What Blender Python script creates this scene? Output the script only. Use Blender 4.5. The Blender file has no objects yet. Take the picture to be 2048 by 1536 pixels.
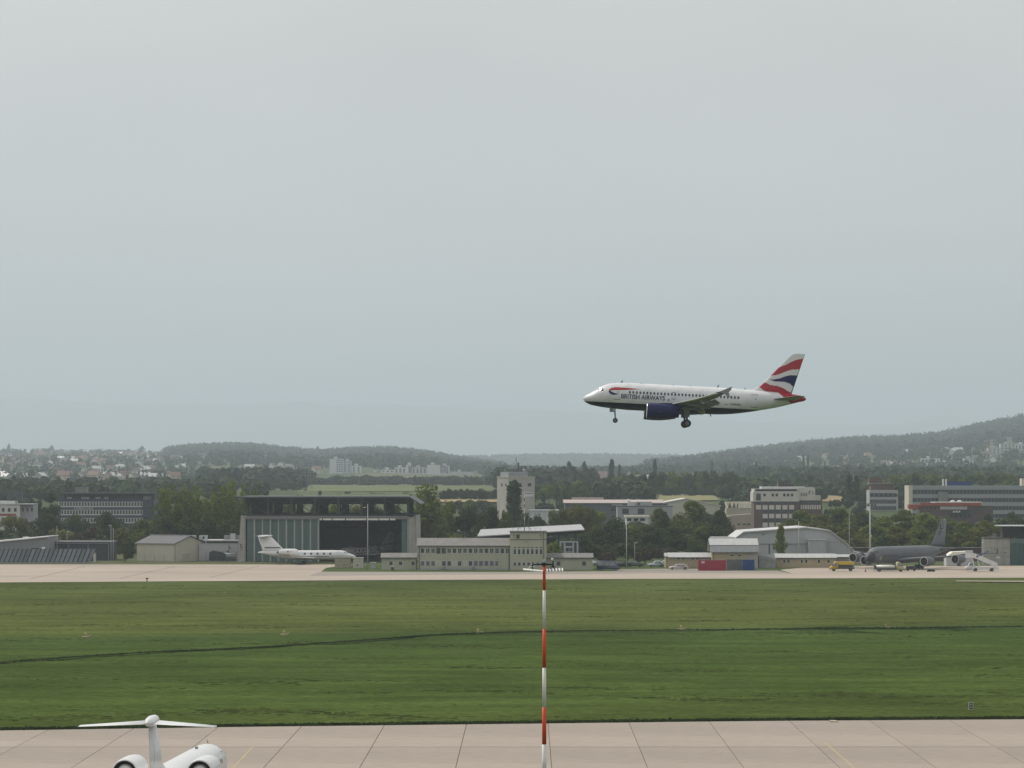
import bpy, bmesh, math, random
import numpy as np
from mathutils import Vector, Matrix, Euler
random.seed(7); RNG = np.random.default_rng(11)
R = math.radians; PI = math.pi

# ------------------------------------------------------------------ camera, sky, sun, exposure
scene = bpy.context.scene
F = 7100.0            # focal length in photo pixels (2048 wide)
HC = 22.5             # eye height above the apron
HY = 955.0            # eye level row in the photo
CX = 1024.0
cam = bpy.data.cameras.new('camera'); cam_o = bpy.data.objects.new('camera', cam)
scene.collection.objects.link(cam_o); scene.camera = cam_o
cam.sensor_width = 36.0; cam.lens = 36.0 * F / 2048.0
cam.shift_y = (HY - 768.0) / 2048.0
cam.clip_start = 1.0; cam.clip_end = 80000.0
cam_o.location = (0, 0, HC); cam_o.rotation_euler = (R(90), 0, 0)

SUN_EL, SUN_AZ = R(50), R(-52)      # azimuth from the view direction (+Y), negative = left
sdir = Vector((math.sin(SUN_AZ) * math.cos(SUN_EL), math.cos(SUN_AZ) * math.cos(SUN_EL), math.sin(SUN_EL)))
world = bpy.data.worlds.new('World'); scene.world = world; world.use_nodes = True
wn = world.node_tree.nodes; wl = world.node_tree.links
wn.clear()
w_out = wn.new('ShaderNodeOutputWorld'); w_bg = wn.new('ShaderNodeBackground')
w_sky = wn.new('ShaderNodeTexSky'); w_sky.sky_type = 'NISHITA'; w_sky.sun_disc = False
w_sky.sun_elevation = SUN_EL; w_sky.sun_rotation = SUN_AZ
w_sky.air_density = 1.0; w_sky.dust_density = 6.0; w_sky.ozone_density = 1.0; w_sky.altitude = 390
w_hsv = wn.new('ShaderNodeHueSaturation'); w_hsv.inputs['Saturation'].default_value = 0.03
w_bg.inputs["Strength"].default_value = 0.148
# thin high cloud veil: even grey with soft, very large patches
w_tc = wn.new('ShaderNodeTexCoord'); w_nz = wn.new('ShaderNodeTexNoise'); w_nz.inputs['Scale'].default_value = 5.0; w_nz.inputs['Detail'].default_value = 3.0
w_mp = wn.new('ShaderNodeMapping'); w_mp.inputs['Scale'].default_value = (1, 1, 2.2); wl.new(w_tc.outputs['Generated'], w_mp.inputs[0]); wl.new(w_mp.outputs[0], w_nz.inputs['Vector'])
w_rp = wn.new('ShaderNodeValToRGB'); w_rp.color_ramp.elements[0].position = .3; w_rp.color_ramp.elements[1].position = .7
w_rp.color_ramp.elements[0].color = (5.35, 5.28, 5.05, 1); w_rp.color_ramp.elements[1].color = (6.35, 6.25, 5.95, 1); wl.new(w_nz.outputs['Fac'], w_rp.inputs[0])
w_mix = wn.new('ShaderNodeMix'); w_mix.data_type = 'RGBA'; w_mix.inputs[0].default_value = .88
wl.new(w_sky.outputs[0], w_hsv.inputs['Color']); wl.new(w_hsv.outputs[0], w_mix.inputs[6]); 
w_sz = wn.new('ShaderNodeSeparateXYZ'); wl.new(w_tc.outputs['Generated'], w_sz.inputs[0])
w_el = wn.new('ShaderNodeMapRange'); w_el.inputs['To Min'].default_value = .97; w_el.inputs['To Max'].default_value = 1.15; wl.new(w_sz.outputs[2], w_el.inputs[0])   # overcast skies brighten towards the zenith
w_ml = wn.new('ShaderNodeMix'); w_ml.data_type = 'RGBA'; w_ml.blend_type = 'MULTIPLY'; w_ml.inputs[0].default_value = 1.0
wl.new(w_rp.outputs[0], w_ml.inputs[6]); wl.new(w_el.outputs[0], w_ml.inputs[7])
wl.new(w_ml.outputs[2], w_mix.inputs[7]); wl.new(w_mix.outputs[2], w_bg.inputs['Color'])
wl.new(w_bg.outputs[0], w_out.inputs['Surface'])
sun = bpy.data.lights.new('sun', 'SUN'); sun.energy = 3.7; sun.angle = R(1.0); sun.color = (1.0, 0.93, 0.83)
sun_o = bpy.data.objects.new('sun', sun); scene.collection.objects.link(sun_o)
sun_o.rotation_euler = (-sdir).to_track_quat('-Z', 'Y').to_euler()
scene.view_settings.view_transform = 'Standard'; scene.view_settings.look = 'None'
scene.view_settings.exposure = -0.26; scene.view_settings.gamma = 1.0
scene.view_settings.use_curve_mapping = False
scene.render.engine = 'CYCLES'
cy = scene.cycles
cy.use_denoising = True; cy.max_bounces = 6; cy.diffuse_bounces = 3; cy.glossy_bounces = 3
cy.transmission_bounces = 4; cy.transparent_max_bounces = 8; cy.volume_bounces = 2
cy.caustics_reflective = False; cy.caustics_refractive = False; cy.sample_clamp_indirect = 4.0
HAZE_DENSITY = 0.00009

# ------------------------------------------------------------------ helpers
COL = scene.collection
def at(px, py, D):
    return Vector(((px - CX) / F * D, D, HC - (py - HY) / F * D))
def gd(py, z=0.0):
    return (HC - z) * F / (py - HY)
def gp(px, py, z=0.0):
    D = gd(py, z); return Vector(((px - CX) / F * D, D, z))

class MB:
    """collects shapes that become one mesh"""
    def __init__(s): s.v = []; s.f = []; s.m = []
    def add(s, vs, fs, mi=0):
        o = len(s.v); s.v.extend([tuple(p) for p in vs])
        for f in fs: s.f.append(tuple(i + o for i in f)); s.m.append(mi)
        return s
    def box(s, x0, x1, y0, y1, z0, z1, mi=0):
        vs = [(x, y, z) for z in (z0, z1) for y in (y0, y1) for x in (x0, x1)]
        return s.add(vs, [(0,2,3,1),(4,5,7,6),(0,1,5,4),(2,6,7,3),(0,4,6,2),(1,3,7,5)], mi)
    def bar(s, a, b, w, h=None, mi=0):
        a = Vector(a); b = Vector(b); d = (b - a)
        if d.length < 1e-6: return s
        d.normalize(); h = h or w
        up = Vector((0,0,1)) if abs(d.z) < .95 else Vector((0,1,0))
        x = d.cross(up).normalized(); y = x.cross(d).normalized()
        vs = [p + x*i*w/2 + y*j*h/2 for p in (a, b) for i, j in ((-1,-1),(1,-1),(1,1),(-1,1))]
        return s.add(vs, [(3,2,1,0),(4,5,6,7),(0,1,5,4),(1,2,6,5),(2,3,7,6),(3,0,4,7)], mi)
    def tube(s, pts, rad, n=8, mi=0, cap=True):
        pts = [Vector(p) for p in pts]
        if not hasattr(rad, '__len__'): rad = [rad] * len(pts)
        rings = []; o = len(s.v); prev = None
        for i, p in enumerate(pts):
            d = (pts[min(i+1, len(pts)-1)] - pts[max(i-1, 0)]).normalized()
            if prev is None:
                up = Vector((0,0,1)) if abs(d.z) < .9 else Vector((1,0,0))
                x = d.cross(up).normalized()
            else:
                x = (prev - d * prev.dot(d)).normalized()
            prev = x; y = d.cross(x)
            for k in range(n):
                a = 2*PI*k/n; s.v.append(tuple(p + (x*math.cos(a) + y*math.sin(a)) * rad[i]))
        for i in range(len(pts)-1):
            for k in range(n):
                a = o+i*n+k; b = o+i*n+(k+1) % n
                s.f.append((a, b, b+n, a+n)); s.m.append(mi)
        if cap:
            s.f.append(tuple(o+k for k in reversed(range(n)))); s.m.append(mi)
            e = o+(len(pts)-1)*n; s.f.append(tuple(e+k for k in range(n))); s.m.append(mi)
        return s
    def loft(s, rings, mi=0, cap=True, closed=True):
        o = len(s.v); n = len(rings[0])
        for r in rings: s.v.extend([tuple(p) for p in r])
        for i in range(len(rings)-1):
            for k in range(n if closed else n-1):
                a = o+i*n+k; b = o+i*n+(k+1) % n
                s.f.append((a, b, b+n, a+n)); s.m.append(mi)
        if cap:
            s.f.append(tuple(o+k for k in reversed(range(n)))); s.m.append(mi)
            e = o+(len(rings)-1)*n; s.f.append(tuple(e+k for k in range(n))); s.m.append(mi)
        return s
    def prism(s, poly, axis, a, b, mi=0):
        """polygon in the two other axes, extruded along axis from a to b"""
        def P(u, w, t): return {'x': (t, u, w), 'y': (u, t, w), 'z': (u, w, t)}[axis]
        n = len(poly); o = len(s.v)
        s.v.extend([P(u, w, a) for u, w in poly]); s.v.extend([P(u, w, b) for u, w in poly])
        s.f.append(tuple(o+i for i in reversed(range(n)))); s.f.append(tuple(o+n+i for i in range(n)))
        s.m += [mi, mi]
        for i in range(n):
            j = (i+1) % n; s.f.append((o+i, o+j, o+n+j, o+n+i)); s.m.append(mi)
        return s
    def lathe(s, prof, axis='x', c=(0,0,0), n=20, mi=0):
        """prof: (t along axis, radius)"""
        rings = []
        for t, r in prof:
            ring = []
            for k in range(n):
                a = 2*PI*k/n; u, w = r*math.cos(a), r*math.sin(a)
                p = {'x': (t, u, w), 'y': (u, t, w), 'z': (u, w, t)}[axis]
                ring.append((p[0]+c[0], p[1]+c[1], p[2]+c[2]))
            rings.append(ring)
        return s.loft(rings, mi, cap=False)
    def quad(s, a, b, c, d, mi=0): return s.add([a, b, c, d], [(0,1,2,3)], mi)
    def mesh(s, name, mats, smooth=False, fix=True):
        me = bpy.data.meshes.new(name); me.from_pydata(s.v, [], s.f)
        if not isinstance(mats, (list, tuple)): mats = [mats]
        for m in mats: me.materials.append(m)
        if len(mats) > 1: me.polygons.foreach_set('material_index', s.m)
        if fix:
            bm = bmesh.new(); bm.from_mesh(me); bmesh.ops.recalc_face_normals(bm, faces=bm.faces); bm.to_mesh(me); bm.free()
        if smooth: me.polygons.foreach_set('use_smooth', [True]*len(me.polygons))
        me.update(); return me
    def build(s, name, mats, parent=None, smooth=False, fix=True):
        return link(name, s.mesh(name, mats, smooth, fix), parent)

def link(name, me, parent=None, loc=None, rz=0.0):
    o = bpy.data.objects.new(name, me); COL.objects.link(o)
    if parent is not None: o.parent = parent
    if loc is not None: o.location = loc
    if rz: o.rotation_euler = (0, 0, rz)
    return o
def tag(o, label=None, cat=None, group=None, kind=None):
    if label: o['label'] = label
    if cat: o['category'] = cat
    if group: o['group'] = group
    if kind: o['kind'] = kind
    return o
def thing(name, label, cat, loc=(0,0,0), rz=0.0, group=None, rot=None):
    o = bpy.data.objects.new(name, None); COL.objects.link(o); o.empty_display_size = .5
    o.location = loc; o.rotation_euler = rot if rot is not None else (0, 0, rz)
    return tag(o, label, cat, group)
KIDS = {}
def copy_tree(o, parent=None):
    c = o.copy(); COL.objects.link(c); c.parent = parent
    for ch in [x for x in ALLCH(o)]: copy_tree(ch, c)
    return c
def ALLCH(o): return list(o.children)

# ------------------------------------------------------------------ materials
MATS = {}
def mat(name, col, rough=.6, metal=0.0, var=.12, scale=1.0, spec=.35, bump=0.0, streak=None, coat=0.0, detail=4.0, objrand=0.0):
    if name in MATS: return MATS[name]
    m = bpy.data.materials.new(name); m.use_nodes = True
    nt = m.node_tree; n = nt.nodes; l = nt.links; b = n['Principled BSDF']
    b.inputs['Roughness'].default_value = rough; b.inputs['Metallic'].default_value = metal
    b.inputs['Specular IOR Level'].default_value = spec
    if coat: b.inputs['Coat Weight'].default_value = coat
    tc = n.new('ShaderNodeTexCoord'); src = tc.outputs['Object']
    if streak:
        mp = n.new('ShaderNodeMapping'); mp.inputs['Scale'].default_value = streak; l.new(src, mp.inputs[0]); src = mp.outputs[0]
    nz = n.new('ShaderNodeTexNoise'); nz.inputs['Scale'].default_value = scale; nz.inputs['Detail'].default_value = detail
    nz.inputs['Roughness'].default_value = .62
    l.new(src, nz.inputs['Vector'])
    rp = n.new('ShaderNodeValToRGB'); e = rp.color_ramp.elements
    lo = [max(0, c*(1-var)) for c in col]; hi = [min(1, c*(1+var)) for c in col]
    e[0].position = .3; e[1].position = .7; e[0].color = (*lo, 1); e[1].color = (*hi, 1)
    l.new(nz.outputs['Fac'], rp.inputs[0]); out = rp.outputs[0]
    if objrand:
        oi = n.new('ShaderNodeObjectInfo'); mr = n.new('ShaderNodeMapRange')
        mr.inputs['To Min'].default_value = 1-objrand; mr.inputs['To Max'].default_value = 1+objrand
        l.new(oi.outputs['Random'], mr.inputs[0])
        h = n.new('ShaderNodeHueSaturation'); l.new(mr.outputs[0], h.inputs['Value']); l.new(out, h.inputs['Color']); out = h.outputs[0]
    l.new(out, b.inputs['Base Color'])
    if bump:
        bp = n.new('ShaderNodeBump'); bp.inputs['Strength'].default_value = bump; bp.inputs['Distance'].default_value = .05
        l.new(nz.outputs['Fac'], bp.inputs['Height']); l.new(bp.outputs[0], b.inputs['Normal'])
    MATS[name] = m; return m
def glassmat(name, col=(.03,.04,.05), rough=.12):
    return mat(name, col, rough, spec=.6, var=.35, scale=.35)
# ------------------------------------------------------------------ terrain
def interp(px, pts):
    return np.interp(px, [p[0] for p in pts], [p[1] for p in pts])
RIDGE = [(-3000,905),(-600,905),(0,906),(330,909),(380,903),(450,900),(500,900),(560,908),(640,914),(700,909),(780,908),(850,915),(900,924),(1000,938),(1100,948),(1250,944),(1340,934),(1400,927),(1500,913),(1600,902),(1700,893),(1800,889),(1880,883),(1950,867),(2048,848),(2400,815),(5000,815)]
FAR = [(-3000,920),(700,921),(900,922),(1000,919),(1150,917),(1300,918),(1420,922),(1700,922),(5000,920)]
ALB = [(-3000,792),(-300,792),(0,796),(60,799),(200,806),(350,809),(500,811),(560,806),(620,802),(650,810),(800,811),(900,815),(1024,818),(1100,822),(1300,832),(1500,846),(1700,852),(1820,846),(1885,832),(1960,848),(2048,860),(2600,858),(5000,850)]
def zpy(py, D): return HC - (py - HY) / F * D
DK = [-300, 900, 1000, 1250, 1700, 1900, 2300, 3400, 5600, 8000, 9300, 12500, 16500, 30000, 42000, 46000, 50000]
def knots(px):
    r = interp(px, RIDGE); fa = interp(px, FAR); al = interp(px, ALB)
    zr = zpy(r, 8000); zf = zpy(fa, 12500); za = zpy(al, 42000)
    left = np.clip((1000 - px) / 500, 0, 1)
    z3 = 20 + 0*px; z36 = 20 + (zr - 20) * .5
    return [0*px, 0*px, .4+0*px, 4+0*px, 11.5+0*px, 12.5+0*px, 14.5+0*px, z3, z36, zr, np.minimum(zr*.85, 60), zf, zf*.7, 90+0*px, za, za*.97, za*.9]
def gz(X, D):
    X = np.asarray(X, float); D = np.asarray(D, float)
    px = CX + F * X / np.maximum(D, 300)
    K = knots(px); out = np.zeros(np.broadcast(X, D).shape)
    D = np.broadcast_to(D, out.shape)
    for i in range(len(DK)-1):
        a, b = DK[i], DK[i+1]; t = np.clip((D-a)/(b-a), 0, 1); t = t*t*(3-2*t) if a >= 900 else t
        z = np.broadcast_to(K[i], out.shape)*(1-t) + np.broadcast_to(K[i+1], out.shape)*t
        out = np.where((D >= a) & (D <= b+1e-6), z, out)
    return out
def gz1(X, D): return float(gz(np.array([X]), np.array([D]))[0])

def principled(m): return m.node_tree.nodes['Principled BSDF']
def terrain_mat():
    m = bpy.data.materials.new('farmland'); m.use_nodes = True; nt = m.node_tree; n = nt.nodes; l = nt.links; b = principled(m)
    b.inputs['Roughness'].default_value = .95; b.inputs['Specular IOR Level'].default_value = .1
    tc = n.new('ShaderNodeTexCoord')
    mp = n.new('ShaderNodeMapping'); mp.inputs['Scale'].default_value = (.006, .0025, .0); l.new(tc.outputs['Object'], mp.inputs[0])
    vo = n.new('ShaderNodeTexVoronoi'); vo.inputs['Scale'].default_value = 1.0; l.new(mp.outputs[0], vo.inputs['Vector'])
    rp = n.new('ShaderNodeValToRGB'); rp.color_ramp.interpolation = 'CONSTANT'
    cols = [(0,(.045,.065,.025)),(.3,(.06,.08,.03)),(.5,(.09,.09,.04)),(.62,(.05,.07,.026)),(.8,(.075,.085,.035))]
    el = rp.color_ramp.elements
    while len(el) < len(cols): el.new(.5)
    for e, (p, c) in zip(el, cols): e.position = p; e.color = (*c, 1)
    sp = n.new('ShaderNodeSeparateColor'); l.new(vo.outputs['Color'], sp.inputs[0]); l.new(sp.outputs[0], rp.inputs[0])
    nz = n.new('ShaderNodeTexNoise'); nz.inputs['Scale'].default_value = .05; nz.inputs['Detail'].default_value = 6; l.new(tc.outputs['Object'], nz.inputs['Vector'])
    mr = n.new('ShaderNodeMapRange'); mr.inputs['To Min'].default_value = .75; mr.inputs['To Max'].default_value = 1.25; l.new(nz.outputs[0], mr.inputs[0])
    h = n.new('ShaderNodeHueSaturation'); l.new(rp.outputs[0], h.inputs['Color']); l.new(mr.outputs[0], h.inputs['Value']); l.new(h.outputs[0], b.inputs['Base Color'])
    return m
def make_ground():
    us = np.concatenate([np.linspace(-1.6, -.2, 15)[:-1], np.linspace(-.2, .2, 221), np.linspace(.2, 1.6, 15)[1:]])
    Ds = np.concatenate([[-300, 0, 300, 600, 850], np.linspace(900, 2400, 40), np.linspace(2450, 9300, 100), np.linspace(9600, 16500, 24), np.linspace(17200, 46000, 60), [50000]])
    U, D = np.meshgrid(us, Ds); X = U * np.maximum(D, 900)
    px = CX + F*U
    Z = gz(X, D)
    bumpy = 3.0*np.sin(px/37.0)*np.sin(D/310.0) * np.clip((D-8500)/3000, 0, 1) + 7*np.sin(px/61+1)*np.clip((D-30000)/9000, 0, 1)
    Z = Z + bumpy - .03
    nv, nu = U.shape
    v = np.stack([X, D, Z], -1).reshape(-1, 3)
    idx = np.arange(nv*nu).reshape(nv, nu)
    f = np.stack([idx[:-1,:-1], idx[:-1,1:], idx[1:,1:], idx[1:,:-1]], -1).reshape(-1, 4)
    me = bpy.data.meshes.new('ground'); me.from_pydata(v.tolist(), [], f.tolist()); me.materials.append(terrain_mat())
    me.polygons.foreach_set('use_smooth', [True]*len(me.polygons))
    o = link('ground', me); tag(o, 'rolling farmland and hills behind the airfield', None, None, 'structure'); return o
make_ground()

# grass and concrete
def N(nt, t, **kw):
    x = nt.nodes.new(t)
    for k, v in kw.items():
        if k in x.inputs: x.inputs[k].default_value = v
        else: setattr(x, k, v)
    return x
def grass_mat():
    m = bpy.data.materials.new('mown_grass'); m.use_nodes = True; nt = m.node_tree; l = nt.links; b = principled(m)
    b.inputs['Roughness'].default_value = 1.0; b.inputs['Specular IOR Level'].default_value = 0.0
    tc = N(nt, 'ShaderNodeTexCoord'); sx = N(nt, 'ShaderNodeSeparateXYZ'); l.new(tc.outputs['Object'], sx.inputs[0])
    def noise(scale, sc3, detail=5, rough=.6):
        mp = N(nt, 'ShaderNodeMapping'); mp.inputs['Scale'].default_value = sc3; l.new(tc.outputs['Object'], mp.inputs[0])
        z = N(nt, 'ShaderNodeTexNoise'); z.inputs['Scale'].default_value = scale; z.inputs['Detail'].default_value = detail; z.inputs['Roughness'].default_value = rough
        l.new(mp.outputs[0], z.inputs['Vector']); return z.outputs['Fac']
    big = noise(.02, (1, .55, 1), 3); mid = noise(.12, (.35, 1, 1), 5); fine = noise(1.5, (.5, 1.0, 1), 6, .75); tiny = noise(5, (.7, 1, 1), 3, .7)
    # depth bands: fresh green in front, drier green beyond the mowing line
    rp = N(nt, 'ShaderNodeValToRGB'); el = rp.color_ramp.elements
    stops = [(0,(.062,.086,.023)),(.12,(.054,.082,.020)),(.30,(.050,.079,.020)),(.405,(.048,.075,.022)),(.435,(.070,.092,.027)),(.52,(.080,.097,.028)),(.8,(.074,.094,.029)),(1,(.064,.084,.028))]
    while len(el) < len(stops): el.new(.5)
    for e, (p, c) in zip(el, stops): e.position = p; e.color = (*c, 1)
    mr = N(nt, 'ShaderNodeMapRange'); mr.inputs['From Min'].default_value = 320; mr.inputs['From Max'].default_value = 790
    mm = N(nt, 'ShaderNodeMath', operation='MULTIPLY_ADD'); mm.inputs[1].default_value = 16; l.new(big, mm.inputs[0])
    mx = N(nt, 'ShaderNodeMath', operation='MULTIPLY_ADD'); mx.inputs[1].default_value = -.30; l.new(sx.outputs[0], mx.inputs[0]); mx.inputs[2].default_value = -8
    l.new(mx.outputs[0], mm.inputs[2])
    ad = N(nt, 'ShaderNodeMath', operation='ADD'); l.new(sx.outputs[1], ad.inputs[0]); l.new(mm.outputs[0], ad.inputs[1])
    l.new(ad.outputs[0], mr.inputs[0]); l.new(mr.outputs[0], rp.inputs[0])
    def mul(a, lo, hi, src, fmin=.3, fmax=.7):
        r = N(nt, 'ShaderNodeMapRange'); r.inputs['From Min'].default_value = fmin; r.inputs['From Max'].default_value = fmax
        r.inputs['To Min'].default_value = lo; r.inputs['To Max'].default_value = hi; l.new(src, r.inputs[0])
        h = N(nt, 'ShaderNodeHueSaturation'); l.new(a, h.inputs['Color']); l.new(r.outputs[0], h.inputs['Value']); return h.outputs[0]
    c = mul(rp.outputs[0], .8, 1.2, big); c = mul(c, .72, 1.25, mid); c = mul(c, .5, 1.5, fine); c = mul(c, .75, 1.25, tiny)
    # straw coloured patches
    mx2 = N(nt, 'ShaderNodeMix', data_type='RGBA'); r2 = N(nt, 'ShaderNodeMapRange'); r2.inputs['From Min'].default_value = .58; r2.inputs['From Max'].default_value = .78; r2.inputs['To Max'].default_value = .5
    l.new(mid, r2.inputs[0]); l.new(r2.outputs[0], mx2.inputs[0]); l.new(c, mx2.inputs[6]); mx2.inputs[7].default_value = (.085,.1,.03,1)
    l.new(mx2.outputs[2], b.inputs['Base Color'])
    bp = N(nt, 'ShaderNodeBump'); bp.inputs['Strength'].default_value = .5; bp.inputs['Distance'].default_value = .15; l.new(fine, bp.inputs['Height']); l.new(bp.outputs[0], b.inputs['Normal'])
    return m
GRASS = grass_mat()
def concrete_mat(name, col, var=.12, stain=.35):
    m = bpy.data.materials.new(name); m.use_nodes = True; nt = m.node_tree; l = nt.links; b = principled(m)
    b.inputs['Roughness'].default_value = .75; b.inputs['Specular IOR Level'].default_value = .3
    tc = N(nt, 'ShaderNodeTexCoord')
    def noise(scale, sc3, detail=5):
        mp = N(nt, 'ShaderNodeMapping'); mp.inputs['Scale'].default_value = sc3; l.new(tc.outputs['Object'], mp.inputs[0])
        z = N(nt, 'ShaderNodeTexNoise'); z.inputs['Scale'].default_value = scale; z.inputs['Detail'].default_value = detail; z.inputs['Roughness'].default_value = .65
        l.new(mp.outputs[0], z.inputs['Vector']); return z.outputs['Fac']
    a = noise(.035, (.6,1,1), 6); f = noise(1.5, (.5,1,1), 5); s = noise(.22, (.12,1,1), 6)
    oi = N(nt, 'ShaderNodeObjectInfo')
    rp = N(nt, 'ShaderNodeValToRGB'); e = rp.color_ramp.elements; e[0].position = .3; e[1].position = .7
    e[0].color = (*[c*(1-var) for c in col], 1); e[1].color = (*[c*(1+var) for c in col], 1); l.new(a, rp.inputs[0])
    c = rp.outputs[0]
    for src, lo, hi, f0, f1 in ((f, .9, 1.1, .3, .7), (s, 1.0, 1-stain, .58, .8), (oi.outputs['Random'], .95, 1.04, 0, 1)):
        r = N(nt, 'ShaderNodeMapRange'); r.inputs['From Min'].default_value = f0; r.inputs['From Max'].default_value = f1; r.inputs['To Min'].default_value = lo; r.inputs['To Max'].default_value = hi
        l.new(src, r.inputs[0]); h = N(nt, 'ShaderNodeHueSaturation'); l.new(c, h.inputs['Color']); l.new(r.outputs[0], h.inputs['Value']); c = h.outputs[0]
    l.new(c, b.inputs['Base Color'])
    bp = N(nt, 'ShaderNodeBump'); bp.inputs['Strength'].default_value = .15; bp.inputs['Distance'].default_value = .02; l.new(f, bp.inputs['Height']); l.new(bp.outputs[0], b.inputs['Normal'])
    return m
CONC_N = concrete_mat('apron_concrete', (.275,.236,.20), .17, .5)
CONC_F = concrete_mat('far_apron_concrete', (.335,.283,.235), .16, .35)
CONC_D = concrete_mat('worn_concrete', (.22,.195,.17), .15)
ASPH = concrete_mat('asphalt', (.075,.075,.078), .15)

def sheet(name, pts, z, m, label, thick=.0):
    mb = MB(); mb.add([(p[0], p[1], z) for p in pts], [tuple(range(len(pts)))])
    o = mb.build(name, m, fix=False); me = o.data
    if me.polygons[0].normal.z < 0: me.flip_normals()
    tag(o, label, None, None, 'structure'); return o
# ------------------------------------------------------------------ apron, taxiways and grass
def jx(k, D): return 3.29 + 7.427*k + .0044*(D - 324.7)
EDGE = [(-400,1466),(0,1461.5),(500,1454),(1000,1448.5),(1500,1442.5),(2048,1439),(2500,1436)]
def edge_D(X, lst):
    D = 330.0
    for _ in range(12): D = gd(interp(CX + F*X/D, lst))
    return float(D)
apron = sheet('apron', [(-75,150),(75,150),(75,edge_D(75,EDGE)-.3),(0,edge_D(0,EDGE)-.3),(-75,edge_D(-75,EDGE)-.3)], .0, mat('joint_tar',(.11,.095,.08),.9), 'concrete apron of large slabs below the camera')
def slab(k, d0, d1, front):
    g = .028; P = []
    a, b = jx(k, d0)+g, jx(k+1, d0)-g; c, d = jx(k+1, d1)-g, jx(k, d1)+g
    if front:
        P = [(a,d0+.14),(b,d0+.14),(c,edge_D(c,EDGE)-.35),(d,edge_D(d,EDGE)-.35)]
    else: P = [(a,d0+.14),(b,d0+.14),(c,d1-.14),(d,d1-.14)]
    cx = sum(p[0] for p in P)/4; cyy = sum(p[1] for p in P)/4
    dz = random.uniform(-.002,.002); mb = MB()
    top = [(p[0]-cx, p[1]-cyy, .05+dz) for p in P]; bot = [(p[0]-cx, p[1]-cyy, .006) for p in P]
    mb.add(bot+top, [(4,5,6,7),(0,1,5,4),(1,2,6,5),(2,3,7,6),(3,0,4,7)])
    o = mb.build('slab', CONC_N, apron); o.location = (cx, cyy, 0)
for k in range(-9, 9):
    for r, (d0, d1) in enumerate([(295.8,324.7),(266.9,295.8),(238,266.9),(209,238)]):
        slab(k, d0, d1, r == 0)
def stripe(px0, py0, px1, py1, w, m, name, label):
    a, b = gp(px0,py0,.055), gp(px1,py1,.055); d = (b-a).normalized(); n = Vector((-d.y,d.x,0))*w/2
    sheet(name, [a-n, b-n, b+n, a+n], .057, m, label)
YEL = mat('worn_yellow_paint', (.36,.29,.16), .7, var=.3, scale=3)
stripe(1649,1484,1725,1550,.18,YEL,'painted_line','faded yellow line painted on the apron at right')
stripe(505,1494,462,1540,.18,YEL,'painted_line','faded yellow line painted on the apron at left')

# grass field as a gently uneven sheet
FAR_E = [(-600,1168),(0,1166),(700,1161.5),(1300,1159),(2048,1156.5),(2700,1156)]
def make_field():
    us = np.linspace(-.22, .22, 260); ts = np.linspace(0, 1, 200)
    px = CX + F*us
    d0 = HC*F/(interp(px, EDGE)-HY); d1 = HC*F/(interp(px, FAR_E)-HY)
    D = d0[None,:]*(1-ts[:,None]) + d1[None,:]*ts[:,None]; X = us[None,:]*D
    Z = .10 + .05*np.sin(X*.11+D*.05)*np.sin(D*.31) + .05*np.sin(D*.13+2*np.sin(X*.03)) + RNG.normal(0,.018,D.shape)
    Z[0] = .02; Z[-1] = .02
    nv, nu = D.shape; v = np.stack([X,D,Z],-1).reshape(-1,3); idx = np.arange(nv*nu).reshape(nv,nu)
    f = np.stack([idx[:-1,:-1],idx[:-1,1:],idx[1:,1:],idx[1:,:-1]],-1).reshape(-1,4)
    me = bpy.data.meshes.new('grass_field'); me.from_pydata(v.tolist(),[],f.tolist()); me.materials.append(GRASS)
    me.polygons.foreach_set('use_smooth',[True]*len(me.polygons))
    tag(link('grass_field', me), 'wide mown grass field between the two aprons', None, None, 'structure')
make_field()
# narrow dark track curving through the grass
def ribbon(name, pts, w, z, m, label):
    P = [gp(*p) for p in pts]; mb = MB(); L = []; Rr = []
    for i, p in enumerate(P):
        d = (P[min(i+1,len(P)-1)]-P[max(i-1,0)]).normalized(); n = Vector((-d.y,d.x,0))*w/2
        L.append((p.x-n.x,p.y-n.y,z)); Rr.append((p.x+n.x,p.y+n.y,z))
    n = len(P); mb.add(L+Rr, [(i,i+1,n+i+1,n+i) for i in range(n-1)])
    o = mb.build(name, m, fix=False)
    if o.data.polygons[0].normal.z < 0: o.data.flip_normals()
    tag(o, label, None, None, 'structure')
TRACK = [(-300,1346),(0,1329),(150,1318),(300,1308),(430,1303),(560,1296),(660,1289),(750,1283),(830,1276),(900,1272),(1000,1268.5),(1100,1266.5),(1300,1264),(1600,1261),(2048,1256),(2400,1253)]
ribbon('path', TRACK, 1.0, .27, mat('dark_track',(.018,.024,.022),1.0,var=.35,scale=.8,spec=0.0), 'narrow dark track curving through the grass field')

# far side
def far_sheet(name, pts, z, m, label): sheet(name, [gp(*p)[:2] for p in pts], z, m, label)
far_sheet('taxiway', [(-500,1166.5),(0,1165),(700,1160.6),(1300,1158),(2048,1155.6),(2600,1155),(2600,1146.5),(1300,1147),(600,1152),(0,1153),(-500,1154)], .03, CONC_F, 'pale concrete taxiway on the far side of the grass')
far_sheet('hangar_apron', [(-500,1154.2),(0,1153.2),(617,1152),(642,1143.5),(652,1136),(690,1130),(840,1126),(840,1118),(400,1119),(-500,1127)], .03, CONC_F, 'pale concrete apron in front of the large hangar')
far_sheet('parking_apron', [(1583,1146.8),(2600,1146.3),(2600,1131),(1700,1132),(1600,1136),(1560,1140)], .03, CONC_F, 'pale concrete parking stand under the grey tanker')
far_sheet('service_road', [(617,1152),(1300,1147.2),(1582,1146.9),(1555,1141.5),(1300,1142),(1000,1144.5),(642,1143.5)], .035, CONC_D, 'darker worn service road behind the taxiway')
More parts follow.
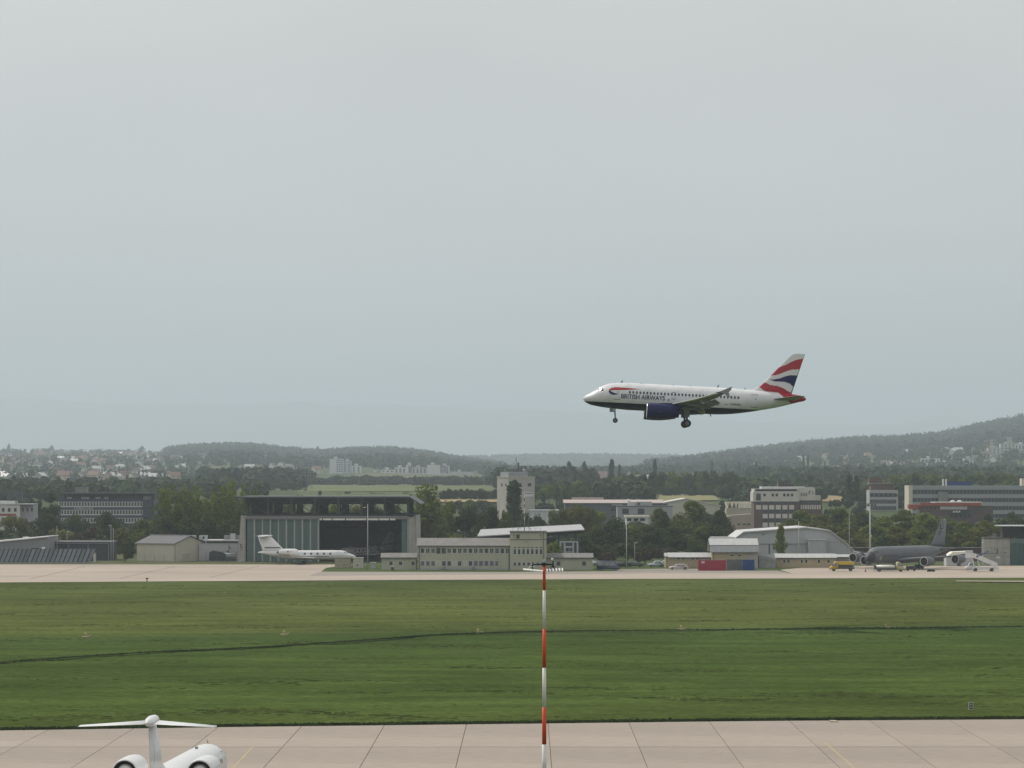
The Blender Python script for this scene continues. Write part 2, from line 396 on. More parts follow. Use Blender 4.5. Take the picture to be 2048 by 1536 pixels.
far_sheet('grass_verge', [(642,1143.4),(1000,1144.4),(1300,1141.9),(1555,1141.4),(1600,1135.9),(1700,1131.9),(2100,1131),(2100,1118),(840,1118),(840,1126),(690,1130),(652,1136)], .02, mat('verge_grass',(.05,.075,.022),.95,var=.3,scale=.4,spec=.05), 'grass verge around the low airfield buildings')
far_sheet('forecourt', [(1228,1142),(1330,1141.8),(1420,1141.6),(1420,1138),(1330,1137.5),(1240,1139)], .04, CONC_D, 'small paved forecourt by the parked cars')
far_sheet('concrete_pad', [(1912,1165.0),(2400,1167.5),(2400,1165),(1912,1163.6)], .26, CONC_F, 'pale strip of concrete at the grass edge on the right')
# joints of the far apron
JT = mat('joint_tar',(.05,.045,.04))
for a, b, lab in [((0,1160),(612,1152.6),'long'),((60,1158.5),(170,1133),'short'),((240,1157),(350,1133),'short'),((420,1155),(520,1132),'short'),((300,1144),(640,1139.5),'mid')]:
    p, q = gp(*a), gp(*b); d = (q-p).normalized(); n = Vector((-d.y,d.x,0))*.16
    sheet('joint', [p-n,q-n,q+n,p+n], .036, JT, 'thin dark joint across the hangar apron')
# ------------------------------------------------------------------ aircraft
WHITE = mat('white_paint',(.64,.655,.67),.32,var=.04,scale=.6,spec=.45,coat=.15)
SILVER = mat('bare_metal',(.62,.63,.65),.3,.75,var=.08,scale=2)
GREYP = mat('wing_grey',(.19,.20,.215),.42,var=.06,scale=.5)
NAVY = mat('navy_paint',(.008,.011,.07),.4,var=.1,scale=.7,spec=.15)
REDP = mat('red_paint',(.36,.008,.022),.35,var=.08,scale=.7,coat=.2)
BLACK = mat('black_rubber',(.014,.014,.015),.7,var=.3,scale=3)
DARKM = mat('dark_metal',(.06,.062,.066),.5,.4,var=.2,scale=2)
GLASS = glassmat('dark_glass')
TKGREY = mat('tanker_grey',(.10,.112,.128),.5,var=.12,scale=.25,spec=.4)
TKDARK = mat('tanker_dark',(.025,.028,.033),.5,var=.2,scale=.5)

def cub(xs, ys):
    xs = np.array(xs, float); ys = np.array(ys, float)
    h = np.diff(xs); d = np.diff(ys)/h; m = np.zeros(len(xs)); m[0] = d[0]; m[-1] = d[-1]
    for i in range(1, len(xs)-1):
        m[i] = 0 if d[i-1]*d[i] <= 0 else 2*d[i-1]*d[i]/(d[i-1]+d[i])
    def fn(x):
        i = int(np.clip(np.searchsorted(xs, x)-1, 0, len(h)-1)); t = (np.clip(x, xs[0], xs[-1])-xs[i])/h[i]
        return float(ys[i]*(2*t**3-3*t*t+1)+m[i]*h[i]*(t**3-2*t*t+t)+ys[i+1]*(-2*t**3+3*t*t)+m[i+1]*h[i]*(t**3-t*t))
    return fn
class Body:
    """fuselage from (station, top, bottom, half width)"""
    def __init__(s, st):
        s.x = [a[0] for a in st]; s.t = cub(s.x,[a[1] for a in st]); s.b = cub(s.x,[a[2] for a in st]); s.w = cub(s.x,[a[3] for a in st])
    def ring(s, x, n=32):
        t, b, w = s.t(x), s.b(x), s.w(x); c = (t+b)/2; r = (t-b)/2
        return [(x, w*math.cos(2*PI*k/n), c+r*math.sin(2*PI*k/n)) for k in range(n)]
    def side(s, x, z, off=.015):
        t, b, w = s.t(x), s.b(x), s.w(x); c = (t+b)/2; r = max((t-b)/2, 1e-3)
        return w*math.sqrt(max(0, 1-min(1, ((z-c)/r)**2)))+off
    def build(s, name, mats, parent, n=32, step=.5):
        xs = set(s.x); x = s.x[0]
        while x < s.x[-1]:
            xs.add(round(x,3)); x += step*(.3 if x < s.x[0]+3 else 1)
        mb = MB(); mb.loft([s.ring(x, n) for x in sorted(xs)])
        return mb.build(name, mats, parent, smooth=True)
def foil(c, t, n=9):
    up = []; lo = []
    for i in range(n):
        u = .5*(1-math.cos(PI*i/(n-1))); y = 5*t*(.2969*math.sqrt(u)-.126*u-.3516*u*u+.2843*u**3-.1036*u**4)
        up.append((u*c, y*c)); lo.append((u*c, -y*c*.75))
    return up[::-1] + lo[1:-1]
def wing_mb(secs, vertical=False, tw=None):
    rings = []
    for (x, y, z, c, t) in secs:
        rings.append([(x+a, y+b, z) if vertical else (x+a, y, z+b) for a, b in foil(c, t)])
    return MB().loft(rings)
def nacelle(parent, pos, r, L, mats, name='engine', exhaust=False, prof=None):
    """engine along x, intake at -x"""
    e = bpy.data.objects.new(name, None); COL.objects.link(e); e.parent = parent; e.location = pos
    x0 = -L*.45
    p = prof or [(x0+.02,.90),(x0+.0,.93),(x0+.06,.97),(x0+L*.1,1.0),(x0+L*.3,1.03),(x0+L*.55,1.0),(x0+L*.8,.86),(x0+L,.70)]
    mb = MB(); mb.lathe([(t, q*r) for t, q in p[2:]], n=24); mb.build('nacelle', mats[0], e, smooth=True)
    mb = MB(); mb.lathe([(x0+.3,.84*r),(x0+.05,.87*r),(x0-.02,.92*r),(x0+.02,.955*r),(x0+.07,.972*r)], n=24); mb.build('intake_lip', mats[1], e, smooth=True)
    mb = MB(); mb.lathe([(x0+.3,.84*r),(x0+.5,.83*r),(x0+.52,.01)], n=24); mb.build('fan', mats[2], e)
    mb = MB(); mb.lathe([(x0+.2,.02),(x0+.3,.14*r),(x0+.5,.27*r)], n=16); mb.build('spinner', mats[3] if len(mats) > 3 else DARKM, e, smooth=True)
    if exhaust:
        mb = MB(); mb.lathe([(x0+L,.88*r),(x0+L-.04,.8*r),(x0+L-.5,.76*r)], n=24); mb.build('nozzle_rim', BLACK, e, smooth=True)
        mb = MB(); mb.lathe([(x0+L-.5,.755*r),(x0+L-.52,.02)], n=24); mb.build('nozzle_back', DARKM, e, smooth=True)
        mb = MB(); mb.lathe([(x0+L-.5,.64*r),(x0+L-.2,.62*r),(x0+L-.02,.5*r),(x0+L+.12,.22*r),(x0+L+.2,.02)], n=20); mb.build('exhaust_cone', mat('core_metal',(.55,.55,.55),.35,.3), e, smooth=True)
    else:
        mb = MB(); mb.lathe([(x0+L,.70*r),(x0+L-.3,.62*r),(x0+L-.3,.02)], n=20); mb.lathe([(x0+L-.3,.4*r),(x0+L+.15,.3*r),(x0+L+.5,.02)], n=16); mb.build('exhaust', DARKM, e)
    return e
def wheel(parent, pos, r, w, name='wheel'):
    mb = MB(); mb.lathe([(-w/2,.55*r),(-w/2,.9*r),(-w*.3,r),(w*.3,r),(w/2,.9*r),(w/2,.55*r)], axis='y', n=20)
    o = mb.build(name, BLACK, parent, smooth=False); o.location = pos
    mb = MB(); mb.lathe([(-w*.42,.02),(-w*.42,.56*r),(w*.42,.56*r),(w*.42,.02)], axis='y', n=16); mb.build('rim', mat('rim_grey',(.14,.145,.15),.5,.3), o)
    return o
def gear(parent, top, bot, r, w, gap, n=2, strut=.1, name='main_gear', long=0, door=None):
    g = bpy.data.objects.new(name, None); COL.objects.link(g); g.parent = parent; g.location = (0,0,0)
    mb = MB(); mb.tube([top, (bot[0],bot[1],bot[2]+r*.2)], strut, 10); mb.tube([(top[0]-r*1.3,top[1],top[2]), (bot[0],bot[1],(top[2]+bot[2])/2)], strut*.5, 6)
    mb.tube([(bot[0],bot[1]-gap-w*.2,bot[2]),(bot[0],bot[1]+gap+w*.2,bot[2])], strut*.7, 8)
    if long: mb.tube([(bot[0]-long,bot[1],bot[2]),(bot[0]+long,bot[1],bot[2])], strut*.9, 8)
    mb.build('strut', DARKM, g, smooth=True)
    for dx in ((-long, long) if long else (0,)):
        for sy in (-1, 1): wheel(g, (bot[0]+dx, bot[1]+sy*gap, bot[2]), r, w)
    if door:
        mb = MB(); mb.box(*door); mb.build('gear_door', GREYP, g)
    return g
def rounded(cx, cz, w, h, n=4, r=None):
    r = r if r is not None else min(w,h)/2; P = []
    for qx, qz, a0 in ((1,1,0),(-1,1,90),(-1,-1,180),(1,-1,270)):
        for k in range(n+1):
            a = R(a0+90*k/n); P.append((cx+qx*(w/2-r)+r*math.cos(a), cz+qz*(h/2-r)+r*math.sin(a)))
    return P
def decal(body, poly, side, off=.02):
    """thin plate following the fuselage side; poly in (station, z)"""
    mb = MB(); n = len(poly)
    cx = sum(p[0] for p in poly)/n; cz = sum(p[1] for p in poly)/n
    o_ = [(x, side*body.side(x,z,off), z) for x, z in poly]; c = (cx, side*body.side(cx,cz,off), cz)
    mb.add(o_+[c], [(i,(i+1) % n,n) for i in range(n)]); return mb
def outline(body, poly, side, w=.05, off=.02):
    mb = MB(); n = len(poly)
    cx = sum(p[0] for p in poly)/n; cz = sum(p[1] for p in poly)/n
    inn = [(x+(cx-x)*w/max(.2,abs(x-cx)+abs(z-cz))*1.3, z+(cz-z)*w/max(.2,abs(x-cx)+abs(z-cz))*1.3) for x, z in poly]
    v = [(x, side*body.side(x,z,off), z) for x, z in poly]+[(x, side*body.side(x,z,off), z) for x, z in inn]
    mb.add(v, [(i,(i+1) % n,n+(i+1) % n,n+i) for i in range(n)]); return mb
def text_polys(s, size=1.0, align='LEFT', squeeze=1.0, bold=0.0):
    cu = bpy.data.curves.new('t', 'FONT'); cu.body = s; cu.size = size; cu.align_x = align; cu.resolution_u = 3; cu.offset = bold
    ob = bpy.data.objects.new('t', cu); COL.objects.link(ob)
    dg = bpy.context.evaluated_depsgraph_get(); me = bpy.data.meshes.new_from_object(ob.evaluated_get(dg))
    v = [(p.co.x*squeeze, p.co.y) for p in me.vertices]; f = [tuple(p.vertices) for p in me.polygons]
    bpy.data.objects.remove(ob); bpy.data.curves.remove(cu); bpy.data.meshes.remove(me); return v, f
def text_plate(s, width, height, m, parent, loc, normal='-y', name='lettering', rz=0.0):
    """flat lettering fitted into width x height, facing -y, lower left at loc"""
    v, f = text_polys(s); x0 = min(p[0] for p in v); x1 = max(p[0] for p in v); y0 = min(p[1] for p in v); y1 = max(p[1] for p in v)
    mb = MB(); mb.add([((p[0]-x0)/(x1-x0)*width, 0, (p[1]-y0)/(y1-y0)*height) for p in v], f)
    o = mb.build(name, m, parent, fix=False); o.location = loc; o.rotation_euler = (0,0,rz); return o
def mark_plate(width, height, m, parent, loc, name='marking', rz=0.0, pattern=(.16,.05,.12,.06,.2,.05,.1,.05,.21)):
    """faint marks too small to read: short raised bars"""
    mb = MB(); x = 0.0; k = width/sum(pattern)
    for i, q in enumerate(pattern):
        if i % 2 == 0: mb.add([(x,0,height*.08*(i % 3)),(x+q*k,0,height*.04*(i % 3)),(x+q*k,0,height*(1-.06*(i % 3))),(x,0,height)],[(0,1,2,3)])
        x += q*k
    o = mb.build(name, m, parent, fix=False); o.location = loc; o.rotation_euler = (0,0,rz); return o
def inside(p, poly):
    x, y = p; c = False; n = len(poly)
    for i in range(n):
        x0, y0 = poly[i]; x1, y1 = poly[(i+1) % n]
        if (y0 > y) != (y1 > y) and x < (x1-x0)*(y-y0)/(y1-y0)+x0: c = not c
    return c

# ---- the airliner on approach
def airliner_paint():
    m = bpy.data.materials.new('airliner_livery'); m.use_nodes = True; nt = m.node_tree; l = nt.links; b = principled(m)
    b.inputs['Roughness'].default_value = .38; b.inputs['Specular IOR Level'].default_value = .2
    tc = N(nt,'ShaderNodeTexCoord'); sx = N(nt,'ShaderNodeSeparateXYZ'); l.new(tc.outputs['Object'], sx.inputs[0])
    a = N(nt,'ShaderNodeMath',operation='LESS_THAN'); a.inputs[1].default_value = -1.06; l.new(sx.outputs[2], a.inputs[0])
    q = N(nt,'ShaderNodeMath',operation='MULTIPLY_ADD'); q.inputs[1].default_value = 1.3; l.new(sx.outputs[2], q.inputs[0]); l.new(sx.outputs[0], q.inputs[2])
    t = N(nt,'ShaderNodeMath',operation='GREATER_THAN'); t.inputs[1].default_value = 31.9; l.new(q.outputs[0], t.inputs[0])
    nz = N(nt,'ShaderNodeTexNoise'); nz.inputs['Scale'].default_value = .8; nz.inputs['Detail'].default_value = 5; l.new(tc.outputs['Object'], nz.inputs['Vector'])
    rp = N(nt,'ShaderNodeValToRGB'); rp.color_ramp.elements[0].color = (.55,.575,.61,1); rp.color_ramp.elements[1].color = (.64,.66,.69,1); rp.color_ramp.elements[0].position = .3; rp.color_ramp.elements[1].position = .6; l.new(nz.outputs[0], rp.inputs[0])
    m1 = N(nt,'ShaderNodeMix',data_type='RGBA'); l.new(a.outputs[0], m1.inputs[0]); l.new(rp.outputs[0], m1.inputs[6]); m1.inputs[7].default_value = (.006,.007,.035,1)
    m2 = N(nt,'ShaderNodeMix',data_type='RGBA'); l.new(t.outputs[0], m2.inputs[0]); l.new(m1.outputs[2], m2.inputs[6]); m2.inputs[7].default_value = (.34,.008,.022,1)
    l.new(m2.outputs[2], b.inputs['Base Color']); return m
def make_airliner():
    D = 542.0; p0 = at(1166.9, 796.7, D)
    root = thing('airliner', 'white and navy passenger jet landing with wheels down and a striped red and blue tail', 'airplane', (p0.x, D, p0.z+.63), rot=(0,R(2.9),0))
    B = Body([(0,-.5,-.75,.12),(.15,-.33,-1.0,.42),(.4,-.12,-1.22,.72),(.8,.12,-1.42,1.03),(1.3,.42,-1.58,1.3),(1.77,.78,-1.66,1.48),(2.4,1.2,-1.76,1.66),(3.0,1.5,-1.83,1.79),(3.6,1.74,-1.88,1.88),(4.6,1.93,-1.95,1.95),(5.8,2.04,-2.02,1.975),(7,2.07,-2.07,1.975),(12,2.07,-2.07,1.975),(20,2.07,-2.07,1.975),(22,2.05,-1.95,1.975),(24.5,1.98,-1.6,1.9),(26.8,1.9,-1.15,1.66),(29.5,1.78,-.55,1.22),(31.4,1.66,0,.86),(33.0,1.5,.48,.5),(33.6,1.32,.62,.36),(33.84,1.16,.74,.22)])
    fus = B.build('fuselage', airliner_paint(), root, n=40)
    # belly fairing
    mb = MB(); rings = []
    for x, w, h in ((9.6,.5,.2),(10.6,1.7,.75),(12,2.15,1.0),(16,2.2,1.05),(18.2,1.8,.8),(19.8,.5,.25)):
        rings.append([(x, w*math.cos(a), -1.32+h*math.sin(a)*1.02) for a in [PI+PI*k/12 for k in range(13)]]+[(x, w*.9, -1.2),(x,-w*.9,-1.2)])
    mb.loft(rings); mb.build('belly_fairing', NAVY, root, smooth=True)
    # cabin windows, both sides
    xs = [7.0+.533*i for i in range(32) if 7.0+.533*i < 24.1]
    wm = {}
    for side in (-1, 1):
        for i, x in enumerate(xs):
            if 12.9 < x < 13.2: continue
            me = wm.get(side)
            if me is None:
                me = decal(B, rounded(10,.62,.29,.42,3,.13), side); me.v = [(v[0]-10,v[1],v[2]) for v in me.v]; me = me.mesh('window', GLASS, fix=False); wm[side] = me
            o = link('window', me, fus); o.location = (x,0,-.0)
    for side in (-1, 1):
        for x0, x1, z0, z1, nm in ((4.55,5.55,-.62,1.3,'door'),(13.4,13.98,-.15,.98,'emergency_exit'),(25.5,26.55,-.75,1.25,'door')):
            d = outline(B, rounded((x0+x1)/2,(z0+z1)/2,x1-x0,z1-z0,3,.14), side, .085).build(nm, mat('door_seam',(.12,.14,.17),.5), fus, fix=False)
            decal(B, rounded((x0+x1)/2+.15,.55,.13,.2,3), side, .025).build('door_window', GLASS, d, fix=False)
    # cockpit glazing
    for side in (-1, 1):
        for poly in ([(1.86,.6),(2.38,.62),(2.36,1.02),(2.2,.98)],[(2.46,.6),(3.0,.66),(2.98,.98),(2.62,1.06),(2.44,1.04)],[(1.52,.52),(1.8,.58),(2.12,.98),(1.98,.93)]):
            decal(B, poly, side, .02).build('cockpit_window', GLASS, fus, fix=False)
    # lettering and ribbon on both sides
    v, f = text_polys('BRITISH AIRWAYS', bold=.018); x0 = min(p[0] for p in v); x1 = max(p[0] for p in v); y1 = max(p[1] for p in v)
    for side in (-1, 1):
        mb = MB(); pts = []
        for p in v:
            u = (p[0]-x0)/(x1-x0); st = 5.72+6.65*u if side < 0 else 12.37-6.65*u; z = -.36+.66*p[1]/y1
            pts.append((st, side*B.side(st,z,.03), z))
        mb.add(pts, f); mb.build('lettering', NAVY, fus, fix=False)
        xs_ = np.linspace(0,1,26)
        for up, lo, m in (([(3.80,.80),(3.95,1.02),(4.3,1.19),(4.9,1.28),(6.2,1.28),(8.35,1.17)],[(3.80,.62),(4.0,.74),(4.5,.82),(5.2,.87),(6.2,.94),(8.35,1.15)],REDP), ([(3.80,.62),(3.98,.70),(4.3,.52),(4.75,.36),(5.3,.26)],[(3.80,.6),(3.86,.42),(4.1,.2),(4.5,.09),(5.3,.22)],NAVY)):
            mb = MB(); g = []
            tu = np.linspace(0,1,len(up)); tl = np.linspace(0,1,len(lo))
            for t in xs_:
                a_ = (np.interp(t,tu,[p[0] for p in up]),np.interp(t,tu,[p[1] for p in up])); b_ = (np.interp(t,tl,[p[0] for p in lo]),np.interp(t,tl,[p[1] for p in lo]))
                for q in range(6):
                    w_ = q/5; x_, z_ = a_[0]*(1-w_)+b_[0]*w_, a_[1]*(1-w_)+b_[1]*w_; g.append((x_, side*B.side(x_,z_,.03), z_))
            mb.add(g, [(i*6+j,i*6+6+j,i*6+7+j,i*6+1+j) for i in range(25) for j in range(5)]); mb.build('ribbon_emblem', m, fus, fix=False)
        mb = MB(); v2, f2 = text_polys('G-EUPO', bold=.03); a0 = min(p[0] for p in v2); a1 = max(p[0] for p in v2); b1 = max(p[1] for p in v2)
        pts = []
        for p in v2:
            u = (p[0]-a0)/(a1-a0); st = 22.4+1.6*u if side < 0 else 24.0-1.6*u; z = -.55+.26*p[1]/b1
            pts.append((st, side*B.side(st,z,.03), z))
        mb.add(pts, f2); mb.build('registration', NAVY, fus, fix=False)
        decal(B, [(21.5,-.52),(22.1,-.52),(22.1,-.44),(21.5,-.44)], side).build('flag', REDP, fus, fix=False)
        decal(B, rounded(12.95,-.28,.42,.42,4), side).build('crest', mat('crest_grey',(.3,.31,.33)), fus, fix=False)
    # antennas, beacon, drain masts
    for x, z, s in ((5.5,2.0,.42),(20.2,2.05,.42),(24.4,1.95,.3)):
        mb = MB(); mb.prism([(x,z-.05),(x+.3*s/.4,z-.05),(x+.42*s/.4,z+s),(x+.27*s/.4,z+s)],'y',-.03,.03); mb.build('antenna', GREYP, fus)
    for x, z, s in ((19.3,-2.05,.36),(17.2,-2.15,.18)):
        mb = MB(); mb.prism([(x,z+.1),(x+.3*s/.4,z+.1),(x+.42*s/.4,z-s),(x+.27*s/.4,z-s)],'y',-.03,.03); mb.build('antenna', DARKM, fus)
    for x in (8.6,13.5,16.0):
        mb = MB(); mb.box(x,x+.35,-.1,.1,2.0,2.12); mb.build('roof_fairing', GREYP, fus)
    # fin with painted wave
    def c3(x, y):
        px = 1380+x/7.877; py = 690+y/7.877; st = (px-1166.9)/13.1
        ax = 690+(403+.051*(st*53.8))/4.096; return (st, (ax-py)/13.1)
    red1 = [c3(*p) for p in [(1380,350),(1480,315),(1560,270),(1640,235),(1760,210),(1760,385),(1690,385),(1580,390),(1480,420),(1400,455),(1330,478),(1230,482)]]
    blue = [c3(*p) for p in [(1225,540),(1300,545),(1400,525),(1480,495),(1560,478),(1720,478),(1720,700),(1610,655),(1560,610),(1480,585),(1380,580),(1300,570)]]
    red2 = [c3(*p) for p in [(1140,575),(1250,630),(1380,650),(1460,680),(1520,720),(1640,780),(1640,840),(1500,810),(1440,765),(1380,750),(1220,750),(1150,715),(1060,650)]]
    LE = [c3(*p) for p in [(930,715),(1010,690),(1090,650),(1160,585),(1300,432),(1560,150),(1600,134)]]
    TEt, TEb = c3(1775,145), c3(1592,790)
    zs = np.linspace(1.4, LE[-1][1], 90); nu = 60
    lex = np.interp(zs, [p[1] for p in LE], [p[0] for p in LE]); tex = np.interp(zs, [TEb[1],TEt[1]], [TEb[0],TEt[0]])
    mb = MB(); o = 0
    fo = lambda u: 5*.10*(.2969*math.sqrt(u)-.126*u-.3516*u*u+.2843*u**3-.1036*u**4)
    for side in (-1, 1):
        o = len(mb.v)
        for j, z in enumerate(zs):
            c = tex[j]-lex[j]; cc = min(c, 5.6)
            for i in range(nu+1):
                u = i/nu; mb.v.append((lex[j]+u*c, side*fo(u)*cc*.9, z))
        for j in range(len(zs)-1):
            for i in range(nu):
                a = o+j*(nu+1)+i; q = (a,a+1,a+nu+2,a+nu+1); mb.f.append(q if side < 0 else q[::-1])
                x = sum(mb.v[k][0] for k in q)/4; z = sum(mb.v[k][2] for k in q)/4
                mi = 1 if inside((x,z),red1) or inside((x,z),red2) else 2 if inside((x,z),blue) else 0
                if i > nu-3 and mi == 0: mi = 3
                mb.m.append(mi)
    k = len(mb.v); a = len(zs)*(nu+1)
    for i in range(nu): mb.f.append((a-nu-1+i, a-nu+i, 2*a-nu+i, 2*a-nu-1+i)); mb.m.append(0)
    mb.build('fin', [WHITE, REDP, NAVY, GREYP], root, smooth=True, fix=False)
    # stabilisers
    for side in (-1, 1):
        wing_mb([(28.2,side*.3,.62,4.0,.10),(28.75,side*1.0,.68,3.6,.10),(31.9,side*6.2,1.22,1.5,.09),(32.15,side*6.3,1.23,1.1,.05)]).build('stabilizer', GREYP, root, smooth=True)
    # wings
    for side in (-1, 1):
        w = wing_mb([(10.6,side*.8,-1.45,6.6,.13),(11.3,side*1.95,-1.28,6.0,.13),(13.7,side*6.4,-.78,3.75,.115),(17.1,side*12.5,.05,2.35,.11),(19.6,side*16.6,.95,1.35,.10)]).build('wing', GREYP, root, smooth=True)
        # slats, flaps, fairings, tip fence
        for y0, y1 in ((2.6,5.1),(6.5,16.2)):
            def le(y): return float(np.interp(y,[1.95,6.4,12.5,16.6],[11.3,13.7,17.1,19.6]))
            def zz(y): return float(np.interp(y,[1.95,6.4,12.5,16.6],[-1.28,-.78,.05,.95]))
            rings = [[(le(y)+a-.38, side*y, zz(y)+b-.16) for a, b in foil(.75,.22)] for y in np.linspace(y0,y1,5)]
            MB().loft(rings).build('slat', WHITE, w, smooth=True)
        def te(y): return float(np.interp(y,[1.95,6.4,12.5,16.6],[17.3,17.45,19.45,20.95]))
        for y0, y1, ch in ((2.3,6.1,1.5),(6.5,12.9,1.05)):
            rings = []
            for y in np.linspace(y0,y1,4):
                c, s_ = math.cos(R(33)), math.sin(R(33)); z0 = zz(y)-.22; x0_ = te(y)-.25
                rings.append([(x0_+a*c+b*s_, side*y, z0-a*s_+b*c) for a, b in foil(ch,.13)])
            MB().loft(rings).build('flap', GREYP, w, smooth=True)
        for y, L_ in ((5.0,4.4),(8.6,3.6),(12.0,3.0)):
            x1_ = te(y)+.9; z1_ = zz(y)-.35; mb = MB(); n = 8; rings = []
            for t in range(n+1):
                u = t/n; r = .26*math.sin(PI*min(1,.08+.92*u))**.7+.02; x = x1_-L_+u*L_; z = z1_-.15*math.sin(PI*u)-(max(0,u-.6))**1.2*1.8
                rings.append([(x, side*y+r*.75*math.cos(a), z+r*math.sin(a)) for a in [2*PI*q/10 for q in range(10)]])
            mb.loft(rings); mb.build('flap_fairing', GREYP, w, smooth=True)
        mb = MB(); y = side*16.62; mb.prism([(19.65,.95),(20.3,1.25),(21.6,1.85),(21.5,1.35),(21.15,1.0),(21.35,.25),(21.1,.2),(20.5,.7)],'y',y-.04,y+.04); mb.build('wingtip_fence', GREYP, w)
        e = nacelle(root, (11.75,side*5.75,-2.12), 1.17, 4.9, [NAVY,SILVER,BLACK,GREYP])
        mb = MB(); mb.prism([(10.4,-1.0),(12.2,-.85),(15.2,-.75),(15.4,-1.1),(14.2,-1.75),(11.0,-1.1)],'y',side*5.75-.17,side*5.75+.17); mb.build('pylon', NAVY, root)
        decal_ = MB(); decal_.box(-.6,-.15,side*1.17-.01,side*1.17+.01,-.1,-.02); decal_.build('engine_marking', WHITE, e)
        gear(root, (15.6,side*3.75,-1.4), (15.85,side*3.75,-3.72), .585, .42, .46, strut=.17, door=(15.25,16.15,side*4.15-.03,side*4.15+.03,-2.75,-1.35))
    gear(root, (4.9,0,-1.8), (5.05,0,-3.75), .38, .24, .25, strut=.1, name='nose_gear', door=(4.1,4.75,-.42,-.38,-2.5,-1.85))
    mb = MB(); mb.lathe([(4.85,.02),(4.86,.1),(4.98,.1)], c=(0,.28,-2.75), n=10); mb.lathe([(4.85,.02),(4.86,.1),(4.98,.1)], c=(0,-.28,-2.75), n=10); mb.bar((5.0,-.35,-2.75),(5.0,.35,-2.75),.08); mb.build('landing_light', DARKM, root)
    # red tail cone end and exhaust
    mb = MB(); mb.lathe([(33.7,.2),(33.95,.16),(33.95,.02)], c=(0,0,.96), n=12); mb.build('auxiliary_exhaust', DARKM, root)
make_airliner()

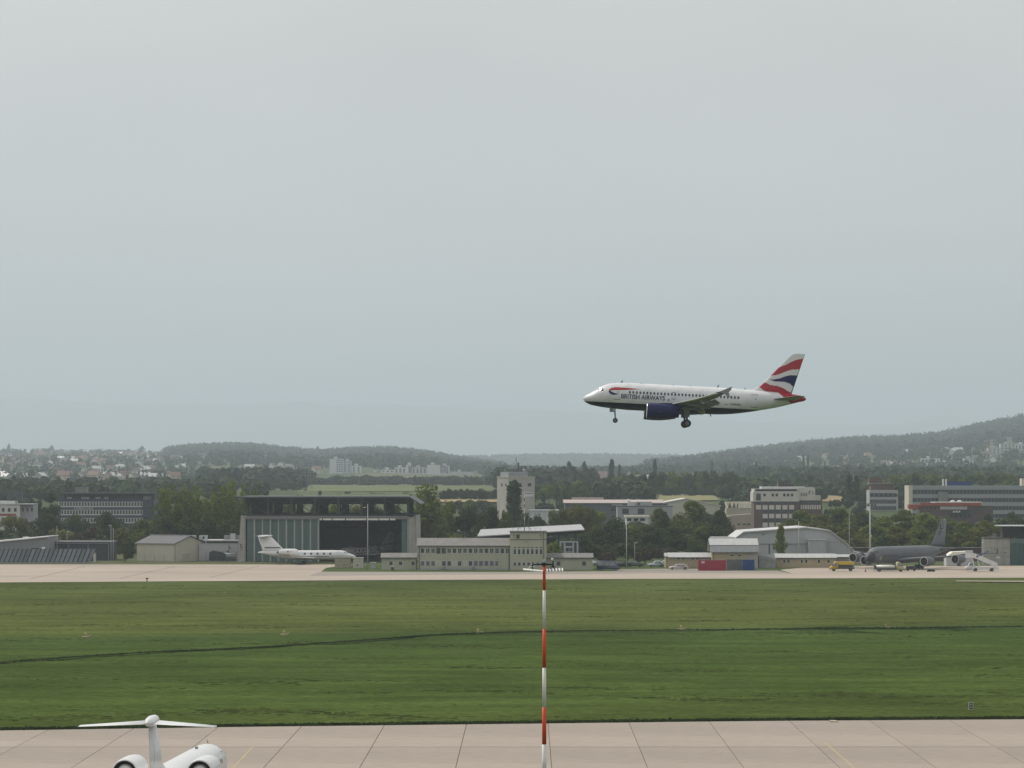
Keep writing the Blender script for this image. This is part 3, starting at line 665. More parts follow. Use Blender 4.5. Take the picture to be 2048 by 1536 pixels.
# ---- grey four-engined tanker
def make_tanker():
    D = 856.0; th = R(53.5); L = 39.3
    nose = at(1733, 1111, D)   # nose tip, in plan
    root = thing('tanker_aircraft', 'dark grey four-engined military tanker jet parked at the right', 'airplane', (nose.x, D, 0.03), rz=th)
    A = 3.62
    B = Body([(0,A-.55,A-1.0,.15),(.3,A-.1,A-1.35,.6),(.9,A+.35,A-1.65,1.05),(1.8,A+.95,A-1.85,1.45),(2.9,A+1.6,A-1.95,1.7),(4.2,A+1.98,A-2.05,1.8),(6,A+2.1,A-2.12,1.83),(24,A+2.1,A-2.12,1.83),(28,A+2.05,A-1.6,1.75),(33,A+1.85,A-.5,1.35),(37,A+1.55,A+.35,.85),(39,A+1.25,A+.65,.45),(39.3,A+1.1,A+.8,.25)])
    fus = B.build('fuselage', TKGREY, root, n=32)
    mb = MB(); rings = []
    for x in np.linspace(.02,1.9,9):
        r = B.ring(x,32); rings.append([(p[0]-.01,p[1]*1.006,p[2]*1.0) for p in r])
    MB().loft(rings).build('radome', TKDARK, fus, smooth=True)
    for side in (-1,1):
        for poly in ([(2.0,A+.6),(2.6,A+.66),(2.7,A+1.12),(2.45,A+1.1)],[(2.72,A+.66),(3.3,A+.72),(3.25,A+1.1),(2.8,A+1.16)],[(1.5,A+.48),(1.92,A+.57),(2.35,A+1.06),(2.2,A+1.0)]):
            decal(B,poly,side,.03).build('cockpit_window', GLASS, fus, fix=False)
        mb = MB(); v, f = text_polys('U.S. AIR FORCE'); a0 = min(p[0] for p in v); a1 = max(p[0] for p in v); b1 = max(p[1] for p in v)
        pts = []
        for p in v:
            u = (p[0]-a0)/(a1-a0); st = 5.2+6.2*u if side < 0 else 11.4-6.2*u; z = A-.35+.55*p[1]/b1; pts.append((st, side*B.side(st,z,.03), z))
        mb.add(pts,f); mb.build('lettering', TKDARK, fus, fix=False)
        decal(B, rounded(3.9,A-.75,1.0,1.0,5), side, .025).build('emblem', mat('emblem_sand',(.3,.29,.2)), fus, fix=False)
        decal(B, rounded(5.0,A+.1,.9,1.6,3,.15), side, .02).build('door', mat('tanker_panel',(.085,.095,.11)), fus, fix=False)
    # wings
    for side in (-1,1):
        w = wing_mb([(11.4,side*1.0,A-1.35,9.5,.13),(12.4,side*1.9,A-1.25,8.6,.13),(18.6,side*9.8,A-.55,5.0,.11),(26.4,side*19.9,A+.35,2.3,.10)]).build('wing', TKGREY, root, smooth=True)
        for y, x, z in ((8.4,14.7,A-1.55),(14.4,19.3,A-1.0)):
            nacelle(root, (x,side*y,z), 1.17, 4.2, [TKGREY, mat('lip_white',(.5,.51,.52),.4), BLACK, DARKM])
            mb = MB(); mb.prism([(x-1.2,z+1.1),(x+3.6,z+1.35),(x+3.9,z+.8),(x+.6,z+.6)],'y',side*y-.15,side*y+.15); mb.build('pylon', TKGREY, root)
        gear(root, (19.8,side*3.2,A-1.5),(19.8,side*3.2,.62),.58,.4,.45,strut=.2,long=.72)
        wing_mb([(32.6,side*.4,A+.95,4.8,.10),(36.9,side*6.2,A+1.55,2.1,.09)]).build('stabilizer', TKGREY, root, smooth=True)
    fin = wing_mb([(29.2,0,A+1.7,9.0,.07),(31.6,0,A+2.6,6.4,.09),(36.4,0,A+8.55,2.7,.09)], vertical=True).build('fin', TKGREY, root, smooth=True)
    mb = MB(); mb.bar((36.0,0,A+8.65),(33.9,0,A+8.65),.16); mb.bar((36.6,0,A+8.7),(39.0,0,A+8.7),.22); mb.build('fin_probe', TKDARK, fin)
    for z, w_, h, m, t in ((A+6.3,.95,1.0,mat('marking_white',(.6,.6,.6)),'D'),(A+5.1,1.5,.42,TKDARK,'0050'),(A+4.55,1.2,.35,TKDARK,'AMC'),(A+8.1,.45,.6,mat('marking_white',(.6,.6,.6)),'A')):
        le = 31.6+(z-A-2.6)/6.25*4.8
        if t == 'D':
            mb = MB(); mb.box(le+1.0,le+2.25,-.27,-.262,z-.25,z+1.25); mb.build('tail_marking_panel', BLACK, fin)
        if t == 'D': text_plate(t, .6, h*1.1, m, fin, (le+1.3,-.285,z), name='tail_marking')
        else: mark_plate(w_, h, m, fin, (le+1.15,-.285,z), name='tail_marking')
    gear(root, (5.6,0,A-1.9),(5.6,0,.48),.46,.3,.32,strut=.13,name='nose_gear')
    mb = MB(); mb.bar((27.2,0,A-1.75),(38.6,0,A-.55),.28,.3); mb.build('refuelling_boom', TKDARK, root)
make_tanker()

# ---- business jets
def business_jet(label, loc, rz, L=25.6, dark=False, group=None):
    root = thing('business_jet', label, 'airplane', loc, rz=rz)
    k = L/26.9; A = 2.35
    B = Body([(x*k,A+t,A+b,w) for x,t,b,w in [(0,-.42,-.62,.1),(.25,-.22,-.78,.36),(.8,.02,-.95,.62),(1.6,.3,-1.06,.85),(2.4,.62,-1.14,1.02),(3.1,1.0,-1.18,1.12),(4.2,1.16,-1.2,1.19),(6,1.2,-1.2,1.2),(17,1.2,-1.2,1.2),(19.5,1.2,-1.0,1.12),(22.5,1.18,-.4,.9),(25,1.05,.2,.55),(26.6,.85,.5,.25),(26.9,.75,.6,.12)]])
    fus = B.build('fuselage', WHITE, root, n=28)
    for side in (-1,1):
        for i in range(5):
            decal(B, rounded((7.2+1.75*i)*k,A+.32,.64,.5,5), side, .02).build('cabin_window', GLASS, fus, fix=False)
        for poly in ([(2.2*k,A+.42),(2.7*k,A+.5),(2.75*k,A+.78),(2.55*k,A+.68)],[(2.8*k,A+.5),(3.4*k,A+.56),(3.3*k,A+.84),(2.85*k,A+.82)]):
            decal(B,poly,side,.02).build('cockpit_window', GLASS, fus, fix=False)
        st = [(1.2*k,A-.62),(8*k,A-.5),(16*k,A-.36),(22*k,A-.12)]
        mb = MB(); v = []; 
        for x,z in st: v += [(x,side*B.side(x,z,.015),z),(x,side*B.side(x,z+.14,.015),z+.14)]
        mb.add(v,[(2*i,2*i+2,2*i+3,2*i+1) for i in range(3)]); mb.build('stripe', mat('stripe_dark',(.05,.055,.07)), fus, fix=False)
        outline(B, rounded(5.0*k,A+.05,.9,1.5,3,.2), side, .04).build('door', mat('door_seam',(.12,.14,.17)), fus, fix=False)
        w = wing_mb([(10.6*k,side*.6,A-.95,6.2*k,.11),(11.4*k,side*1.2,A-.9,5.6*k,.11),(17.2*k,side*10.9,A-.2,1.9,.09)]).build('wing', WHITE, root, smooth=True)
        wing_mb([(17.3*k,side*10.9,A-.2,1.7,.07),(18.4*k,side*11.2,A+.7,1.0,.07),(18.9*k,side*11.35,A+1.35,.6,.06)]).build('winglet', WHITE, w, smooth=True)
        e = nacelle(root, (18.7*k,side*2.15,A+.75), .82, 5.2*k, [WHITE,SILVER,BLACK])
        mb = MB(); mb.box(17.6*k,20.6*k,min(side*1.0,side*1.6),max(side*1.0,side*1.6),A+.6,A+.85); mb.build('pylon', WHITE, root)
        mark_plate(1.3,.28, mat('stripe_dark',(.05,.055,.07)), e, (-.8 if side < 0 else .5,side*.86,.05), rz=0 if side < 0 else PI, name='registration')
        gear(root,(14.3*k,side*2.1,A-.9),(14.3*k,side*2.1,.42),.42,.26,.3,strut=.1)
        wing_mb([(23.6*k,side*.1,A+4.95,3.0*k,.09),(26.2*k,side*4.7,A+4.85,1.2*k,.08)]).build('stabilizer', WHITE, root, smooth=True)
    fin = wing_mb([(18.2*k,0,A+1.0,7.4*k,.06),(19.9*k,0,A+1.5,5.8*k,.09),(23.4*k,0,A+4.9,3.5*k,.09)],vertical=True).build('fin', WHITE, root, smooth=True)
    mb = MB(); mb.lathe([(22.8*k,.02),(23.2*k,.2),(24.4*k,.26),(26*k,.2),(27.3*k,.02)], c=(0,0,A+4.98), n=14); mb.build('tail_bullet', WHITE, fin, smooth=True)
    for s in (-1,1):
        mb = MB(); mb.add([(20.6*k,s*.26,A+1.75),(25.0*k,s*.2,A+1.75),(25.1*k,s*.2,A+2.05),(21.0*k,s*.26,A+2.05)],[(0,1,2,3)]); mb.build('stripe', mat('stripe_dark',(.05,.055,.07)), fin, fix=False)
    gear(root,(3.6*k,0,A-1.1),(3.6*k,0,.32),.32,.2,.2,strut=.08,name='nose_gear')
    mb = MB(); mb.prism([(6.2*k,A+1.15),(6.6*k,A+1.15),(6.7*k,A+1.5),(6.5*k,A+1.5)],'y',-.02,.02); mb.build('antenna', GREYP, fus)
    return root
n0 = at(712,1110,925.0)
business_jet('white business jet with dark stripe standing outside the open hangar', (n0.x,925.0,.03), PI-R(-9))
n1 = at(671,1108,956.0)
business_jet('white business jet parked in the shade inside the hangar', (n1.x,956.0,.06), R(50), L=24.5)

# ---- regional jet in the foreground, seen from behind
def make_regional_jet():
    root = thing('regional_jet', 'white twin-engined jet with high tail seen from behind in the foreground', 'airplane', (-21.1,252.5,.05), rz=R(-90-3.2))
    A = 2.5; L = 30.0
    B = Body([(0,A-.35,A-.6,.1),(.3,A-.1,A-.85,.45),(1.0,A+.25,A-1.1,.8),(2.0,A+.75,A-1.25,1.1),(2.8,A+1.1,A-1.32,1.25),(4.0,A+1.32,A-1.35,1.33),(6,A+1.38,A-1.38,1.36),(21,A+1.38,A-1.38,1.36),(24,A+1.36,A-1.1,1.25),(27,A+1.3,A-.35,.9),(29.3,A+1.05,A+.3,.5),(30,A+.8,A+.5,.2)])
    fus = B.build('fuselage', WHITE, root, n=36)
    mb = MB(); rings = [[(p[0],p[1]*1.004,A+(p[2]-A)*1.004) for p in B.ring(x,36)] for x in (1.75,2.2,2.7,3.1)]
    for side in (-1,1):
        for poly in ([(1.6,A+.35),(2.2,A+.45),(2.5,A+.86),(2.2,A+.8)],[(2.3,A+.46),(3.0,A+.55),(2.95,A+.9),(2.6,A+.9)]):
            decal(B,poly,side,.02).build('cockpit_window', GLASS, fus, fix=False)
        for i in range(16): decal(B, rounded(6.2+.78*i,A+.3,.27,.4,3), side, .015).build('cabin_window', GLASS, fus, fix=False)
        outline(B, rounded(4.6,A+.0,.9,1.7,3,.15), side, .05).build('door', mat('door_seam',(.12,.14,.17)), fus, fix=False)
    mb = MB()
    mb.bar((3.5,-.02,A+1.3),(3.9,-.02,A+1.55),.04,.1); mb.build('antenna', GREYP, fus)
    mb = MB(); mb.bar((9,0,A+1.36),(9.5,0,A+1.36),.15,.3); mb.build('antenna', GREYP, fus)
    for side in (-1,1):
        w = wing_mb([(11.5,side*.8,A-1.15,6.5,.12),(12.6,side*1.4,A-1.1,5.2,.12),(18.2,side*11.0,A-.4,1.6,.10)]).build('wing', WHITE, root, smooth=True)
        wing_mb([(18.3,side*11.0,A-.4,1.5,.08),(19.2,side*11.25,A+.6,.7,.07)]).build('winglet', WHITE, w, smooth=True)
        nacelle(root,(22.2,side*2.42,A+1.0),.86,4.4,[WHITE,SILVER,BLACK],exhaust=True, prof=[(0,0),(0,0),(-1.92,.97),(-1.5,1.0),(-.6,1.04),(.6,1.04),(1.6,1.02),(2.3,.99),(2.42,.96),(2.42,.88)])
        mb = MB(); mb.box(21.2,24.0,min(side*1.1,side*1.75),max(side*1.1,side*1.75),A+.6,A+.85); mb.build('pylon', WHITE, root)
        gear(root,(16.2,side*1.9,A-1.1),(16.2,side*1.9,.47),.47,.28,.32,strut=.11)
        st = wing_mb([(27.6,side*.12,7.0,2.7,.10),(29.9,side*4.3,6.88,1.15,.09)]).build('stabilizer', WHITE, root, smooth=True)
        mb = MB(); mb.bar((30.3,side*4.05,6.88),(30.9,side*4.3,6.88),.05); mb.build('static_wick', DARKM, st)
    fin = wing_mb([(23.0,0,A+1.1,6.6,.06),(24.5,0,A+1.6,5.0,.062),(27.3,0,6.95,2.8,.075)],vertical=True).build('fin', WHITE, root, smooth=True)
    mb = MB(); mb.lathe([(26.7,.03),(27.0,.2),(27.7,.33),(28.8,.36),(29.8,.3),(30.6,.14),(30.8,.02)], c=(0,0,7.1), n=18); mb.build('tail_bullet', WHITE, fin, smooth=True)
    mb = MB(); mb.box(28.2,28.24,-.1,.1,4.4,6.8); mb.build('rudder_seam', mat('seam_grey',(.35,.35,.34)), fin)
    gear(root,(3.4,0,A-1.2),(3.4,0,.34),.34,.2,.22,strut=.09,name='nose_gear')
make_regional_jet()
# ------------------------------------------------------------------ buildings: helpers
def mw(px, D): return px*D/F
def zz_(py, D): return HC-(py-HY)*D/F
CONCW = mat('concrete_wall',(.36,.35,.33),.85,var=.14,scale=.5)
DSTEEL = mat('dark_steel',(.018,.024,.032),.5,var=.25,scale=.5)
STEEL = mat('grey_steel',(.20,.22,.24),.5,.3,var=.12,scale=.8)
TEAL = mat('teal_door_glass',(.085,.14,.14),.35,var=.14,scale=.5,streak=(2.5,1,.15))
PALE = mat('pale_post',(.36,.36,.34),.6,var=.08)
CREAM = mat('cream_render',(.38,.385,.30),.85,var=.07,scale=.35,streak=(1,1,.35))
BEIGE = mat('beige_cladding',(.50,.475,.40),.75,var=.06,scale=.5,streak=(3,3,.2))
OCHRE = mat('ochre_render',(.40,.33,.22),.85,var=.08,scale=.4)
ROOFG = mat('grey_roof',(.165,.16,.155),.8,var=.18,scale=.6)
ROOFM = mat('zinc_roof',(.40,.41,.41),.45,.25,var=.1,scale=.6,streak=(3,.4,1))
WFRAME = mat('window_frame',(.58,.58,.55),.6,var=.05)
DFRAME = mat('dark_frame',(.08,.085,.09),.5)
WHITEW = mat('white_wall',(.55,.55,.54),.8,var=.06,scale=.4,streak=(1,1,.4))
GREYW = mat('grey_wall',(.30,.31,.33),.8,var=.08,scale=.4)
BRICK = mat('brown_brick',(.115,.075,.065),.85,var=.16,scale=1.5)
REDR = mat('red_tile',(.22,.075,.045),.85,var=.2,scale=1.2)
WIN_CACHE = {}
def win_mesh(w, h, fr=WFRAME, gl=None, mull=0, sash=0, f=.09):
    gl = gl or GLASS; key = (round(w,2),round(h,2),fr.name,gl.name,mull,sash)
    if key in WIN_CACHE: return WIN_CACHE[key]
    mb = MB()
    mb.box(-w/2,w/2,-.05,.0,0,f); mb.box(-w/2,w/2,-.05,0,h-f,h); mb.box(-w/2,-w/2+f,-.048,0,f,h-f); mb.box(w/2-f,w/2,-.048,0,f,h-f)
    for i in range(mull):
        x = -w/2+w*(i+1)/(mull+1); mb.box(x-f*.35,x+f*.35,-.046,0,f,h-f)
    if sash: mb.box(-w/2+f,w/2-f,-.044,0,h*sash-f*.35,h*sash+f*.35)
    mb.add([(-w/2+f,-.012,f),(w/2-f,-.012,f),(w/2-f,-.012,h-f),(-w/2+f,-.012,h-f)],[(0,1,2,3)],1)
    WIN_CACHE[key] = mb.mesh('window',[fr,gl],fix=False); return WIN_CACHE[key]
def windows(parent, xs, z, w, h, y=0.0, name='window', rz=0.0, **kw):
    me = win_mesh(w,h,**kw)
    for x in xs: link(name, me, parent, (x,y,z), rz)
def part(parent, name, m, *boxes, smooth=False):
    mb = MB()
    for b in boxes: mb.box(*b)
    return mb.build(name, m, parent, smooth)
def pole(name, label, px, D, ztop, r0=.12, r1=.07, z0=None, m=None, cat='mast', group=None):
    X = mw(px-CX,D); z0 = gz1(X,D) if z0 is None else z0
    t = thing(name,label,cat,(X,D,z0),group=group); MB().tube([(0,0,0),(0,0,ztop-z0)],[r0,r1],10).build('shaft', m or mat('mast_grey',(.42,.43,.44),.5,var=.08), t, smooth=True)
    return t
# ---- large open hangar
def make_hangar():
    D = 945.0; X0 = mw(480-CX,D); t = thing('hangar','large hangar with teal sliding doors, open truss roof and a number 5','hangar',(X0,D,0))
    def x(px): return mw(px-480,D)
    def z(py): return zz_(py,D)
    W = x(832)
    mb = MB(); mb.prism([(x(472),17.05),(x(819),17.05),(x(842),15.15),(x(842.6),15.5),(x(820),17.45),(x(472),17.45)],'y',-5,44); mb.build('roof', mat('roof_sheet',(.055,.07,.075),.55,var=.15,scale=.3), t)
    mb = MB(); mb.prism([(x(472),17.452),(x(820),17.452),(x(842.6),15.502),(x(842.6),15.56),(x(820),17.52),(x(472),17.52)],'y',-5.02,-4.6); mb.build('roof_edge', STEEL, t)
    vx = [x(489.5+46.65*i) for i in range(8)]
    for yy in (-.4, 14, 28, 42):
        for i, v in enumerate(vx): part(t,'truss_post',DSTEEL if yy > 0 else mat('post_steel',(.05,.062,.068),.5),(v-.28,v+.28,yy-.2,yy+.2,12.35,17.0))
    for i in range(7):
        a, b = vx[i]+.28, vx[i+1]-.28
        for p, q in (((a,-.4,12.9),(b,-.4,16.7)),((a,-.4,16.7),(b,-.4,12.9))):
            MB().bar(p,q,.16,.2).build('diagonal', mat('post_steel',(.05,.062,.068)), t)
        part(t,'roof_girder',DSTEEL,(a,b,.6,1.2,15.4,17.04)); 
        if i not in (0,): part(t,'truss_panel',DSTEEL,(a,a+(b-a)*(.42 if i % 2 else .3),20,20.4,12.5,17.0))
        else: part(t,'truss_panel',DSTEEL,(a,b,20,20.4,12.5,17.0))
    part(t,'bottom_chord',DSTEEL,(vx[0]-.5,W-.3,-.7,-.1,12.3,12.75)); part(t,'bottom_chord',DSTEEL,(vx[0]-.5,W-.3,41.5,42.3,12.3,12.75))
    part(t,'lintel',mat('lintel_grey',(.19,.195,.20),.7),(x(490),x(816),-1.0,.6,z(1038.5),12.3))
    part(t,'ceiling_light_block',DSTEEL,(x(487),x(826),.62,43.0,12.0,12.3))  # deck added under the truss to keep daylight out of the interior
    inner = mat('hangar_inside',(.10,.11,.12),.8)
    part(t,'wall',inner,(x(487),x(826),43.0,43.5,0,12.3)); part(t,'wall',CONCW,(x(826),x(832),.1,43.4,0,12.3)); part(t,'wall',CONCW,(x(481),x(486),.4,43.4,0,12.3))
    part(t,'floor',mat('hangar_floor',(.16,.155,.15),.6),(x(486),x(826),-.5,43,.0,.05))
    # doors on the left, one panel at a time
    px0 = 494.5
    for i in range(9):
        a = px0+16.0*i; y = .1 if i % 2 else -.25
        part(t,'door_panel',TEAL,(x(a),x(a+13.0),y-.1,y+.1,.12,z(1038.5)))
        for k in (1,2): part(t,'door_rib',mat('teal_rib',(.075,.125,.125),.5),(x(a+13*k/3)-.04,x(a+13*k/3)+.04,y-.16,y-.1,.12,z(1038.5)))
        part(t,'door_post',PALE,(x(a+13.0),x(a+16.0),y-.2,y+.14,.08,z(1038.5)-.02))
    part(t,'door_post',PALE,(x(489.3),x(491.3),-.9,.2,0,12.4)); part(t,'door_post',WHITEW,(x(637.6),x(638.6),-.4,-.1,.08,z(1038.5)-.02))
    part(t,'door_panel',TEAL,(x(803.5),x(813.5),-.3,-.1,.1,z(1038.5))); part(t,'door_post',PALE,(x(814.5),x(816.5),-.7,.2,0,12.3))
    part(t,'pier',CONCW,(x(817),x(826),-.6,.6,0,12.0))
    mb = MB(); mb.prism([(x(826.2),0),(x(832.5),0),(x(827.5),12.2),(x(826.2),12.2)],'y',-.8,6); mb.build('buttress', CONCW, t)
    mb = MB(); mb.prism([(x(475.5),0),(x(489),0),(x(489),12.2),(x(482.5),12.2)],'y',-1.0,5); b = mb.build('buttress', CONCW, t)
    text_plate('5',.72,1.25,BLACK,b,(x(480.2),-1.02,z(1097.5)))
    mark_plate(.7,.16,BLACK,b,(x(480.2),-1.02,z(1101)))
    for a, b in ((639.5,644),(646.5,664),(666,690),(692.5,733),(735,757),(759,778),(780.5,791)):
        part(t,'daylight_strip',mat('daylight_white',(.8,.8,.76),.5),(x(a),x(b),-1.18,-1.02,z(1040.3),z(1037)))  # white boards standing for the strip of daylight above the opening
    part(t,'wall_lamp',WHITEW,(x(491),x(494),-1.6,-1.02,z(1033.5),z(1032))); 
    # things along the back wall
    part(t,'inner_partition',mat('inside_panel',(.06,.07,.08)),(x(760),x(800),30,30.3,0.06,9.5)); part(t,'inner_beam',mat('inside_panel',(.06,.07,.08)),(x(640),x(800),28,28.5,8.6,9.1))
make_hangar()
# ---- beige shed
def make_shed():
    c = at(350,1124.2,944.0); ph = R(33)
    t = thing('shed','beige gabled shed with dark metal roof left of the large hangar','building',(c.x,944,0),rz=-ph)
    # local: x along the gable to the right, y away; long wall runs along -x
    l, w, h, rg = 13.0, 12.6, 4.9, 6.75
    # long wall from (0,0) to (-l,0); gable side from (0,0) to (0,w)
    mb = MB(); mb.prism([(0,0),(w,0),(w,h),(w/2,rg),(0,h)],'x',-l,0); mb.build('wall', BEIGE, t)
    for s in (0,1):
        a = [(-.35,h-.08),(w/2,rg+.05),(w/2,rg+.25),(-.35,h+.12)]; a = a if s == 0 else [(w-p[0],p[1]) for p in a]
        mb = MB(); mb.prism(a,'x',-l-.35,.35); mb.build('roof', mat('anthracite_roof',(.085,.085,.095),.5,var=.1,scale=.5), t)
    for s in (0,):
        mb = MB(); mb.bar((-l-.37,-.38,h),(.37,-.38,h),.14,.22); mb.build('gutter', mat('gutter_grey',(.33,.33,.34)), t)
    mb = MB(); mb.bar((-l-.36,w/2,rg+.3),(.36,w/2,rg+.3),.5,.1); mb.build('ridge_cap', WHITEW, t)
    mb = MB(); mb.bar((.05,-.05,0),(.05,-.05,h),.1); mb.build('downpipe', DFRAME, t)
    part(t,'door',mat('beige_door',(.44,.41,.33)),(.0,.04,3.2,6.2,0.02,1.9)); part(t,'door_rail',mat('gutter_grey',(.33,.33,.34)),(.04,.1,2.7,6.8,1.9,2.02))
make_shed()
def fence(name,label,px0,px1,py,h,step=2.5,wires=3,m=None,rail=True):
    a, b = gp(px0,py), gp(px1,py); n = max(2,int((b-a).length/step)); d = (b-a)
    t = thing(name,label,'fence',a); m = m or STEEL
    for i in range(n+1):
        q = d*(i/n); MB().tube([q,q+Vector((0,0,h))],.045,6).build('post',m,t)
    mbm = MB()
    for k in range(wires): mbm = MB(); mbm.bar(Vector((0,0,h*(k+1)/wires)),d+Vector((0,0,h*(k+1)/wires)),.03); mbm.build('rail',m,t)
    return t
fence('mesh_fence','thin wire fence in front of the beige shed',270,348,1126,2.1)
# ---- hall with rising white roof at the far left, blast fence, dark wall
D = 938.0
def make_left():
    D = 940.0; X0 = mw(-40-CX,D); t = thing('hall','grey hall with rising white roof edge at the far left','building',(X0,D,0)); x = lambda p: mw(p+40,D); z = lambda q: zz_(q,D)
    mb = MB(); mb.prism([(0,0),(x(95),0),(x(95),z(1074)),(x(60),z(1078)),(0,z(1088))],'y',0,22); mb.build('wall',mat('hall_grey',(.225,.23,.25),.8,var=.08),t)
    mb = MB(); mb.prism([(-.4,z(1088)),(x(60),z(1078)),(x(95.8),z(1074)),(x(95.8),z(1072.2)),(x(60),z(1075.6)),(-.4,z(1085))],'y',-.6,22.4); mb.build('roof',mat('roof_white',(.72,.73,.72),.5),t)
    part(t,'skylight',mat('roof_white',(.72,.73,.72)),(x(45),x(56),.5,2,z(1075.5),z(1073.8))); part(t,'awning',mat('roof_white',(.72,.73,.72)),(x(84),x(91),-.8,-.05,z(1098),z(1094)))
    part(t,'window',GLASS,(x(63),x(78),-.03,0,z(1099),z(1096)))
    D = 929.0; X0 = mw(-20-CX,D); t = thing('blast_fence','long slanted dark panel fence at the left apron edge','fence',(X0,D,0)); 
    me = None
    for i in range(22):
        x0 = mw(9.15*i,D); w = mw(9.15,D); top = zz_(1098,D)
        if me is None:
            mb = MB(); mb.add([(.06,0,.35),(w-.06,0,.35),(w+1.14,1.6,top),(1.26,1.6,top),(.06,.06,.35),(w-.06,.06,.35),(w+1.14,1.66,top),(1.26,1.66,top)],[(0,1,2,3),(7,6,5,4),(0,4,5,1),(1,5,6,2),(2,6,7,3),(3,7,4,0)]); me = mb.mesh('panel',mat('blast_panel',(.13,.15,.17),.6,var=.25,scale=.7,objrand=.25))
            rb = MB().bar((0,-.05,.1),(1.2,1.55,top+.1),.2,.24).mesh('rib',mat('rib_dark',(.012,.015,.018))); st = MB().bar((0,1.7,0),(1.2,1.75,top-.3),.1).mesh('stay',mat('rib_dark',(.012,.015,.018)))
        link('panel',me,t,(x0,0,0)); link('rib',rb,t,(x0,0,0)); link('stay',st,t,(x0,0,0))
    part(t,'base_rail',STEEL,(0,mw(9.15*22,D),-.3,.2,0,.32)); 
    D = 955.0; X0 = mw(95-CX,D); x = lambda p: mw(p-95,D); z = lambda q: zz_(q,D)
    t = thing('store','long low dark building behind the slanted fence','building',(X0,D,0))
    part(t,'wall',mat('store_dark',(.055,.058,.068),.8,var=.15),(x(97),x(222),0,14,0,z(1085))); part(t,'roof',mat('store_roof',(.12,.125,.13)),(x(95),x(224),-.4,14.4,z(1085),z(1083)))
    part(t,'pipe',STEEL,(x(97),x(219),-.6,-.45,z(1087.5),z(1086.2))); 
    for p in (98,137,176,217): part(t,'downpipe',STEEL,(x(p),x(p)+.16,-.6,-.45,.0,z(1087.5)))
    t = thing('site_cabin','small white cabin beside the slanted fence','cabin',(mw(177-CX,936),936,0)); w_ = mw(13,936)
    part(t,'wall',WHITEW,(0,w_,0,2.4,.1,2.5)); part(t,'roof',ROOFG,(-.08,w_+.08,-.08,2.48,2.5,2.62)); windows(t,[w_*.55],.3,.7,1.9,mull=0)
make_left()
# ---- flat office between shed and hangar
def make_link():
    D = 952.0; X0 = mw(398-CX,D); t = thing('office_block','low flat grey office between the shed and the large hangar','building',(X0,D,0)); x = lambda p: mw(p-398,D); z = lambda q: zz_(q,D)
    part(t,'wall',mat('office_grey',(.42,.43,.45),.8,var=.06),(x(398),x(477),0,12,0,z(1087.5))); part(t,'window_band',GLASS,(x(413),x(476),-.05,0,z(1086),z(1082.5)))
    part(t,'upper_wall',mat('office_grey',(.42,.43,.45)),(x(410),x(477),.3,11,z(1087.4),z(1082))); part(t,'roof',mat('roof_pale',(.5,.51,.52),.6),(x(407),x(478),-.4,12.3,z(1082),z(1080)))
    for a, b in ((373,389),(396,412)):
        u = part(t,'roof_cabin',mat('office_grey',(.42,.43,.45)),(x(a),x(b),3,6,z(1080.5),z(1071.5))); part(u,'cabin_window',GLASS,(x(a)+1.0,x(a)+1.5,2.97,3,z(1078),z(1073)))
    for a, b in ((445,459),(461,476)): part(t,'roof_cabin',STEEL,(x(a),x(b),5,8,z(1080),z(1071.5)))
    part(t,'chimney',mat('office_grey',(.42,.43,.45)),(x(458),x(468),4.5,5.5,z(1080),z(1067.5)))
    g = fence('gate','dark framed yard gate left of the large hangar',412,474,1125.4,2.9,step=2.2,wires=4,m=DFRAME)
    t = thing('equipment_trailer','dark covered equipment trailer behind the yard gate','trailer',(mw(418-CX,947),947,0)); 
    mb = MB(); mb.prism([(0,.5),(4.6,.5),(4.4,2.2),(3.2,2.6),(1.0,3.0),(.1,2.6)],'y',0,2.2); mb.build('cover',mat('tarpaulin',(.03,.034,.038),.7,var=.4,scale=1.4,bump=.6),t); part(t,'chassis',DFRAME,(0,4.8,.1,2.1,.3,.5))
    for xx in (.9,3.6): wheel(t,(xx,.1,.32),.32,.22)
    t = thing('equipment_trailer','grey tank trailer behind the yard gate beside the hangar','trailer',(mw(447-CX,947),947,0)); MB().lathe([(0,.02),(.05,.7),(.3,.9),(3,.9),(3.2,.7),(3.25,.02)],c=(0,1,1.5),n=16).build('tank',STEEL,t,smooth=True); part(t,'chassis',DFRAME,(0,3.2,.2,1.8,.3,.65))
    for xx in (.9,2.4): wheel(t,(xx,.2,.32),.32,.22)
make_link()
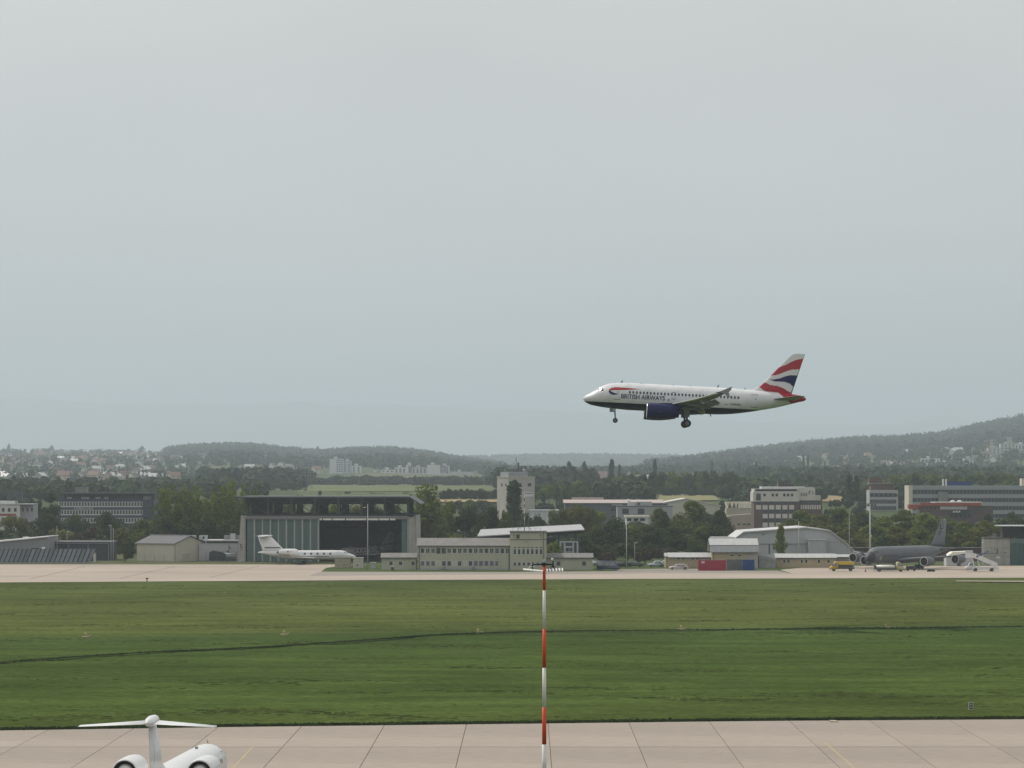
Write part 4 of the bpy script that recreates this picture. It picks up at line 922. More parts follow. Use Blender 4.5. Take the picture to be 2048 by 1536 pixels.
# ---- two-storey control building with stubby tower
def make_control():
    D = 863.0; X0 = mw(833-CX,D); t = thing('control_building','two-storey cream airfield building with many windows and a short tower','building',(X0,D,0)); x = lambda p: mw(p-833,D); z = lambda q: zz_(q,D)
    dep = 11
    part(t,'wall',CREAM,(x(836),x(1020),0,dep,0,z(1091)))
    mb = MB(); mb.prism([(-.3,z(1091.5)),(dep/2,z(1078.2)),(dep/2,z(1078.2)+.2),(-.45,z(1091.5)+.05)],'x',x(833.5),x(1020)-.003); mb.build('roof',ROOFG,t)
    mb = MB(); mb.prism([(dep+.3,z(1091.5)),(dep/2+.003,z(1078.2)),(dep/2+.003,z(1078.2)+.2),(dep+.45,z(1091.5)+.05)],'x',x(833.5),x(1020)-.003); mb.build('roof',ROOFG,t)
    mb = MB(); mb.prism([(.02,z(1091)+.002),(dep-.02,z(1091)+.002),(dep/2,z(1079))],'x',x(836)+.01,x(837)); mb.build('gable',CREAM,t)
    part(t,'gutter',DFRAME,(x(833.5),x(1020),-.55,-.36,z(1092.6),z(1091.2)))
    for p in (838.5,1018.2): part(t,'downpipe',DFRAME,(x(p)-.08,x(p)+.08,-.16,-.02,.05,z(1092)))
    ys = 1097.0
    up = [844.8,855.6,866.2]+[887-10.4,887.4]+[898.2+10.65*i for i in range(12)]
    for i, p in enumerate(up):
        big = p in (876.6,887.4) or i > 13; windows(t,[x(p)],z(1107.5) if big else z(1106.8),1.02 if not big else 1.06,1.28 if not big else 1.4,mull=1 if i % 3 else 0,fr=WFRAME if not 2 < i < 5 else mat('frame_grey',(.2,.22,.22)))  # a few windows have darker grey frames
    lowp = [845.2,855.8,866.2,876.8,887.8,898.5,909,919.4,930,941]+[951.5+10.7*i for i in range(5)]
    shut = mat('shutter_closed',(.44,.44,.38),.7)
    for i, p in enumerate(lowp): windows(t,[x(p)],z(1132.2),1.05,1.3,gl=shut if i in (3,6,8) else (mat('blind_glass',(.10,.11,.13),.25) if i > 9 or i < 3 else GLASS),fr=mat('frame_bluegrey',(.36,.38,.41)) if i > 9 else WFRAME)
    for p in (888,947): part(t,'cooling_unit',mat('unit_grey',(.25,.25,.25)),(x(p)-.4,x(p)+.4,-.5,-.02,.25,.95))
    part(t,'flue',WHITEW,(x(892.5),x(893.5),-.3,-.1,.05,z(1113))); part(t,'door',mat('door_cream',(.36,.355,.27)),(x(996),x(1004),-.05,-.002,.05,2.6))
    part(t,'plinth',GREYW,(x(836)-.02,x(1020)-.01,-.06,-.001,0,.35))
    tw = part(t,'tower',CREAM,(x(1020),x(1093),-.5,dep-.5,0,z(1064.5))); part(t,'tower_roof',DFRAME,(x(1019.3),x(1093.7),-.9,dep,z(1064.5),z(1062.5)))
    part(tw,'ledge',DFRAME,(x(1019.6),x(1093.4),-.62,-.5,z(1079.6),z(1078.4)))
    for p in [1029.6+8.75*i for i in range(7)]:
        windows(tw,[x(p)],z(1109.2),.78,1.42,y=-.5,sash=0); windows(tw,[x(p)],z(1096.5),.78,.36,y=-.5,f=.05)
    windows(tw,[x(1029.5+9.2*i) if i < 7 else 0 for i in range(7)],z(1132),.8,1.0,y=-.5); windows(tw,[x(1036)],z(1077.5),.9,1.1,y=-.5,fr=mat('frame_grey',(.2,.22,.22)))
    part(tw,'name_board',mat('board_tan',(.33,.30,.22)),(x(1047),x(1057.5),-.56,-.5,z(1085),z(1082)))
    for p in (1028,1081): part(tw,'wall_lamp',DFRAME,(x(p)-.25,x(p)+.25,-.75,-.5,z(1070.5),z(1069.3))); part(tw,'lamp_bracket',DFRAME,(x(p)+.1,x(p)+.18,-.6,-.5,z(1077),z(1070.5)))
    part(tw,'downpipe',DFRAME,(x(1086.8)-.07,x(1086.8)+.07,-.62,-.5,.05,z(1064.6)))
    # rails on the tower roof
    for i in range(6): MB().bar((x(1026+11*i),-.4,z(1062.5)),(x(1026+11*i),-.4,z(1056)),.06).build('rail_post',STEEL,t)
    MB().bar((x(1025),-.4,z(1056)),(x(1082),-.4,z(1056)),.05).build('handrail',STEEL,t)
    # lattice legs and red-white aerial mast
    mt = thing('aerial_mast','red and white banded aerial mast on the short cream tower','mast',(x(1049)+X0,D+4,z(1062.5)))
    seg = [(1062.5,1041,STEEL),(1041,1033.5,WFRAME),(1033.5,1027.5,REDR),(1027.5,1016,WFRAME),(1016,1009,REDR),(1009,1003,WFRAME),(1003,996,REDR),(996,987,WFRAME)]
    for a, b, m in seg: MB().tube([(0,0,z(a)-z(1062.5)),(0,0,z(b)-z(1062.5))],.1,8).build('band',m,mt)
    MB().lathe([(0,.02),(.1,.18),(.3,.2),(.45,.02)],axis='z',c=(0,0,z(987)-z(1062.5)),n=10).build('lamp',WHITEW,mt,smooth=True)
    for dx in (-1.9,1.9): MB().bar((dx,0,0.0),(dx*.1,0,2.0),.09).build('stay',DFRAME,mt)
    for dx in (-1.0,1.0): MB().tube([(dx,0,.0),(dx,0,z(1038)-z(1062.5))],.035,6).build('whip_aerial',STEEL,mt)
    at_ = thing('aerial_array','row of small roof aerials on the cream two-storey building','aerial',(X0+x(912),D+dep/2,z(1078.2)+.18))
    for i, h in enumerate((1.5,1.9,1.7,1.8,1.6)): MB().tube([(i*.65,0,0),(i*.65,0,h)],.03,5).build('rod',STEEL,at_)
    MB().bar((0,0,1.45),(2.6,0,1.45),.05).build('crossbar',STEEL,at_); part(at_,'reflector',WHITEW,(.3,.9,-.1,.1,1.75,1.95),)
make_control()
def low_house(label,px0,px1,py0,py_eave,py_ridge,D,dep,wm,rm,wins,ww=1.0,wh=1.1,wz=1.0,name='low_building',gl=None,fr=None,parapet=None):
    X0 = mw(px0-CX,D); t = thing(name,label,'building',(X0,D,0)); w = mw(px1-px0,D); ze = zz_(py_eave,D); zr = zz_(py_ridge,D)
    part(t,'wall',wm,(0,w,0,dep,0,ze))
    mb = MB(); mb.prism([(-.35,ze),(-.4,ze+.15),(dep/2,zr+.1),(dep+.4,ze+.15),(dep+.35,ze),(dep/2,zr-.1)],'x',-.25,w+.25); mb.build('roof',rm,t)
    mb = MB(); mb.prism([(.01,ze-.01),(dep-.01,ze-.01),(dep/2,zr-.12)],'x',.01,w-.01); mb.build('gable',wm,t)
    part(t,'gutter',DFRAME,(-.25,w+.25,-.52,-.38,ze-.08,ze+.08))
    windows(t,[mw(p-px0,D) for p in wins],wz,ww,wh,**({'fr':fr} if fr else {}))
    return t
low_house('single-storey cream annex with grey roof left of the two-storey building',763,832.5,1139,1116,1107.3,866,8,CREAM,ROOFG,[782,801,826])
low_house('single-storey cream annex with grey roof right of the short tower',1093.5,1185,1136,1116.2,1107.5,864.5,8,CREAM,ROOFG,[1117,1168],fr=mat('frame_grey',(.2,.22,.22)))
# small booths on the verge
def booth(label,px0,px1,py0,py1,wm,cap,wins=()):
    D = gd(py1); X0 = mw(px0-CX,D); t = thing('equipment_booth',label,'booth',(X0,D,0)); w = mw(px1-px0,D); h = zz_(py0,D)
    part(t,'wall',wm,(0,w,0,2.5,0,h-.18)); part(t,'roof',cap,(-.12,w+.12,-.12,2.62,h-.18,h))
    for p in wins: windows(t,[mw(p-px0,D)],.5,.6,.6)
    return t
booth('wide beige equipment booth on the verge before the parked jet',669.5,701,1115.5,1136,mat('booth_tan',(.31,.29,.22),.85,var=.1),ROOFG,[688])
booth('narrow pale equipment booth with small vent near the lamp post',706,726,1115.2,1136.5,mat('booth_pale',(.43,.42,.36),.85,var=.08),mat('booth_cap',(.36,.36,.34)),[715])
booth('small grey meter cabinet right of the lamp post',741.5,750.5,1125,1137,mat('cabinet_grey',(.36,.38,.40)),mat('booth_cap',(.36,.36,.34)))
t = pole('lamp_post','tall slim lamp post before the open hangar with one lamp arm',735.5,gd(1138),zz_(1008,gd(1138)),.13,.07)
MB().bar((0,0,15.3),(-.75,0,15.15),.1).build('lamp_arm',STEEL,t); part(t,'lamp_head',WHITEW,(-1.15,-.45,-.15,.15,15.02,15.2))
t = thing('marker_post','small dark red and white marker box on the verge','marker',gp(785,1142)); part(t,'box',mat('dark_red',(.10,.03,.025)),(-.35,.35,-.2,.2,.15,1.0)); part(t,'cap',WHITEW,(-.36,.36,-.21,.21,1.0,1.25)); part(t,'post',DFRAME,(-.06,.06,-.06,.06,0,.15))
# ---- floating canopy roof and steel frame behind the control building
def make_canopy():
    D = 925.0; X0 = mw(956-CX,D); t = thing('canopy_roof','long white folded canopy roof on dark steel legs behind the cream tower','canopy',(X0,D,0)); x = lambda p: mw(p-956,D); z = lambda q: zz_(q,D)
    mb = MB(); mb.add([(x(955),-4,z(1071.5)),(x(1168.5),-4,z(1058.5)),(x(1163),6,z(1049.0)),(x(961),6,z(1059.5)),(x(955),-4,z(1071.5)-.25),(x(1168.5),-4,z(1058.5)-.25),(x(1163),6,z(1049.0)-.25),(x(961),6,z(1059.5)-.25)],[(0,1,2,3),(7,6,5,4),(0,4,5,1),(1,5,6,2),(2,6,7,3),(3,7,4,0)]); mb.build('roof',mat('canopy_white',(.34,.35,.37),.5,var=.05),t)
    mb = MB(); mb.add([(x(956),2,z(1073)),(x(1166),2,z(1060.5)),(x(1166),2.3,z(1060.5)),(x(956),2.3,z(1073)),(x(956),2,z(1084)),(x(1166),2,z(1066)),(x(1166),2.3,z(1066)),(x(956),2.3,z(1084))],[(0,1,2,3),(7,6,5,4),(0,4,5,1),(1,5,6,2),(2,6,7,3),(3,7,4,0)]); mb.build('fascia',DSTEEL,t)
    for p in (985,1030,1075,1118,1152):
        zt = float(np.interp(p,[956,1166],[z(1075),z(1062)])); MB().tube([(x(p),2,0),(x(p),2,zt)],.18,8).build('column',DSTEEL,t)
        MB().bar((x(p),2,zt-3.5),(x(p)-2.2,2,zt),.16).build('strut',DSTEEL,t); MB().bar((x(p),2,zt-3.5),(x(p)+2.2,2,zt-.2),.16).build('strut',DSTEEL,t)
    part(t,'wall',mat('canopy_shade',(.03,.032,.036)),(x(962),x(1112),5,5.3,0,z(1076)))  # near-black sheet standing for the shade under the canopy
    D = 905.0; X0 = mw(1120-CX,D); t = thing('steel_frame_block','grey steel framed plant block between the cream annex and the trees','building',(X0,D,0)); x = lambda p: mw(p-1120,D); z = lambda q: zz_(q,D)
    gm = mat('frame_paint',(.34,.36,.41),.6)
    for p in (1121,1129,1146.5,1155): part(t,'column',gm,(x(p)-.22,x(p)+.22,-.2,.2,0,z(1083)))
    part(t,'beam',gm,(x(1119),x(1156),-.24,.24,z(1084.5),z(1082.5))); part(t,'beam',gm,(x(1129),x(1147),-.19,.19,z(1096),z(1092)))
    part(t,'core',mat('core_dark',(.075,.08,.09)),(x(1122),x(1155),.6,5,0,z(1085))); part(t,'beam',gm,(x(1129),x(1147),-.19,.19,z(1105),z(1103))); windows(t,[x(1135)],z(1104),.95,1.1,y=.2)
    part(t,'lamp',WHITEW,(x(1156),x(1158.5),-.1,.1,z(1095),z(1094)))
make_canopy()
# ---- ochre buildings and barn on the right
t = low_house('low ochre building with pale metal roof behind the red car',1338,1420,1139,1115.5,1106.5,882,8,OCHRE,ROOFM,[1357,1366.3,1386,1395],ww=.95,wh=.55,wz=2.05)
low_house('short ochre annex with pale roof at the left end of the ochre building',1331,1338.5,1139,1114,1107,884,6,mat('ochre_pale',(.45,.38,.26)),ROOFM,[])
def make_barn():
    D = 878.0; X0 = mw(1423-CX,D); t = thing('barn','ochre barn with pale mansard metal roof behind the red and blue containers','building',(X0,D,0)); x = lambda p: mw(p-1423,D); z = lambda q: zz_(q,D); dep = 9
    part(t,'wall',OCHRE,(x(1424),x(1516),0,dep,0,z(1104))); 
    mb = MB(); mb.prism([(-.5,z(1104.5)),(-.1,z(1090.8)),(-.05,z(1090.8)+.1),(-.65,z(1104.5)+.1)],'x',x(1420.5),x(1517)); mb.build('lower_roof',mat('zinc_shade',(.36,.38,.40),.5,.2,var=.12,scale=1,streak=(4,1,.2)),t)  # darker zinc copy, the steep slope's shade put into its colour
    mb = MB(); mb.prism([(-.12,z(1090.8)+.01),(dep/2,z(1078.6)),(dep+.12,z(1090.8)),(dep+.6,z(1104)),(dep+.7,z(1104)+.1),(dep+.2,z(1090.8)+.12),(dep/2,z(1078.6)+.16),(-.25,z(1090.8)+.12)],'x',x(1419),x(1517.3)); mb.build('upper_roof',ROOFM,t)
    mb = MB(); mb.prism([(.02,z(1104)),(dep-.02,z(1104)),(dep-.1,z(1091.5)),(dep/2,z(1079.5)),(.1,z(1091.5))],'x',x(1424)+.02,x(1515.9)); mb.build('gable',OCHRE,t)
    windows(t,[x(1464),x(1479)],z(1113),1.15,.55); part(t,'pale_wall_panel',mat('panel_pale',(.36,.33,.32),.8),(x(1492),x(1516)+.01,-.03,-.002,0,z(1105))); part(t,'downpipe',STEEL,(x(1426.5),x(1427.5),-.12,-.01,0,z(1105)))
    mb = MB(); mb.bar((x(1420.5),-.75,z(1104.6)),(x(1517),-.75,z(1104.6)),.14); mb.build('gutter',STEEL,t)
    D = 880.0; X0 = mw(1518-CX,D); t = thing('wall_extension','grey concrete extension with sloping top right of the barn','building',(X0,D,0)); x = lambda p: mw(p-1518,D); z = lambda q: zz_(q,D)
    mb = MB(); mb.prism([(0,0),(x(1551.5),0),(x(1551.5),z(1117.5)),(0,z(1110.5))],'y',0,6); mb.build('wall',mat('mottled_concrete',(.25,.26,.26),.9,var=.28,scale=.8),t)
    mb = MB(); mb.prism([(0,z(1110.5)),(x(1551.5),z(1117.5)),(x(1551),z(1109)),(0,z(1108))],'y',3,3.2); mb.build('roof',ROOFM,t)
make_barn()
low_house('long low ochre building with pale roof right of the concrete extension',1552.5,1672,1137,1116.5,1108.5,884,8,OCHRE,ROOFM,[1568.5,1577,1603.5,1612.5,1638,1657],ww=.75,wh=1.05,wz=1.1,gl=None)
low_house('low pale grey lean-to behind the yellow van',1672.5,1702,1135,1115,1110,890,6,mat('leanto',(.3,.31,.3)),ROOFM,[])
# containers
def container(label,px0,px1,py,col,D=None,L=None,h=2.59):
    D = D or gd(py); X0 = mw(px0-CX,D); t = thing('shipping_container',label,'container',(X0,D,.04)); w = mw(px1-px0,D); m = mat('container_'+label.split()[0],col,.55,var=.12,scale=.6)
    mb = MB(); n = int(w/.28); pts = []
    for i in range(n): a = .08+i*(w-.16)/n; b = (w-.16)/n; pts += [(a,.0),(a+b*.35,.0),(a+b*.5,.05),(a+b*.85,.05)]
    poly = [(p[0],p[1]) for p in pts]+[(w-.08,.06),(w-.08,2.4),(.08,2.4)]
    mb.prism(poly,'z',.15,h-.12); mb.build('body',m,t)
    for a in (0,w-.14): part(t,'corner_post',m,(a,a+.14,-.03,.14,.0,h))
    part(t,'top_rail',m,(.14,w-.14,-.03,.1,h-.14,h)); part(t,'bottom_rail',m,(.14,w-.14,-.03,.1,.0,.16)); part(t,'roof',m,(.02,w-.02,.1,2.42,h-.12,h-.03))
    return t
t = container('crimson shipping container with a small white placard beside the ochre barn',1396.5,1452,1141.5,(.30,.022,.045))
part(t,'placard',mat('placard',(.55,.42,.42)),(.75,1.55,-.06,-.035,1.75,2.3)); part(t,'trim',mat('container_trim',(.42,.2,.22)),(.0,6.9,-.05,-.031,2.5,2.62))
container('blue shipping container standing end of the ochre barn',1485,1509,1141,(.012,.05,.20))
container('grey shipping container between the crimson and blue ones',1453,1484,1140.2,(.15,.16,.16))
# ---- white polygonal hangar
def make_poly_hangar():
    D = 930.0; X0 = mw(1470-CX,D); t = thing('white_hangar','white hangar with faceted roof behind the low ochre buildings','hangar',(X0,D,0)); x = lambda p: mw(p-1470,D); z = lambda q: zz_(q,D)
    wm = mat('hangar_white',(.37,.39,.41),.65,var=.06,scale=.4,streak=(3,1,.2))
    prof = [(x(1470),0),(x(1470),z(1078)),(x(1487),z(1065.5)),(x(1575),z(1059)),(x(1612),z(1056.5)),(x(1660),z(1062.5)),(x(1692),z(1087)),(x(1722),z(1116)),(x(1722),0)]
    MB().prism(prof,'y',0,30).build('wall',wm,t)
    top = prof[1:-1]; rf = [(a,b+.02) for a,b in top]+[(a,b+.32) for a,b in reversed(top)]
    MB().prism(rf,'y',-.5,30.3).build('roof',mat('hangar_roof',(.47,.48,.49),.5,var=.08),t)
    part(t,'low_roof',ROOFM,(x(1425),x(1470)-.01,2,14,z(1078),z(1075))); part(t,'low_wall',wm,(x(1426),x(1470)-.02,2.2,13.8,0,z(1078)))
    for a, b in ((1517,1537),(1540,1557),(1583,1592),(1593,1613)): part(t,'door_leaf',mat('hangar_leaf',(.36,.38,.41),.6,var=.06),(x(a),x(b),-.14,-.02,0,z(1088.5)))
    part(t,'door_gap',DFRAME,(x(1537),x(1540),-.1,-.01,0,z(1088.5))); part(t,'door_rail',mat('rail_grey',(.25,.27,.29)),(x(1514),x(1618),-.3,-.02,z(1088.4),z(1086.5)))  # mid grey for the door rail
    p = part(t,'porch',wm,(x(1615),x(1650),-3,-.05,0,z(1080))); part(p,'porch_roof',mat('hangar_roof',(.62,.63,.64)),(x(1614),x(1651),-3.2,-.06,z(1080),z(1078)))
    part(t,'seam',mat('rail_grey',(.25,.27,.29)),(x(1652),x(1690),-.06,-.005,z(1085),z(1084.2))); part(t,'seam',mat('rail_grey',(.25,.27,.29)),(x(1487),x(1575),-.06,-.005,z(1066.6),z(1066)))
    part(t,'vent',DFRAME,(x(1524),x(1529),-.1,-.005,z(1070),z(1068.3)))
    t = thing('red_shed','low dark red shed behind the grey tanker','building',(mw(1700-CX,950),950,0)); part(t,'wall',mat('oxblood',(.075,.04,.04)),(0,mw(290,950),0,6,0,zz_(1098,950))); part(t,'roof',mat('oxblood_roof',(.05,.04,.04)),(-.2,mw(290,950)+.2,-.3,6.3,zz_(1098,950),zz_(1095.5,950)))
make_poly_hangar()
# ---- numbered hangar at the right edge
def make_hangar2():
    D = 913.0; X0 = mw(1968-CX,D); t = thing('hangar','concrete hangar with a number 2 and teal doors at the right edge','hangar',(X0,D,0)); x = lambda p: mw(p-1968,D); z = lambda q: zz_(q,D)
    # block wall cut in panels
    for i in range(4):
        for k in range(3):
            a, b = x(1968)+i*mw(13,D)+.03, x(1968)+(i+1)*mw(13,D)-.03
            part(t,'concrete_panel',CONCW,(a,b,-.12,0,.02+k*2.2,2.17+k*2.2))
    part(t,'wall',mat('joint_concrete',(.2,.195,.185)),(x(1968.2),x(2019.5),0,5,0,z(1076))); part(t,'roof',mat('roof_dark2',(.1,.1,.1)),(x(1967),x(2020),-.3,5.2,z(1076),z(1074.5)))
    part(t,'door_lintel',mat('teal_lintel',(.12,.18,.17),.5),(x(2020.5),x(2140),-.2,.2,z(1086.5),z(1077)))
    for i in range(9): part(t,'door_panel',mat('teal_door_dark',(.05,.10,.095),.45,var=.15,scale=.5),(x(2020.5)+i*1.5,x(2020.5)+i*1.5+1.45,.0,.15,0,z(1086.6)))
    part(t,'side_wall',CONCW,(x(2020.5),x(2140),.3,5,0,z(1077)))
    part(t,'canopy',mat('canopy_edge',(.42,.47,.48),.5),(x(1997),x(2160),-5,8,z(1052.3),z(1050.6))); part(t,'truss_shade',DSTEEL,(x(2006),x(2160),1,5,z(1075),z(1053)))  # solid dark block put in for the shade behind the struts
    for i in range(5): MB().bar((x(2006+14*i),-.5,z(1075)),(x(2013+14*i),-.5,z(1053)),.18).build('truss_strut',DSTEEL,t)
    text_plate('2',.85,1.15,BLACK,t,(x(1990.3),-.14,z(1107)),name='lettering'); part(t,'notice',mat('notice_grey',(.2,.2,.2)),(x(2007),x(2013.5),-.15,-.12,z(1106.5),z(1104.3))); part(t,'placard',WHITEW,(x(1992),x(2000),-.16,-.12,z(1117),z(1112.5)))
    part(t,'wall_lamp',WHITEW,(x(1963),x(1967.8),-.2,.1,z(1086),z(1084.3))); 
    for p in (1989,1993): part(t,'roof_vent',STEEL,(x(p),x(p)+.35,3,3.4,z(1074.5),z(1067)))
make_hangar2()
t = thing('white_tent_shed','white shed roof behind the tanker wing and steps','building',(mw(1893-CX,900),900,0)); w_ = mw(52,900)
MB().prism([(0,zz_(1113,900)),(1.6,zz_(1104,900)),(w_-.8,zz_(1102.5,900)),(w_,zz_(1113,900))],'y',0,6).build('roof',mat('tent_white',(.72,.70,.64),.6),t); part(t,'wall',mat('office_grey',(.42,.43,.45)),(-.0,w_,.3,5.7,0,zz_(1113.1,900))); part(t,'doorway',DFRAME,(w_*.42,w_*.55,.2,.29,0,2.4))
# ------------------------------------------------------------------ buildings farther back
def far_bld(name,label,px0,D,cat='building',rz=0.0,group=None):
    X0 = mw(px0-CX,D); z0 = gz1(X0,D)-.3
    t = thing(name,label,cat,(X0,D,z0),rz=rz,group=group)
    return t, (lambda p: mw(p-px0,D)), (lambda q: zz_(q,D)-z0)
BANDG = glassmat('band_glass',(.05,.06,.075),.15)
# dark blue office with white window bands
t, x, z = far_bld('office_building','dark blue flat-roofed office with three bands of white-framed windows at left',120,1300)
NAVYW = mat('navy_cladding',(.030,.040,.075),.5,var=.12,scale=.4)
part(t,'wall',NAVYW,(x(120),x(308),0,16,0,z(999))); part(t,'penthouse',mat('penthouse_dark',(.04,.045,.055)),(x(127),x(308),1.2,15,z(999),z(988)))
part(t,'roof',mat('office_roof_dark',(.05,.052,.058)),(x(120),x(311),-.8,16.5,z(988),z(985.8))); part(t,'lift_house',mat('lift_grey',(.20,.21,.19)),(x(148),x(171),4,9,z(985.8),z(973.5))); part(t,'lift_roof',DFRAME,(x(147),x(172),3.8,9.2,z(973.5),z(972.3)))
part(t,'roof_unit',DFRAME,(x(185),x(192),4,6,z(985.8),z(981)))
for a, b in ((162,178),(190,200),(208,216),(133,143)): part(t,'penthouse_window',mat('blind_pale',(.30,.31,.32)),(x(a),x(b),1.12,1.19,z(998),z(994)))
for r, (q, n) in enumerate(((1012.8,28),(1029,28),(1045,28))):
    windows(t,[x(124.5+5.85*i) for i in range(n)],z(q),x(124.9)*1.0 if False else mw(5.1,1300),mw(9.2,1300),f=.14)
    part(t,'sill_band',WFRAME,(x(121),x(284),-.1,-.01,z(q)-.25,z(q)-.03))
def lettering(t, s, a, b, q0, q1, x, z, m=None, y=-.12): text_plate(s,x(b)-x(a),z(q1)-z(q0),m or WHITEW,t,(x(a),y,z(q0)),name='lettering')
lettering(t,'LIMBACHER',149,187,1018.8,1015.2,x,z); lettering(t,'EBKE',286.5,302,998.5,992.5,x,z,y=-.05 if False else 1.1)
# white office at the left edge
t, x, z = far_bld('office_building','white three-storey office with red stripe at the left edge',-40,1150)
part(t,'wall',WHITEW,(x(-40),x(40),0,12,0,z(1009))); part(t,'wing',GREYW,(x(40)+.01,x(66),1.5,12,0,z(1010))); part(t,'roof',mat('roof_pale',(.5,.51,.52)),(x(-40),x(66.5),-.3,12.3,z(1009),z(1007.6))); part(t,'upper_floor',WHITEW,(x(-40),x(27),3,10,z(1007.6),z(1002)))
for p in (9,27): part(t,'roof_plant',mat('plant_dark',(.06,.075,.08)),(x(p),x(p+12),5,8,z(1002),z(981 if p == 9 else 984)))
windows(t,[x(6.5+12*i) for i in range(3)],z(1023.5),.9,1.2,fr=DFRAME); windows(t,[x(44.5+9*i) for i in range(3)],z(1023),.6,1.2,y=1.5,fr=DFRAME); part(t,'stripe',mat('stripe_red',(.30,.05,.05)),(x(-40),x(32),-.05,-.005,z(1031.5),z(1027.5))); windows(t,[x(6.5+12*i) for i in range(3)],z(1044),.9,1.4,fr=DFRAME)
# concrete silo tower
def make_silo():
    D = 1200.0; c = at(1017,1000,D); z0 = gz1(c.x,D)-.3; t = thing('silo_tower','pale concrete silo tower with sign and rooftop aerials behind a poplar','tower',(c.x,D,z0),rz=R(26)); H = zz_(955,D)-z0
    # corner nearest the camera at origin; left face runs along -x? keep both faces visible
    wl, wr = 8.9, 10.0
    lm = mat('silo_light',(.37,.36,.335),.85,var=.08,scale=.3,streak=(1,1,.3)); rm = lm
    # local y axis points away: after rotation the right face looks to the camera right
    part(t,'wall',lm,(0,wr,0,wl,0,H)); part(t,'parapet',mat('silo_cap',(.4,.39,.36)),(-.15,wr+.15,-.15,wl+.15,H,H+.35)); part(t,'roof_house',GREYW,(.8,wr-2,1.5,wl-1.0,H+.35,H+1.9))
    windows(t,[4.2,7.9],H-3.0,1.3,1.05,fr=DFRAME,mull=1)
    for yy in (2.0,5.2): windows(t,[-.0],H-3.0,.9,1.0,fr=DFRAME,rz=-PI/2) ; t.children[-1].location = (0,yy,H-3.0)
    part(t,'sign_board',WHITEW,(5.9,9.4,-.12,-.01,H-6.4,H-5.0)); mark_plate(2.9,.4,DFRAME,t,(6.15,-.14,H-5.65))
    part(t,'edge_pipe',DFRAME,(wr-.1,wr+.05,-.1,.05,.1,H))
    for (a, b, h, r) in ((.9,4.5,4.6,.09),(4.6,3.5,6.6,.12),(5.3,3.2,4.8,.3),(7.7,3.5,3.2,.12)): MB().tube([(a,b,H+.3),(a,b,H+.3+h)],r,8).build('aerial',mat('aerial_dark',(.10,.10,.11)),t)
    for (a, b, h) in ((.7,4.2,2.6),(4.3,3.2,3.8),(4.9,3.2,4.6),(8.1,3.2,2.4),(7.4,3.1,2.0)): part(t,'aerial_panel',mat('aerial_grey',(.28,.29,.30)),(a,a+.3,b,b+.15,H+.3+h-1.3,H+.3+h))
    MB().lathe([(-.35,.02),(-.3,.3),(0,.42),(.3,.3),(.35,.02)],axis='z',c=(7.0,2.5,H+2.6),n=12).build('dome',WHITEW,t,smooth=True); MB().tube([(7.0,2.5,H+.3),(7.0,2.5,H+2.4)],.06,6).build('dome_post',STEEL,t)
    for i in range(6): MB().bar((.1+i*1.9,.05,H+.35),(.1+i*1.9,.05,H+1.3),.05).build('rail_post',DFRAME,t)
    MB().bar((.1,.05,H+1.3),(9.6,.05,H+1.3),.05).build('handrail',DFRAME,t)
make_silo()
t, x, z = far_bld('storage_shed','pale ribbed metal store beside the silo tower',1060,1185); 
for i in range(5): part(t,'wall_panel',mat('ribbed_pale',(.50,.53,.57),.6,var=.06),(x(1060+10*i)+.05,x(1070+10*i)-.05,-.1,0,0,z(1022)))
part(t,'wall',mat('rail_grey',(.25,.27,.29)),(x(1060),x(1110),0,14,0,z(1021.5))); part(t,'roof',mat('roof_pale',(.5,.51,.52)),(x(1058),x(1118),-.4,14.4,z(1021.5),z(1020)))
# industrial sheds in the middle
t, x, z = far_bld('factory','long low factory with pink grey roof behind the trees',1128,1330)
part(t,'wall',mat('factory_dark',(.10,.11,.125),.8),(x(1130),x(1335),0,26,0,z(1007))); mb = MB(); mb.prism([(-.5,z(1007)),(13,z(1001)),(26.5,z(1007)),(26.5,z(1007)+.2),(13,z(1001)+.25),(-.6,z(1007)+.25)],'x',x(1127),x(1328)); mb.build('roof',mat('pink_roof',(.38,.325,.31),.8,var=.1),t)
part(t,'upper_roof',mat('pink_roof',(.38,.325,.31)),(x(1145),x(1209),14,20,z(1000.5),z(995.5))); part(t,'canopy_beam',mat('roof_pale',(.5,.51,.52)),(x(1223),x(1245),-1.5,-.1,z(1010.5),z(1009.3))); windows(t,[x(1225+8*i) for i in range(4)],z(1022),1.2,1.0,fr=DFRAME)
t, x, z = far_bld('office_building','grey flat-roofed industrial office with two dark windows in the middle',1235,1240)
part(t,'wall',GREYW,(x(1235),x(1345),0,14,0,z(1013))); part(t,'roof',mat('office_roof_dark',(.05,.052,.058)),(x(1234),x(1346),-.2,14.2,z(1013),z(1011.8))); part(t,'upper_block',mat('upper_grey',(.36,.37,.39)),(x(1273),x(1305),3,10,z(1011.8),z(1003.5))); part(t,'upper_block',WHITEW,(x(1257),x(1272),4,10,z(1011.8),z(1004)))
windows(t,[x(1251),x(1282)],z(1028),2.3,1.9,fr=DFRAME,mull=2); windows(t,[x(1278)],z(1010.5),.8,.9,y=3,fr=DFRAME)
MB().lathe([(0,.9),(.5,.8),(.9,.4),(1.0,.02)],axis='z',c=(x(1258),6,z(1004)),n=14).build('roof_dome',WHITEW,t,smooth=True)
t, x, z = far_bld('low_hall','low white hall with teal windows between the trees',1252,1190); part(t,'wall',WHITEW,(x(1252),x(1297),0,8,0,z(1035))); part(t,'roof',mat('roof_cream',(.62,.60,.53)),(x(1250),x(1298),-.5,8.5,z(1035),z(1031.5))); windows(t,[x(1258),x(1272),x(1285)],z(1042),1.6,.9,fr=DFRAME)
t, x, z = far_bld('warehouse','pale warehouse with low gable roof between factory and brown office',1327,1420)
